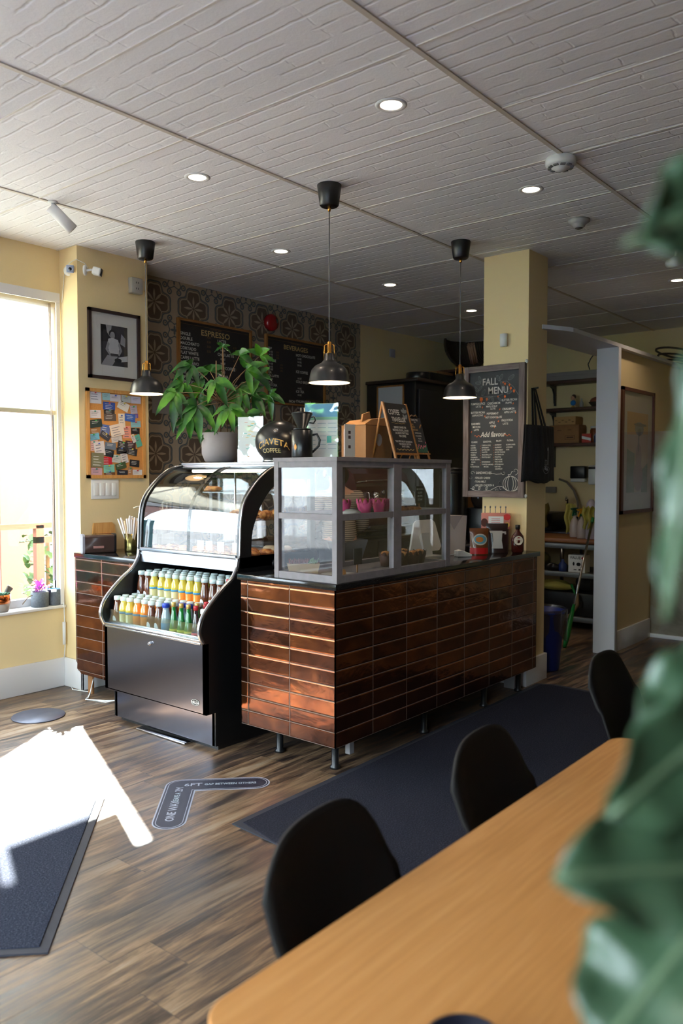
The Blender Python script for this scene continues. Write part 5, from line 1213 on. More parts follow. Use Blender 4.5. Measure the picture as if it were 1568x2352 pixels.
# ---------------------------------------------------------------- corner counter
t = thing('napkin_dispenser', 'smoky brown and silver napkin dispenser on the corner counter', 'napkin dispenser', (3.225, 4.80, CT), R(-22))
e = MB(); prof = [(-.085, 0), (.085, 0), (.085, .085), (.06, .115), (-.06, .115), (-.085, .09)]
def rp(p, r=.02):
    out = []
    n = len(p)
    for i in range(n):
        a = Vector(p[i-1]); b_ = Vector(p[i]); c = Vector(p[(i+1) % n]); u = (a-b_).normalized()*r; v = (c-b_).normalized()*r
        for k in range(5):
            s_ = k/4; out.append(tuple((b_+u)*(1-s_)**2+b_*2*s_*(1-s_)+(b_+v)*s_**2))
    return out
P2 = rp([(-.045, .0), (.045, 0), (.05, .13), (-.05, .13)], .022)
e.prism(P2, -.11, -.095, 'x'); e.build('end_cap', mat('silver_plastic', (150, 150, 160), .3, .3), t)
e = MB(); e.prism(P2, .10, .115, 'x'); e.build('end_cap', 'black_plastic', t)
e = MB(); e.prism([(p[0]*.93, p[1]*.96) for p in P2], -.095, .10, 'x'); e.build('smoked_body', mat('smoked', (70, 52, 46), .12, coat=.6), t)
e = MB(); e.box((-.04, -.052, .035), (.03, -.046, .05)); e.build('napkins', mat('napkin_dim', (150, 104, 96), .8), t)
tag(place(MB().prism([(-.09, 0), (.10, 0), (.09, .055), (.07, .075), (-.08, .075)], -.006, .006).build('wooden_board', 'cork_frame'), (3.36, 4.92, CT+.115), R(0)), 'orange wooden board end showing above the napkin dispenser', 'board')
bpy.data.objects['wooden_board'].location = (3.36, 4.935, CT+.12)
tag(place(MB().box((-.06, -.03, 0), (.06, .01, .12)).build('wooden_block', 'butcher_block'), (3.36, 4.935, CT)), 'wooden block behind the napkin dispenser', 'wooden block')
t = thing('straw_cup', 'brass coloured cup full of wrapped straws on the corner counter', 'cup', (3.425, 4.70, CT))
MB().lathe([(.044, 0), (.046, .004), (.046, .125), (.043, .125), (.043, .01), (.001, .008)], n=32).build('cup', mat('old_brass', (120, 110, 66), .25, .9), t)
sw = MB().cyl((0, 0, 0), (0, 0, .20), .006, n=6).build('paper_straw', mat('straw_white', (216, 206, 200), .7))
sw2 = MB().cyl((0, 0, 0), (0, 0, .20), .006, n=6).build('paper_straw', mat('straw_tan', (214, 180, 140), .7))
rnd = random.Random(4)
for i in range(34):
    src = sw2 if i % 5 == 1 else sw
    o = src if i in (0, 1) else src.copy()
    if i > 1: COL.objects.link(o)
    a = rnd.uniform(0, 6.28); r_ = rnd.uniform(0, .030); o.location = (3.425+r_*math.cos(a)*.6, 4.70+r_*math.sin(a)*.6, CT+.012)
    tl = r_*11; o.rotation_euler = (-tl*math.sin(a), tl*math.cos(a), 0)
    o.scale = (1, 1, rnd.uniform(1.05, 1.2))
    tag(o, 'wrapped %s straw bunched in the brass cup' % ('tan' if i % 5 == 1 else 'white'), 'straw', 'tan straws in the cup' if i % 5 == 1 else 'white straws in the cup')
def pump(lab, x, y, z, liq):
    t = thing('syrup_bottle', lab, 'syrup bottle', (x, y, z))
    MB().lathe([(.036, 0), (.038, .005), (.038, .19), (.02, .235), (.014, .25), (.014, .275)], n=24).build('bottle', liq, t)
    MB().box((-.0385, -.0385, .05), (.0385, -.036, .13)).build('label', 'paper', t)
    e = MB(); e.lathe([(.019, .27), (.019, .295), (.014, .31), (.006, .312), (.006, .36), (.012, .362), (.014, .372), (.001, .374)], n=18); e.tube([(0, 0, .366), (.03, -.02, .368), (.06, -.035, .358)], .005, 8); e.build('pump', mat('pump_cream', (214, 200, 176), .5), t)
pump('syrup bottle with a cream pump, farthest left beside the yellow wall edge', 3.83, 4.99, .93, mat('syrup_red', (120, 20, 22), .15, coat=.6))
pump('syrup bottle with a cream pump in the middle behind the drinks case', 3.88, 4.93, .93, mat('syrup_clear', (120, 104, 80), .15, coat=.6))
pump('syrup bottle with a cream pump, right of the group behind the case', 3.96, 4.98, .93, mat('syrup_dark', (60, 36, 26), .15, coat=.6))
t = thing('soap_pump_bottle', 'white pump bottle standing low behind the left edge of the drinks case', 'pump bottle', (3.515, 4.66, CT))
MB().lathe([(.034, 0), (.036, .004), (.036, .17), (.016, .20)], n=24).build('bottle', mat('dark_bottle', (50, 44, 44), .3), t)
e = MB(); e.lathe([(.017, .2), (.017, .23), (.006, .235), (.006, .30), (.018, .302), (.018, .312), (.001, .314)], n=18); e.tube([(0, 0, .308), (-.05, .02, .312), (-.075, .03, .302)], .005, 8); e.build('pump', 'pump_cream', t)

# ---------------------------------------------------------------- behind the counter
t = thing('black_refrigerator', 'tall black refrigerator behind the counter with a framed sheet on its side', 'refrigerator', (6.79, 4.61, 0))
MB().box((0, 0, .05), (1.0, .62, 2.44), r=.01).build('body', 'satin_black', t)
MB().box((-.01, -.03, 2.44), (1.02, .63, 2.475), r=.008).build('top_rail', mat('fridge_top', (40, 30, 24), .4), t)
MB().box((.02, -.035, .12), (.98, 0, 2.36), r=.006).build('door', 'black_plastic', t)
MB().tube([(.08, -.035, 1.0), (.08, -.075, 1.05), (.08, -.075, 1.55), (.08, -.035, 1.6)], .010, 8).build('handle', 'black_metal', t)
MB().box((.05, .03, 0), (.95, .6, .05)).build('plinth', 'black_metal', t)
t = thing('framed_sheet', 'pale sheet in a thin wooden frame on the refrigerator side', 'picture', (6.788, 4.915, 2.18), -PI/2)
e = MB(); a, b_ = .17, .235
e.box((-a, -.012, b_-.016), (a, 0, b_)); e.box((-a, -.012, -b_), (-a+.016, 0, b_)); e.box((a-.016, -.012, -b_), (a, 0, b_)); e.box((-a, -.012, -b_), (a, 0, -b_+.016)); e.build('frame', 'frame_wood_v', t)
MB().box((-a+.012, -.006, -b_+.012), (a-.012, -.002, b_-.012)).build('sheet', mat('pale_sheet', (170, 170, 174), .6), t)
tag(place(MB().lathe([(.12, 0), (.128, .01), (.128, .085), (.122, .09), (.001, .09)], n=28).build('black_pot', 'black_metal'), (7.12, 4.80, 2.476)), 'squat black pot on top of the black refrigerator', 'pot')
tag(place(MB().box((0, 0, 0), (.34, .2, .03)).build('food_crate_lid', 'cardboard'), (7.50, 4.82, 2.60)), 'flat brown carton lid lying on the black crate', 'carton')
tag(place(MB().box((-.02, -.02, 0), (.5, .3, .12), r=.01).build('black_crate', 'black_plastic'), (7.36, 4.80, 2.476)), 'long black crate on top of the black refrigerator', 'crate')
# tall shelf right of the refrigerator with boxes and a basket
t = thing('storage_shelf', 'tall dark storage shelf between the refrigerator and the column', 'shelf', (7.84, 4.66, 0))
for z in (.4, 1.0, 1.62, 2.02, 2.40, 2.68): MB().box((0, 0, z-.03), (1.1, .55, z)).build('shelf_board', 'shelf_wood', t)
for x in (0, 1.06):
    for y in (0, .51): MB().box((x, y, 0), (x+.04, y+.04, 2.68)).build('upright', 'black_metal', t)
def cartn(lab, loc, s_, m_='cardboard', rz=0):
    o = MB().box((0, 0, 0), s_, r=.003).build('storage_box', m_); tag(o, lab, 'box'); place(o, loc, rz); return o
cartn('upper grey-brown box on the tall storage shelf', (7.92, 4.70, 2.021), (.30, .3, .36), mat('box_dim', (120, 104, 88), .8, noise_amt=.1)); cartn('middle taped brown box on the tall storage shelf', (7.90, 4.70, 1.621), (.34, .32, .37), mat('box_dim2', (136, 116, 92), .8, noise_amt=.1)); cartn('lower brown box on the tall storage shelf', (7.90, 4.70, 1.001), (.36, .34, .5), 'cardboard')
t = thing('wicker_basket', 'large dark wicker basket tipped on top of the storage shelf', 'basket', (8.25, 4.92, 2.98), rot=(R(78), 0, R(-30)))
m, b_, g = pmat('wicker', .7); tc = g.new('ShaderNodeTexCoord'); wv = g.new('ShaderNodeTexWave'); wv.inputs['Scale'].default_value = 22; g.L.new(tc.outputs['Object'], wv.inputs['Vector'])
g.L.new(g.ramp(wv.outputs['Fac'], [(.2, (30, 22, 18)), (.8, (84, 66, 50))]), b_.inputs['Base Color']); g.L.new(g.bump(wv.outputs['Fac'], .6, .01), b_.inputs['Normal'])
MB().lathe([(.16, -.12), (.22, -.06), (.27, .02), (.28, .03), (.262, .03), (.21, -.05), (.15, -.105), (.001, -.11)], n=36).build('bowl', 'wicker', t)
MB().tube([(.27*math.cos(a), .27*math.sin(a), .03) for a in [2*PI*i/32 for i in range(32)]], .016, 8, closed=True).build('rim', 'wicker', t)
t = thing('bread_bundle', 'bundle of pale tied sticks leaning in the wicker basket', 'bundle', (8.02, 4.66, 2.76), rot=(R(25), R(-38), R(-20)))
e = MB(); rnd = random.Random(2)
for k in range(14): a = 2.4*k; r_ = .011*k**.5; e.cyl((r_*math.cos(a), r_*math.sin(a), 0), (r_*1.1*math.cos(a), r_*1.1*math.sin(a), .24), .010, n=8)
e.build('sticks', mat('stick_tan', (176, 136, 110), .7), t)
# coffee urn and grinder on a side bench
t = thing('side_bench', 'dark side bench behind the counter carrying the black urn', 'bench', (5.75, 3.42, 0))
MB().box((0, 0, .88), (.55, .6, .92), r=.004).build('top', 'dark_laminate', t)
for x in (.02, .49):
    for y in (.02, .54): MB().box((x, y, 0), (x+.04, y+.04, .88)).build('leg', 'black_metal', t)
t = thing('coffee_urn', 'tall round black coffee urn beside the fall menu board', 'coffee urn', (5.93, 3.64, .921))
MB().lathe([(.11, 0), (.115, .01), (.10, .03), (.10, .13), (.108, .15), (.112, .30), (.112, .58), (.108, .60), (.104, .62), (.095, .635), (.04, .64), (.001, .642)], n=40).build('body', 'satin_black', t)
MB().cyl((-.08, -.07, .19), (-.10, -.09, .14), .012).build('tap', 'black_plastic', t); MB().lathe([(.114, .592), (.116, .60), (.114, .608)], n=40).build('band', 'black_metal', t)
t = thing('coffee_grinder', 'squat matte black grinder right of the tall urn', 'coffee grinder', (6.14, 3.50, .921), .2)
MB().box((-.08, -.09, 0), (.08, .09, .30), r=.012).build('body', 'black_plastic', t); MB().lathe([(.05, .30), (.075, .36), (.078, .42), (.07, .43), (.001, .43)], n=24).build('hopper', mat('smoke_plastic', (50, 42, 38), .15), t)
# espresso machine
t = thing('espresso_machine', 'dark maroon espresso machine with a chrome trim line behind the cabinet', 'espresso machine', (5.90, 4.66, .931))
e = MB(); e.prism([(0, .10), (.5, .10), (.5, .56), (.44, .62), (.12, .63), (.04, .58), (0, .46)], .0, .86, 'x'); o = e.build('body', mat('maroon', (78, 16, 26), .18, coat=.8), t)
MB().tube([(.0, -.006, .50), (.2, -.008, .515), (.43, -.008, .52), (.66, -.008, .515), (.86, -.006, .50)], .006, 8).build('chrome_trim', 'chrome', t)
MB().box((.03, -.14, .06), (.83, .04, .10), r=.004).box((0, 0, .02), (.86, .5, .10), r=.006).build('drip_tray', 'dark_steel', t)
for x in (.22, .62):
    e = MB(); e.cyl((x, -.06, .38), (x, -.06, .30), .035, n=20); e.cyl((x, -.02, .39), (x, -.08, .37), .03); gh = e.build('group_head', 'chrome', t)
    MB().cyl((x, -.09, .30), (x, -.22, .28), .012).build('portafilter_handle', 'black_plastic', gh)
for x in (.06, .80): MB().tube([(x, -.02, .42), (x, -.10, .40), (x+.01, -.12, .16)], .005, 8).build('steam_wand', 'chrome', t)
e = MB(); e.lathe([(.026, 0), (.026, .008), (.001, .009)], n=20, M=Matrix.Translation((.42, -.003, .40)) @ Matrix.Rotation(PI/2, 4, 'X')); e.build('gauge', 'chrome', t)
for x in (.05, .8):
    for y in (.05, .45): MB().cyl((x, y, 0), (x, y, .03), .02).build('foot', 'black_plastic', t)
for k in range(4):
    o = MB().lathe([(.03, 0), (.042, .03), (.045, .065), (.042, .065), (.039, .03), (.001, .006)], n=20).build('espresso_cup', 'white_plastic')
    tag(place(o, (6.10+.14*k, 4.98, 1.562)), 'white cup standing on top of the espresso machine', 'cup', 'cups on the espresso machine')

# ---------------------------------------------------------------- the barista
def skin_obj(name, pts, edges, rad, m_, parent=None, sub=2, mats=None):
    me = bpy.data.meshes.new(name); bm = bmesh.new(); lay = bm.verts.layers.skin.verify()
    vs = []
    for i, (p, r_) in enumerate(zip(pts, rad)):
        v = bm.verts.new(p); v[lay].radius = (r_, r_) if not isinstance(r_, tuple) else r_; v[lay].use_root = (i == 0); vs.append(v)
    for a, b_ in edges: bm.edges.new((vs[a], vs[b_]))
    bm.to_mesh(me); bm.free(); me.materials.append(MATS[m_])
    o = bpy.data.objects.new(name, me); COL.objects.link(o)
    if parent: o.parent = parent
    s_ = o.modifiers.new('skin', 'SKIN'); s_.use_smooth_shade = True
    u = o.modifiers.new('sub', 'SUBSURF'); u.levels = sub; u.render_levels = sub
    return o
mat('skin', (206, 150, 120), .5); mat('dark_hair', (60, 36, 26), .5)
m, b_, g = pmat('striped_knit', .85); tc = g.new('ShaderNodeTexCoord'); sx_ = g.new('ShaderNodeSeparateXYZ'); g.L.new(tc.outputs['Object'], sx_.inputs[0])
st_ = g.m('FRACT', g.m('MULTIPLY', sx_.outputs[2], 62.0)); g.L.new(g.mix(g.smooth(st_, .55, .68), srgb(186, 166, 146), srgb(54, 42, 42)), b_.inputs['Base Color'])
mat('dark_trousers', (34, 36, 46), .8); mat('apron', (26, 28, 40), .8)
PB = thing('person', 'person in a striped long-sleeved top working at the espresso machine, facing away', 'person', (4.93, 4.06, 0), R(-28))
# faces +Y locally; right arm reaches forward
P_ = [(0, 0, .93), (0, .01, 1.08), (0, .03, 1.22), (0, .035, 1.33), (0, .05, 1.40), (0, .075, 1.455), (0, .085, 1.52),   # 0-6 pelvis..head
      (.085, 0, .90), (.10, .03, .50), (.105, -.01, .09), (.115, .09, .04), (.12, .17, .035),                               # 7-11 right leg
      (-.085, 0, .90), (-.10, .03, .50), (-.105, -.01, .09), (-.115, .09, .04), (-.12, .17, .035),                          # 12-16 left leg
      (.155, .03, 1.325), (.235, .06, 1.10), (.20, .26, 1.04), (.19, .335, 1.055),                                          # 17-20 right arm
      (-.155, .03, 1.325), (-.225, .05, 1.10), (-.17, .25, 1.06), (-.16, .325, 1.075)]                                      # 21-24 left arm
E_ = [(0,1),(1,2),(2,3),(3,4),(4,5),(5,6),(0,7),(7,8),(8,9),(9,10),(10,11),(0,12),(12,13),(13,14),(14,15),(15,16),(3,17),(17,18),(18,19),(19,20),(3,21),(21,22),(22,23),(23,24)]
Rr = [(.15,.11), (.125,.095), (.135,.10), (.11,.08), .052, .052, .095, .088, .058, .042, .038, .03, .088, .058, .042, .038, .03, .055, .041, .028, .03, .055, .041, .028, .03]
for side, base in ((1, 20), (-1, 24)):
    hx, hy, hz = P_[base]
    for k in range(4):
        i0 = len(P_); ox = (-.028+.019*k)*side; L_ = (.030, .034, .032, .026)[k]
        P_ += [(hx+ox, hy+.045, hz+.004), (hx+ox*1.1, hy+.045+L_, hz-.006), (hx+ox*1.1, hy+.048+L_*1.5, hz-.03)]; Rr += [.0095, .0088, .0075]
        E_ += [(base, i0), (i0, i0+1), (i0+1, i0+2)]
    i0 = len(P_); P_ += [(hx-.03*side, hy+.015, hz-.01), (hx-.045*side, hy+.04, hz-.02)]; Rr += [.011, .009]; E_ += [(base, i0), (i0, i0+1)]
body = skin_obj('body', P_, E_, Rr, 'skin', PB)
top_ = [0, 1, 2, 3, 17, 18, 19, 21, 22, 23]; idx = {k: i for i, k in enumerate(top_)}
pp = [Vector(P_[k]) for k in top_]; pp[idx[0]].z = .90; pp[idx[19]] = Vector(P_[18]).lerp(Vector(P_[19]), .55); pp[idx[23]] = Vector(P_[22]).lerp(Vector(P_[23]), .55)
skin_obj('striped_top', [tuple(p) for p in pp], [(idx[a], idx[b_]) for a, b_ in [(0,1),(1,2),(2,3),(3,17),(17,18),(18,19),(3,21),(21,22),(22,23)]], [(.17,.13), (.145,.115), (.155,.12), (.128,.098), .072, .058, .046, .072, .058, .046], 'striped_knit', PB)
tr_ = [0, 7, 8, 9, 12, 13, 14]; idx = {k: i for i, k in enumerate(tr_)}
skin_obj('trousers', [P_[k] for k in tr_], [(idx[a], idx[b_]) for a, b_ in [(0,7),(7,8),(8,9),(0,12),(12,13),(13,14)]], [(.16,.12), .10, .07, .06, .10, .07, .06], 'dark_trousers', PB)
e = MB(); e.ell((0, .075, 1.545), (.086, .104, .088)); e.ell((0, .0, 1.50), (.075, .055, .085)); e.ell((0, -.03, 1.56), (.035, .035, .04)); e.build('hair', 'dark_hair', PB)
e = MB(); e.ell((0, .192, 1.505), (.012, .02, .02)); 
for s_ in (-1, 1): e.ell((s_*.035, .172, 1.525), (.012, .008, .006)); e.ell((s_*.094, .085, 1.51), (.012, .02, .028))
e.build('face_features', 'skin', PB)
MB().ell((0, .178, 1.463), (.024, .008, .006)).build('mouth', mat('lips', (170, 90, 84), .5), PB)
for s_ in (-1, 1): skin_obj('shoe', [(s_*.108, -.05, .045), (s_*.115, .07, .05), (s_*.122, .19, .035)], [(0, 1), (1, 2)], [.045, .047, .035], 'black_plastic', PB)
# ---------------------------------------------------------------- kitchen passage
def bracket(mb, y, z, x=8.76):
    mb.box((8.97, y-.012, z-.24), (8.995, y+.012, z)); pts = [(8.80, z-.005), (8.83, z-.012), (8.92, z-.03), (8.965, z-.09), (8.975, z-.22), (8.985, z-.22), (8.985, z)]
    mb.prism(pts, y-.011, y+.011)
for k, (z, lab) in enumerate(((2.575, 'top wooden wall shelf under the long pale channel'), (2.262, 'middle wooden wall shelf carrying the small blue bust'), (1.862, 'lowest wooden wall shelf carrying the brown boxes'))):
    t = thing('wall_shelf', lab, 'shelf', (8.76, 3.0, z)); 
    MB().box((0, 0, -.035), (.24, 1.45, 0), r=.003).build('board', 'shelf_wood', t)
    for y in (1.13, .35):
        e = MB(); e.box((.215, y-.012, -.27), (.235, y+.012, -.035)); e.prism([(.04, -.04), (.09, -.05), (.16, -.075), (.195, -.13), (.205, -.24), (.22, -.24), (.22, -.036), (.04, -.036)], y-.012, y+.012); e.build('bracket', 'black_metal', t)
tag(place(MB().box((0, 0, 0), (.10, 1.35, .06), r=.004).box((.01, .0, .055), (.09, 1.35, .10), r=.004).build('wall_channel', mat('channel_lilac', (150, 140, 142), .6)), (8.86, 3.02, 2.58)), 'long pale channel lying along the top wall shelf', 'channel')
tag(place(MB().tube([(0, 0, 0), (.0, .02, .06), (.0, -.01, .12), (0, -.05, .17)], .006, 6).build('black_cable', 'black_plastic'), (8.85, 3.66, 2.68)), 'short black cable rising from the top wall shelf', 'cable')
t = thing('bust_figurine', 'small painted bust in a bright blue shirt on the middle wall shelf', 'figurine', (8.84, 3.845, 2.263), R(-120))
MB().lathe([(.02, 0), (.024, .006), (.012, .02), (.01, .03)], n=18).build('base', mat('figure_gold', (190, 140, 50), .4), t)
MB().ell((0, 0, .055), (.040, .024, .032)).build('shirt', mat('figure_blue', (30, 120, 200), .5), t)
MB().ell((0, -.002, .112), (.023, .025, .03)).cyl((0, 0, .075), (0, 0, .095), .012).build('head', 'skin', t)
MB().ell((0, .008, .125), (.026, .027, .027)).build('hair', 'dark_hair', t)
tag(place(MB().lathe([(.02, 0), (.022, .05), (.008, .075), (.007, .10), (.001, .101)], n=18).build('small_bottle', mat('pale_bottle', (176, 170, 166), .3)), (8.84, 3.745, 2.263)), 'tiny pale bottle right of the blue bust', 'bottle')
t = thing('bread_basket', 'shallow basket of reddish goods at the right end of the middle shelf', 'basket', (8.86, 3.565, 2.263))
MB().lathe([(.06, 0), (.10, .05), (.095, .05), (.055, .008), (.001, .006)], n=24).build('basket', 'wicker', t); MB().ell((0, 0, .06), (.085, .085, .05)).build('contents', mat('reddish_goods', (130, 66, 46), .7, noise_amt=.4, noise_scale=40), t)
t = thing('storage_box', 'wide brown carton stamped in black on the lowest wall shelf', 'box', (8.775, 3.745, 1.863))
MB().box((0, 0, 0), (.2, .36, .205), r=.003).build('carton', 'cardboard', t)
e = MB()
for y0, z0, y1, z1 in ((.05, .04, .16, .08),): e.box((-.001, y0, z0), (.0, y1, z0+.003)).box((-.001, y0, z1), (0, y1, z1+.003)).box((-.001, y0, z0), (0, y0+.003, z1)).box((-.001, y1, z0), (0, y1+.003, z1)).box((-.001, y0+.015, z0+.015), (0, y1-.015, z1-.012))
e.box((-.001, .09, .145), (0, .13, .15)).box((-.001, .21, .14), (0, .26, .145)); e.build('stamp', mat('stamp_dark', (60, 36, 22), .9), t)
t = thing('storage_box', 'light patterned carton stacked on the wide brown carton', 'box', (8.785, 3.79, 2.069))
MB().box((0, 0, 0), (.18, .26, .095), r=.003).build('carton', mat('box_light', (190, 150, 96), .8), t)
e = MB()
for k in range(6): e.box((-.001, .02+.04*k, .03+.02*(k % 2)), (0, .045+.04*k, .036+.02*(k % 2)))
e.build('pattern', 'stamp_dark', t)
t = thing('storage_jar', 'amber glass jar with a white lid behind the red and white packet', 'jar', (8.88, 3.60, 1.863))
MB().lathe([(.05, 0), (.055, .01), (.055, .14), (.045, .16)], n=24).build('jar', mat('amber_jar', (120, 60, 30), .15, coat=.5), t); MB().lathe([(.05, .16), (.05, .185), (.001, .186)], n=24).build('lid', 'white_plastic', t)
t = thing('food_packet', 'small packet with diagonal red and white stripes on the lowest shelf', 'packet', (8.80, 3.615, 1.863))
MB().box((0, 0, 0), (.06, .105, .10)).build('packet', mat('packet_red', (190, 50, 30), .5), t)
e = MB(); e.prism([(.0, .02), (.105, .045), (.105, .075), (0, .05)], -.0015, 0, 'x'); e.build('white_stripe', 'paper', t)
tag(place(MB().lathe([(.03, 0), (.032, .07), (.02, .09), (.02, .10)], n=20).build('small_jar', mat('blue_jar', (60, 70, 110), .3)), (8.82, 3.555, 1.863)), 'small dark blue jar at the right end of the lowest shelf', 'jar')
t = thing('paper_towel_dispenser', 'black and white towel dispenser on the kitchen wall', 'dispenser', (8.999, 3.81, 1.51), -PI/2)
MB().box((-.09, -.10, -.05), (.09, 0, .09), r=.01).build('cover', 'black_plastic', t); MB().box((-.085, -.095, -.09), (.085, 0, -.05), r=.006).build('tray', 'white_plastic', t)
t = thing('soap_dispenser', 'tall white soap dispenser half hidden by the white post', 'dispenser', (8.999, 3.64, 1.51), -PI/2)
MB().box((-.05, -.09, -.12), (.05, 0, .10), r=.015).build('body', 'white_plastic', t); MB().box((-.045, -.092, .055), (.045, -.08, .085), r=.004).build('dark_window', 'black_plastic', t)
tag(place(MB().box((0, 0, 0), (.03, .13, .07), r=.004).build('junction_box', mat('jbox', (130, 124, 116), .5)), (8.965, 4.10, 1.29)), 'small grey box on the kitchen wall below the tote bag', 'wall box')
tag(place(MB().tube([(8.97, 4.06, 1.45), (8.95, 3.96, 1.42), (8.93, 3.86, 1.32), (8.90, 3.80, 1.20), (8.9, 3.78, 1.0), (8.9, 3.78, .89)], .013, 8).build('rinse_hose', mat('hose_grey', (130, 116, 104), .5)), (0, 0, 0)), 'grey rinse hose curving down the kitchen wall', 'hose')
# sink bench at the back wall
t = thing('sink_bench', 'steel sink bench with taps along the kitchen wall', 'sink', (8.35, 2.9, 0))
MB().box((0, 0, .84), (.62, 1.7, .88), r=.005).box((.58, 0, .88), (.64, 1.7, 1.02)).build('top', 'dark_steel', t)
for x in (.03, .55):
    for y in (.03, .85, 1.63): MB().cyl((x, y, 0), (x, y, .84), .02).build('leg', 'steel', t)
MB().box((.02, .02, .22), (.6, 1.68, .24)).build('lower_shelf', 'dark_steel', t)
MB().tube([(.5, 1.0, .88), (.5, 1.0, 1.22), (.42, .98, 1.25), (.30, .93, 1.22)], .012, 8).build('tap', 'chrome', t)
MB().box((.1, 1.0, .88), (.5, 1.5, 1.08), r=.01).build('dark_tub', 'black_plastic', t)
# wheeled rack with wooden top
t = thing('utility_rack', 'steel utility rack with a thick wooden top behind the column', 'rack', (7.55, 3.02, 0))
MB().box((-.01, 0, .83), (.62, 1.35, .875), r=.014).build('wooden_top', 'butcher_block', t)
for z in (.775, .495, .06):
    MB().box((0, 0, z), (.60, 1.33, z+.05), r=.004).build('rack_shelf', mat('rack_grey', (120, 122, 122), .4, .6), t)
for x in (.01, .56):
    for y in (.01, 1.29): MB().box((x, y, .0), (x+.03, y+.03, .83)).build('upright', 'rack_grey', t)
MB().box((.05, .0, .11), (.55, .9, .34), r=.01).build('black_bin', 'black_plastic', t)
RT_ = .876
def spray(lab, x, y, hue, rz, zb=RT_):
    t = thing('spray_bottle', lab, 'spray bottle', (x, y, zb), rz)
    MB().lathe([(.045, 0), (.048, .01), (.048, .12), (.036, .165), (.018, .195), (.016, .22)], n=24).build('bottle', mat('milky', (176, 160, 150), .35), t)
    MB().lathe([(.018, .218), (.02, .22), (.02, .24), (.014, .245)], n=18).build('collar', mat('collar_green', (20, 90, 60), .4), t)
    e = MB(); e.prism([(-.015, .243), (.015, .243), (.02, .265), (.05, .275), (.06, .29), (-.03, .295), (-.035, .27)], -.013, .013); e.prism([(.02, .26), (.03, .26), (.045, .215), (.038, .21)], -.006, .006); e.build('trigger', hue, t)
    return t
spray('spray bottle with a yellow trigger on the wooden rack top', 7.66, 3.225, mat('trigger_yellow', (220, 150, 20), .4), R(150))
spray('spray bottle with a dark green trigger, left of the yellow one', 7.80, 3.36, 'collar_green', R(170))
t = thing('cleaning_jug', 'rounded pale plastic jug behind the yellow cloth', 'jug', (7.95, 3.25, RT_))
MB().lathe([(.055, 0), (.06, .02), (.058, .17), (.04, .22), (.05, .27), (.048, .34), (.02, .375), (.001, .38)], n=24).build('body', mat('lilac_plastic', (176, 164, 176), .3), t)
def cloth(lab, loc, rz, w, h, m_, seed=1, grp=None):
    rnd = random.Random(seed); o = MB()
    o.grid(lambda u, v: ((u-.5)*w*(1-.25*v)+.01*math.sin(v*9+seed), .02*math.sin(u*15+seed)+.01*math.sin(v*8), h*(1-v)+.01*math.sin(u*20)), 20, 14)
    ob = o.build('cleaning_cloth', m_, None, fix=False, solid=.004); place(ob, loc, rz); tag(ob, lab, 'cloth', grp); return ob
mat('cloth_yellow', (176, 166, 84), .9, bump=.3, noise_scale=80); mat('cloth_dull', (120, 106, 50), .9)
t = thing('jug_caddy', 'small caddy at the right end of the wooden rack top', 'caddy', (7.62, 3.11, RT_))
MB().box((-.045, -.055, 0), (.045, .045, .20), r=.008).build('box', 'lilac_plastic', t)
cloth('crumpled pale yellow cloth draped over the caddy beside the post', (7.565, 3.12, .98), -PI/2+.2, .13, .21, 'cloth_yellow', 2)
cloth('dull yellow cloth hanging over the sink tub, left one', (8.30, 3.95, .93), -PI/2, .14, .26, 'cloth_dull', 5)
cloth('dull yellow cloth hanging beside the green spray trigger', (7.98, 3.50, .90), -PI/2, .11, .30, 'cloth_yellow', 7)
t = thing('steel_pans', 'low steel dish behind the spray bottles', 'dish', (7.98, 3.385, RT_)); MB().lathe([(.07, 0), (.08, .05), (.076, .05), (.066, .006), (.001, .004)], n=28).build('dish', 'chrome', t)
S1 = .546
def blob(name, lab, cat, c, r_, m_):
    o = MB(); rnd = random.Random(len(lab)); ph = rnd.uniform(0, 6)
    o.grid(lambda u, v: (lambda th, f_: (r_[0]*math.cos(th)*math.sin(f_)*(1+.12*math.sin(5*th+ph)), r_[1]*math.sin(th)*math.sin(f_)*(1+.1*math.sin(4*th+ph)), r_[2]*(1-math.cos(f_))*(1+.1*math.sin(3*th+ph))))(2*PI*u, PI*(1-v)), 24, 10)
    ob = o.build(name, m_); place(ob, c); tag(ob, lab, cat); return ob
blob('cloth_bundle', 'olive plastic-wrapped bundle on the upper rack shelf', 'bundle', (7.70, 3.70, S1), (.09, .12, .085), mat('olive_wrap', (90, 86, 50), .3))
blob('dark_bag', 'rolled black bag on the upper rack shelf', 'bag', (7.59, 3.50, S1), (.04, .08, .035), 'black_plastic')
tag(place(MB().lathe([(.035, 0), (.04, .01), (.04, .07), (.015, .10), (.015, .12)], n=20).build('blue_bottle', mat('deep_blue', (40, 60, 120), .3)), (7.585, 3.385, S1)), 'small blue bottle left of the white Value carton', 'bottle')
t = thing('carton', 'white carton printed VALUE with a red plus on the rack', 'box', (7.58, 3.24, S1), -PI/2)
MB().box((-.085, 0, 0), (.085, .12, .17)).build('carton', 'paper', t)
letters([('VALUE', .038, -.07, .142)], 'lettering', 'black_plastic', t, y=-.001); e = MB(); e.flat([(.047, .137), (.073, .137), (.073, .147), (.047, .147)], -.001); e.flat([(.055, .129), (.065, .129), (.065, .155), (.055, .155)], -.0011); e.build('red_plus', 'lab_red', t, fix=False)
e = MB(); disc(e, .02, .08, .022, .018, y=-.001); disc(e, -.03, .083, .010, .018, y=-.001); e.flat([(.02, .02), (.045, .02), (.045, .035), (.02, .035)], -.001); e.flat([(-.03, .022), (.0, .022), (.0, .03), (-.03, .03)], -.001); e.build('print', 'black_plastic', t, fix=False)
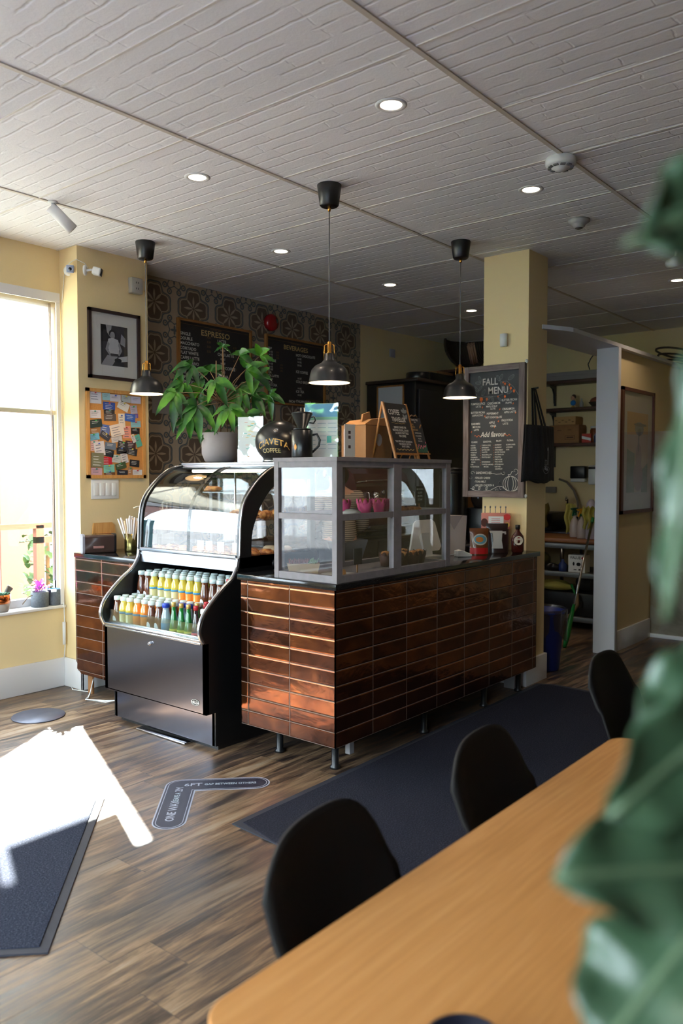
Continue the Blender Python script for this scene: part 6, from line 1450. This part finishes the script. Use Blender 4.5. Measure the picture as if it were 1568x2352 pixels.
for i, (y, m_, lab) in enumerate(((3.95, mat('red_dim', (90, 30, 26), .6), 'dull red cleaning bag low on the rack'), (3.30, mat('grey_dim', (60, 60, 62), .6), 'dark grey tool heap low on the rack'))):
    blob('cleaning_bundle', lab, 'bundle', (7.62+.14*i, y, .112), (.07, .10, .10), m_)
blob('yellow_rags', 'heap of yellow rags on the black bin of the rack', 'rags', (7.66, 3.50, .341), (.09, .20, .05), 'cloth_yellow')
blob('rag_pile', 'dark folded cloths right of the yellow rags', 'rags', (7.78, 3.22, .341), (.08, .10, .09), mat('rag_dark', (50, 46, 44), .9))
tag(place(MB().tube([(0, 0, 0), (-.05, -.03, -.10), (-.07, .03, -.20), (-.07, .12, -.26), (-.06, .2, -.28)], .018, 8).build('drain_hose', mat('hose_tan', (130, 110, 80), .6)), (7.55, 3.22, .34)), 'tan drain hose hanging off the rack front', 'hose')
t = thing('dust_brush', 'green handled dust brush hanging inside the rack', 'brush', (7.60, 3.27, .20)); MB().cyl((0, .03, .22), (0, -.05, .05), .012).build('handle', mat('brush_green', (10, 120, 50), .4), t); MB().box((-.02, -.09, 0), (.02, -.03, .06)).build('head', 'grey_dim', t)
t = thing('waste_bin', 'blue waste bin with a clear plastic liner beside the column', 'bin', (5.81, 2.765, 0))
MB().lathe([(.135, 0), (.14, .01), (.178, .44), (.185, .445), (.185, .46), (.17, .455), (.135, .02), (.001, .015)], n=40).build('bin', mat('bin_blue', (20, 40, 110), .4), t)
e = MB(); e.grid(lambda u, v: (lambda th: ((.190+.010*math.sin(9*th)+.012*math.sin(4*th)*v-.015*v)*math.cos(th), (.190+.010*math.sin(9*th)+.012*math.sin(4*th)*v-.015*v)*math.sin(th), .475-.26*v*(.6+.4*math.sin(th*1.5)**2)))(2*PI*u), 64, 12)
e.grid(lambda u, v: (lambda th: ((.19-.02*v)*math.cos(th), (.19-.02*v)*math.sin(th), .475-.06*v))(2*PI*u), 48, 3)
e.build('liner', glass('liner_film', (200, 200, 205), .14, .6, .25), t, fix=False)
t = thing('squeegee_mop', 'silver pole mop with green ends leaning on the utility rack', 'mop', (6.62, 2.93, 0))
v1 = Vector((.92, .135, 1.085)); f_ = lambda s_: tuple(v1*s_)
MB().cyl(f_(.30), f_(.97), .0115).build('pole', 'steel', t); MB().cyl(f_(.965), f_(1.0), .015).build('top_grip', 'brush_green', t)
MB().tube([f_(.0+.004), f_(.08), f_(.2), f_(.31)], [.014, .026, .022, .014], 10).build('green_sleeve', 'brush_green', t)
# art on the partition, frosted screen, coil
t = thing('framed_artwork', 'tall framed pastel artwork on the yellow partition', 'picture', (7.19, 2.54, 1.706))
a, b_ = .405, .54; e = MB(); e.box((-a, -.025, b_-.03), (a, 0, b_)); e.box((-a, -.025, -b_), (a, 0, -b_+.03)); e.box((-a, -.025, -b_), (-a+.05, 0, b_)); e.box((a-.03, -.025, -b_), (a, 0, b_)); e.build('frame', 'red_wood', t)
MB().box((-a+.03, -.008, -b_+.02), (a-.02, -.003, b_-.02)).build('mount_board', mat('mount_pink', (190, 174, 160), .8), t)
e = MB(); e.flat([(-.25, -.36), (.27, -.36), (.27, .34), (-.25, .34)], -.009, 0); e.flat([(-.25, .14), (.27, .16), (.27, .34), (-.25, .34)], -.0092, 1); e.flat([(-.25, -.36), (-.06, -.36), (-.06, -.02), (-.25, .02)], -.0093, 2); e.flat([(.12, -.36), (.27, -.36), (.27, -.1), (.12, -.16)], -.0093, 2)
disc(e, .05, .20, .11, .06, y=-.0095, mi=3); disc(e, .07, .235, .16, .014, y=-.0096, mi=4); disc(e, .04, -.05, .075, .12, y=-.0095, mi=5); disc(e, .03, -.22, .12, .13, y=-.0096, mi=5); e.flat([(.02, .0), (.05, .0), (.05, .16), (.02, .16)], -.0097, 3); disc(e, .05, .17, .04, .035, y=-.0098, mi=4)
e.build('painting', [mat('art_base', (186, 160, 140), .8), mat('art_ochre', (196, 140, 66), .8), mat('art_green', (110, 130, 110), .8), mat('art_grey', (110, 104, 106), .8), mat('art_dark', (60, 50, 50), .8), mat('art_mauve', (160, 130, 130), .8)], t, fix=False)
MB().box((-a+.03, -.017, -b_+.02), (a-.02, -.0165, b_-.02)).build('picture_glass', 'clear_glass', t)
t = thing('floor_screen', 'greyish marbled free-standing screen panel at the right edge', 'screen', (7.60, 2.53, 0))
m, b__, g = pmat('marbled', .35); tc = g.new('ShaderNodeTexCoord'); n = g.noise(tc.outputs['Object'], 2.2, 6, .6, 1.5)
g.L.new(g.ramp(n, [(.35, (120, 112, 96)), (.5, (150, 142, 126)), (.6, (136, 120, 98)), (.7, (160, 156, 144))]), b__.inputs['Base Color'])
MB().box((0, -1.5, .03), (.03, 0, 1.90), r=.003).build('panel', 'marbled', t); MB().box((-.02, -1.5, 0), (.05, 0, .035), r=.003).build('foot_rail', 'white_paint', t)
tag(place(MB().tube([((.30+.02*math.sin(i*.9))*math.cos(i*.4)*(.8+.01*i), (.10+.008*math.cos(i))*math.sin(i*.4), .016+.0036*i) for i in range(48)], .010, 8).build('coiled_cable', mat('cable_brown', (70, 56, 46), .6)), (8.45, 2.64, 2.576)), 'coil of dark cable lying on the partition cap', 'cable')

# ---------------------------------------------------------------- floor things
def lay(name, poly, th, m_, lab, cat, border=None):
    e = MB().prism(poly, 0.0, th, 'z'); cx = sum(p[0] for p in poly)/len(poly); cy = sum(p[1] for p in poly)/len(poly)
    t = thing(name, lab, cat, (cx, cy, .0008)); 
    MB().prism([(p[0]-cx, p[1]-cy) for p in poly], 0, th*.6, 'z').build('border', 'rubber_edge', t)
    s_ = .035; inn = []
    n = len(poly)
    for i in range(n):
        a = Vector(poly[i-1])-Vector((cx, cy)); b_ = Vector(poly[i])-Vector((cx, cy)); c = Vector(poly[(i+1) % n])-Vector((cx, cy))
        u = (a-b_).normalized(); v = (c-b_).normalized(); w = (u+v); inn.append(tuple(b_+(w.normalized()*s_*1.35 if w.length > .2 else Vector((-u.y, u.x))*0)))
    MB().prism(inn, th*.5, th, 'z').build('pile', m_, t); return t
lay('floor_mat', [(2.345, 2.53), (2.325, 2.24), (2.32, 1.25), (4.95, 1.25), (5.05, 1.62), (5.38, 2.17), (5.40, 2.46), (5.34, 2.57)], .009, 'mat_pile_dark', 'long charcoal runner mat along the front of the tiled counter', 'mat')
A_ = Vector((2.161, 3.192)); B_ = Vector((1.331, 2.28)); D_ = Vector((-.71, .70))*1.2
lay('entrance_mat', [tuple(A_), tuple(B_), tuple(B_+D_), tuple(A_+D_)], .010, 'mat_pile', 'blue grey entrance mat lying partly in the sun at the left', 'mat')
tag(place(MB().lathe([(.155, 0), (.16, .003), (.157, .006), (.001, .006)], n=40).build('floor_cover', mat('cover_grey', (84, 86, 100), .4, .3, noise_amt=.2, noise_scale=14)), (2.66, 4.62, .0005)), 'round grey metal cover plate on the floor near the window', 'floor cover')
t = thing('floor_sticker', 'dark chevron floor sticker asking people to leave a gap', 'floor sticker', (2.49, 3.045, .0006))
c0 = Vector((0, 0)); t1 = Vector((.25, -.25)); t2 = Vector((-.30, -.285)); n1 = Vector((.285, .285)).normalized(); n2 = Vector((-.30, .315)).normalized()
def band(w):
    out = []; a1 = math.atan2(n1.y, n1.x)
    for k in range(13): a = a1-PI*k/12; out.append((t1.x+w*math.cos(a), t1.y+w*math.sin(a)))
    out.append((0+.0, -w*1.414))
    a2 = math.atan2(-n2.y, -n2.x)
    for k in range(13): a = a2-PI*k/12; out.append((t2.x+w*math.cos(a), t2.y+w*math.sin(a)))
    for k in range(7): a = PI*.75-PI*.5*k/6; out.append((w*math.cos(a), w*math.sin(a)))
    return out
MB().prism(band(.074), 0, .0006, 'z').build('vinyl', mat('vinyl_white', (170, 174, 190), .5), t)
MB().prism(band(.068), .0006, .0008, 'z').build('field', mat('vinyl_navy', (36, 38, 54), .5), t)
MB().prism(band(.060), .0008, .0010, 'z').build('pinstripe', 'vinyl_white', t); MB().prism(band(.057), .0010, .0012, 'z').build('inner_field', 'vinyl_navy', t)
d1 = t1.normalized(); d2 = -t2.normalized(); u1 = Vector((-d1.y, d1.x)); u2 = Vector((-d2.y, d2.x))
letters([('6FT', .05, .015, -.0)], 'bold_text', 'vinyl_white', t, fn=lambda q: (d1.x*q[0]+u1.x*q[1], d1.y*q[0]+u1.y*q[1], .0014), xs=1.1)
letters([('GAP BETWEEN OTHERS', .030, .112, 0)], 'thin_text', 'faint_print', t, fn=lambda q: (d1.x*q[0]+u1.x*q[1], d1.y*q[0]+u1.y*q[1], .0014), xs=.78)
for it_ in (('ONE WAY', .055, -.41, 0), ('2M', .05, -.08, 0)): letters([it_], 'bold_text', 'vinyl_white', t, fn=lambda q: (d2.x*q[0]+u2.x*q[1], d2.y*q[0]+u2.y*q[1], .0014), xs=.85)
letters([('-LEAVE A', .036, -.21, 0)], 'thin_text', 'faint_print', t, fn=lambda q: (d2.x*q[0]+u2.x*q[1], d2.y*q[0]+u2.y*q[1], .0014), xs=.8)
tag(place(MB().tube([(3.19, 5.1, .004), (3.14, 5.0, .004), (3.18, 4.85, .004), (3.1, 4.75, .004), (3.02, 4.66, .02), (3.12, 4.58, .004), (3.2, 4.5, .004)], .004, 6).tube([(3.2, 4.82, .14), (3.12, 4.76, .02), (3.06, 4.7, .004), (3.1, 4.55, .004), (3.18, 4.45, .03)], .004, 6).build('white_cord', 'white_plastic'), (0, 0, 0)), 'white cords on the floor under the corner counter', 'cord')
tag(place(MB().tube([(3.158, 5.13, .60), (3.17, 5.14, .56), (3.172, 5.14, .45), (3.165, 5.145, .36), (3.175, 5.14, .30), (3.168, 5.145, .2)], .004, 6).build('white_cord', 'white_plastic'), (0, 0, 0)), 'white cord hanging from the sill beside the wall corner', 'cord')
tag(place(MB().tube([(0, 0, 0)]*1+[(.0, 0, .08), (.0, .0, .16)], .012, 8).build('cord_plug', 'white_plastic'), (3.165, 5.135, .30)), 'white plug on the cord beside the wall corner', 'plug')

# ---------------------------------------------------------------- sill plants
t = thing('succulent_pot', 'grey and copper striped pot of succulents on the window sill', 'plant', (2.735, 5.215, .5825))
MB().lathe([(.05, 0), (.06, .01), (.068, .055)], n=32).build('lower_pot', mat('concrete', (150, 140, 132), .8, noise_amt=.1), t); MB().lathe([(.068, .055), (.072, .115), (.066, .115), (.062, .09), (.001, .088)], n=32).build('copper_band', mat('copper', (190, 110, 60), .2, 1), t)
def rosette(mb, c, r_, n=22, up=.6):
    for i in range(n):
        a = i*2.4; q = (i+1)/n; L_ = r_*(.4+.6*q); el = up*(1-q)+.25
        d = Vector((math.cos(a)*math.cos(el*1.4), math.sin(a)*math.cos(el*1.4), math.sin(el*1.4))); p = Vector(c)
        mb.tube([tuple(p), tuple(p+d*L_*.5), tuple(p+d*L_)], [r_*.10, r_*.17, r_*.03], 6)
e = MB(); rosette(e, (-.02, 0, .10), .06); rosette(e, (.02, -.02, .105), .05); rosette(e, (.0, .03, .10), .05); e.build('succulents', mat('succ_green', (70, 120, 90), .5, noise_amt=.3), t)
e = MB()
for i in range(5): e.tube([(.035, .0, .10), (.05+.006*i, .004*i, .13), (.06+.01*i, .006*i-.01, .17-.006*i)], [.010, .014, .007], 8)
e.build('cactus_stem', mat('cactus_dark', (90, 84, 74), .7), t)
t = thing('purple_plant_pot', 'speckled grey pot with a purple leaved plant on the sill', 'plant', (3.02, 5.20, .5825))
MB().lathe([(.056, 0), (.060, .005), (.060, .105), (.055, .105), (.055, .09), (.001, .088)], n=32).build('pot', mat('speckle', (92, 98, 104), .6, noise_amt=.5, noise_scale=90), t)
e = MB(); rnd = random.Random(8)
for i in range(26):
    a = rnd.uniform(0, 6.28); el = rnd.uniform(.1, 1.4); d = Vector((math.cos(a)*math.cos(el), math.sin(a)*math.cos(el), math.sin(el))); b0_ = Vector((0, 0, .09+.05*rnd.random()))
    leaflet(e, b0_+d*.02, d, Vector((0, 0, 1)), rnd.uniform(.05, .09), .013, .3)
e.build('leaves', mat('purple_leaf', (170, 80, 170), .4, noise_amt=.4), t, fix=False); MB().tube([(-.03, 0, .09), (-.09, -.01, .08), (-.13, .0, .03)], .003, 6).build('trailing_stem', 'stem_brown', t)
t = thing('empty_pot', 'speckled grey pot with a blue inside, beside the purple plant', 'pot', (3.13, 5.205, .5825))
MB().lathe([(.048, 0), (.052, .005), (.052, .11), (.001, .0)], n=32).build('pot', 'speckle', t); MB().lathe([(.052, .11), (.048, .112), (.046, .02), (.001, .02)], n=32).build('blue_lining', mat('glaze_blue', (20, 110, 150), .2, coat=.6), t)

# ---------------------------------------------------------------- chairs and tables
def chair(lab, x, y, rz):
    t = thing('moulded_chair', lab, 'chair', (x, y, 0), rz, None)
    def prof(v):   # v: 0 seat front .. 1 back top  -> (y, z, halfwidth, curl)
        K = [(0, -.22, .445, .19, 0), (.12, -.17, .455, .205, .006), (.35, .02, .435, .21, .02), (.5, .15, .435, .20, .03), (.58, .20, .47, .20, .035), (.68, .228, .56, .205, .03), (.85, .262, .70, .21, .022), (1, .298, .838, .198, .018)]
        for a, b_ in zip(K, K[1:]):
            if v <= b_[0]: s_ = (v-a[0])/(b_[0]-a[0]); s_ = s_*s_*(3-2*s_)*.5+s_*.5; return [a[i]+(b_[i]-a[i])*s_ for i in range(1, 5)]
        return K[-1][1:]
    e = MB(); NV = 40; NU = 16
    def sh(u, v):
        yy, zz, hw, cu = prof(v); q = 2*u-1
        w = hw
        if v > .88: s_ = (v-.88)/.12; w = hw*(1-s_**2.6*.0)
        if v > .80: 
            s_ = (v-.80)/.20
            drop = (abs(q)**3.8)*.085*s_; vz = zz-drop
        else: vz = zz
        if v < .12: yy += (abs(q)**4)*.03*(1-v/.12)
        seat = v < .5
        return (q*w, yy-(0 if seat else cu*q*q*1.6), vz+(cu*q*q if seat else 0))
    e.grid(sh, NU, NV); e.build('shell', mat('chair_shell', (22, 19, 18), .7, spec=.25), t, fix=False, solid=.009)
    for lx, ly in ((-.15, -.13), (.15, -.13), (-.15, .13), (.15, .13)):
        MB().cyl((lx*1.45, ly*1.55, 0), (lx, ly, .43), .011, .014, 12).build('leg', 'black_metal', t)
    MB().box((-.16, -.14, .415), (.16, .14, .43)).build('seat_mount', 'black_metal', t)
    return t
chair('black moulded chair nearest the camera, tucked under the light wood table', 1.215, .745, R(8))
chair('black moulded chair in the middle of the row, behind the wooden table', 1.85, .75, R(6))
chair('black moulded chair farthest along, at the corner of the dark table', 2.945, .86, R(3))
t = thing('coffee_cup', 'dark navy cup on the wooden table, cut off by the bottom edge', 'cup', (.828, .486, .7405))
MB().lathe([(.034, 0), (.042, .01), (.050, .078), (.047, .078), (.040, .012), (.001, .010)], n=36).build('cup', mat('navy_glaze', (24, 26, 40), .3), t)
def rrect(x0, y0, x1, y1, r_, n=8):
    out = []
    for cx, cy, a in ((x1-r_, y1-r_, 0), (x0+r_, y1-r_, 90), (x0+r_, y0+r_, 180), (x1-r_, y0+r_, 270)):
        for k in range(n+1): out.append((cx+r_*math.cos(R(a+90*k/n)), cy+r_*math.sin(R(a+90*k/n))))
    return out
t = thing('dining_table', 'light orange-brown wooden table in the foreground', 'table', (.72, .12, 0))
o = MB().prism(rrect(0, 0, 1.60, .745, .06), .712, .740, 'z').build('tabletop', 'oak_top', t)
md = o.modifiers.new('bevel', 'BEVEL'); md.width = .004; md.segments = 3; md.limit_method = 'ANGLE'
for x in (.2, 1.36):
    e = MB(); e.cyl((x, .37, .03), (x, .37, .70), .035); e.box((x-.04, .08, 0), (x+.04, .66, .03), r=.01); e.box((x-.05, .12, .695), (x+.05, .62, .712)); e.build('pedestal', 'black_metal', t)
t = thing('dark_table', 'dark brown square table beyond the wooden one at the right', 'table', (2.98, .16, 0))
MB().box((0.02, 0, .70), (.82, .82, .745), r=.006).build('tabletop', 'dark_table', t); MB().cyl((.42, .42, .03), (.42, .42, .70), .04).box((.15, .38, 0), (.69, .46, .03), r=.01).box((.38, .15, 0), (.46, .69, .03), r=.01).build('pedestal', 'black_metal', t)

# ---------------------------------------------------------------- big-leaved plant right beside the camera
t = thing('fiddle_leaf_fig', 'large out-of-focus green leaved plant filling the right foreground', 'plant', (.66, -.10, 0))
MB().lathe([(.11, 0), (.13, .02), (.15, .30), (.14, .30), (.135, .26), (.001, .25)], n=32).build('pot', mat('pot_white', (200, 196, 190), .5), t)
MB().lathe([(.135, .255), (.001, .27)], n=24).build('soil', 'soil', t)
e = MB(); e.tube([(0, 0, .26), (.01, .0, .7), (-.005, .01, 1.1), (.005, .0, 1.5), (.0, .01, 1.95)], [.014, .013, .011, .009, .005], 10)
lv = MB(); rb = MB(); T0 = Vector((.66, -.10, 0))
def fig(base, tip, W__, roll, cup=.3):
    base = Vector(base)-T0; tip = Vector(tip)-T0; d = tip-base; L_ = d.length; d.normalize()
    cam_dir = (Vector((0, 0, 1.5))-T0-tip).normalized(); nrm = (cam_dir*math.cos(roll)+d.cross(cam_dir)*math.sin(roll)); nrm = (nrm-d*nrm.dot(d)).normalized(); sd_ = d.cross(nrm)
    n = 14; m_ = 8
    def f_(u, v):
        w = W__*(math.sin(PI*min(1, max(0, v))**.75)**.65+.02)*(1-.12*math.sin(PI*v*2)); q = 2*u-1
        return tuple(base+d*L_*v+sd_*w*q+nrm*(cup*w*q*q+.006*math.sin(v*17)*abs(q)))
    lv.grid(f_, m_, n)
    rb.tube([tuple(Vector(f_(.5, k/8))+nrm*.001) for k in range(9)], [.0022]*9, 6)
    e.tube([(.0, .0, base.z-.12), tuple(base*.5+Vector((0, 0, base.z*.5))), tuple(base)], [.004, .004, .003], 6)
for nm, tip, base, W__ in (
("A", (0.388, 0.175, 1.292), (0.473, 0.102, 1.288), 0.034),
("B", (0.425, 0.163, 1.314), (0.505, 0.102, 1.384), 0.034),
("C", (0.379, 0.148, 1.213), (0.436, 0.114, 1.271), 0.038),
("D", (0.461, 0.153, 1.340), (0.521, 0.115, 1.400), 0.030),
("E", (0.438, 0.158, 1.247), (0.513, 0.096, 1.205), 0.036),
("F", (0.471, 0.153, 1.296), (0.538, 0.102, 1.287), 0.040),
("G", (0.410, 0.142, 1.221), (0.478, 0.088, 1.172), 0.034),
("H", (0.432, 0.150, 1.624), (0.484, 0.120, 1.642), 0.034),
("I", (0.403, 0.148, 1.614), (0.461, 0.111, 1.644), 0.006),
("J", (0.429, 0.134, 1.426), (0.467, 0.131, 1.573), 0.011),
): fig(base, tip, W__, {'A': .3, 'B': -.5, 'C': .5, 'D': .2, 'E': -.3, 'F': .6, 'G': .2, 'H': .3, 'I': 0, 'J': .5}[nm])
e.build('stem', 'stem_brown', t); lv.build('leaves', 'fig_leaf', t, fix=False, solid=.0008); rb.build('leaf_ribs', 'fig_leaf_rib', t)

# ---------------------------------------------------------------- outside
tag(MB().box((-40, 5.5, -.25), (40, 60, -.12)).box((-40, -30, -.25), (-1.5, 5.5, -.12)).build('street', mat('asphalt', (96, 96, 100), .9, noise_amt=.15, noise_scale=6)), None, None, None, 'structure')
t = thing('neighbour_house', 'pale brick building seen through the window, unseen gable shaped to shade the floor', 'building', (2.5, 13.4, -.12))
MB().box((-6.3, 0, 0), (5.6, 5, 5.2)).build('wall', mat('pale_brick', (130, 96, 90), .8, noise_amt=.1), t)
e = MB(); e.prism([(-6.9, 5.0), (6.55, 5.0), (4.083, 6.69), (.5, 9.15), (-6.9, 9.2)], -.25, 5.2); e.build('roof', mat('roof_grey', (120, 116, 116), .8), t)  # roof above view, slope shaped so its shadow cuts the sunlit floor patch
for x in (-3.2, .2, 2.6): MB().box((x, -.03, 1.2), (x+1.0, .05, 2.6)).build('window', mat('house_window', (110, 130, 150), .15), t)
t = thing('mesh_fence', 'teal screened chain link fence seen through the front window', 'fence', (2.6, 8.6, -.12))
MB().box((-3.0, 0, 0), (1.28, .02, 1.72)).build('screen', mat('teal_mesh', (14, 84, 92), .8), t)
for x in (-2.9, -1.4, .0, 1.30): MB().cyl((x, 0, 0), (x, 0, 1.8), .03).build('post', 'steel', t)
t = thing('wooden_gate', 'white boarded gate leaf right of the teal fence', 'gate', (3.95, 8.62, -.12)); MB().box((0, 0, .3), (.58, .03, 1.75)).build('board', 'white_paint', t); MB().box((.6, .0, .1), (1.0, .03, 1.8)).build('mesh_panel', mat('pink_lattice', (150, 100, 84), .8), t)
t = thing('garden_frame', 'open timber frame with a green upright outside the window', 'frame', (3.62, 7.0, -.12))
MB().box((-.12, 0, 0), (-.06, .06, 1.15)).build('post', mat('pink_timber', (130, 74, 60), .7), t); MB().box((-.04, 0, 0), (.05, .05, 1.1)).build('green_post', mat('green_post', (30, 90, 34), .6), t)
MB().box((.42, .0, 0), (.50, .06, 1.15)).box((-.12, 0, 1.12), (1.1, .06, 1.17)).box((.42, 0, .98), (1.1, .06, 1.04)).build('rail', 'pink_timber', t)
t = thing('climbing_plant', 'leafy climbing plant behind the timber frame outside', 'plant', (4.30, 7.25, -.12)); e = MB(); rnd = random.Random(3)
for i in range(260):
    p = Vector((rnd.uniform(-.28, .3), rnd.uniform(-.1, .1), rnd.uniform(.1, 1.1))); d = Vector((rnd.uniform(-1, 1), rnd.uniform(-1, 0), rnd.uniform(-.6, .8))); leaflet(e, p, d, Vector((0, 0, 1)), .10, .03, .3)
e.build('foliage', mat('light_leaf', (70, 100, 44), .5), t, fix=False); MB().cyl((0, 0, 0), (0, 0, 1.0), .02).build('stem', 'stem_brown', t)
t = thing('pink_tub', 'rounded magenta tub standing outside below the window', 'tub', (3.02, 6.55, -.12))
MB().lathe([(.30, 0), (.40, .1), (.44, .5), (.36, .72), (.15, .80), (.001, .815)], n=32).build('tub', mat('magenta', (120, 16, 70), .4), t)
t = thing('orange_plush', 'fluffy orange toy sitting on the magenta tub outside', 'toy', (2.72, 6.35, .66)); e = MB(); e.ell((0, 0, .14), (.12, .12, .15)); e.ell((0, -.03, .34), (.10, .10, .10)); e.build('body', mat('orange_fluff', (150, 56, 20), .9, noise_amt=.3, bump=.8, noise_scale=30), t); MB().ell((.05, -.125, .36), (.014, .01, .014)).ell((-.04, -.125, .36), (.014, .01, .014)).build('eyes', 'black_plastic', t)
t = thing('sun_blocker', 'unseen white panels added outside the front window to shade the floor', 'sun blocker', (2.4, 6.67, 2.74))  # unseen panels added outside to cast the shadow edges on the floor
MB().box((-2.0, 0, 0), (.755, .02, .25)).build('blocker_panel', 'white_paint', t); MB().box((.795, 0, 0), (1.32, .02, .25)).build('blocker_panel', 'white_paint', t); MB().box((-2.0, 0, .25), (1.32, .02, .45)).box((-2.0, 0, .42), (1.32, .3, .45)).build('cover', 'white_paint', t)
for x in (-1.9, 1.1): MB().cyl((x, .1, .44), (x, -1.31, .44), .02).build('blocker_arm', 'white_paint', t)
def tree(lab, x, y, s_, seed):
    t = thing('street_tree', lab, 'tree', (x, y, -.12)); MB().cyl((0, 0, 0), (0, 0, 2.2*s_), .16*s_, .10*s_).build('trunk', 'stem_brown', t)
    e = MB(); rnd = random.Random(seed)
    for i in range(700):
        a = rnd.uniform(0, 6.28); b_ = math.acos(rnd.uniform(-1, 1)); r_ = 1.5*s_*rnd.uniform(.7, 1.05); p = Vector((r_*math.sin(b_)*math.cos(a), r_*math.sin(b_)*math.sin(a), 3.2*s_+r_*math.cos(b_)))
        d = Vector((rnd.uniform(-1, 1), rnd.uniform(-1, 1), rnd.uniform(-1, .4))); leaflet(e, p, d, Vector((0, 0, 1)), .42*s_, .15*s_, .2)
    e.build('crown', mat('tree_leaf', (70, 120, 50), .6), t, fix=False)
tree('broad green street tree reflected in the curved glass, left one', -11, 4.5, 1.0, 1); tree('broad green street tree reflected in the curved glass, right one', -12, -1.5, 1.15, 2)
t = thing('parked_car', 'blue car parked across the street, seen in reflections', 'car', (-7.5, .5, -.12), R(90))
e = MB(); e.prism(rp([(-2.1, .35), (2.1, .35), (2.15, .75), (1.4, .92), (.8, 1.4), (-.9, 1.42), (-1.6, .95), (-2.1, .85)], .12), -.85, .85); e.build('body', mat('car_blue', (30, 70, 150), .2, coat=.8), t)
e = MB(); e.prism([(-1.35, .95), (1.15, .95), (.72, 1.34), (-.82, 1.36)], -.86, .86); e.build('windows', mat('car_glass', (30, 36, 44), .08), t)
for x in (-1.35, 1.35):
    for y in (-.86, .72): MB().cyl((x, y, .33), (x, y+.14, .33), .33, n=28).build('wheel', 'black_plastic', t)
t = thing('street_hedge', 'clipped hedge along the far side of the street', 'hedge', (-16, 1, -.12)); MB().box((-.6, -9, 0), (.6, 9, 1.5), r=.2).build('foliage', mat('hedge', (60, 100, 50), .8, noise_amt=.5, noise_scale=10), t)
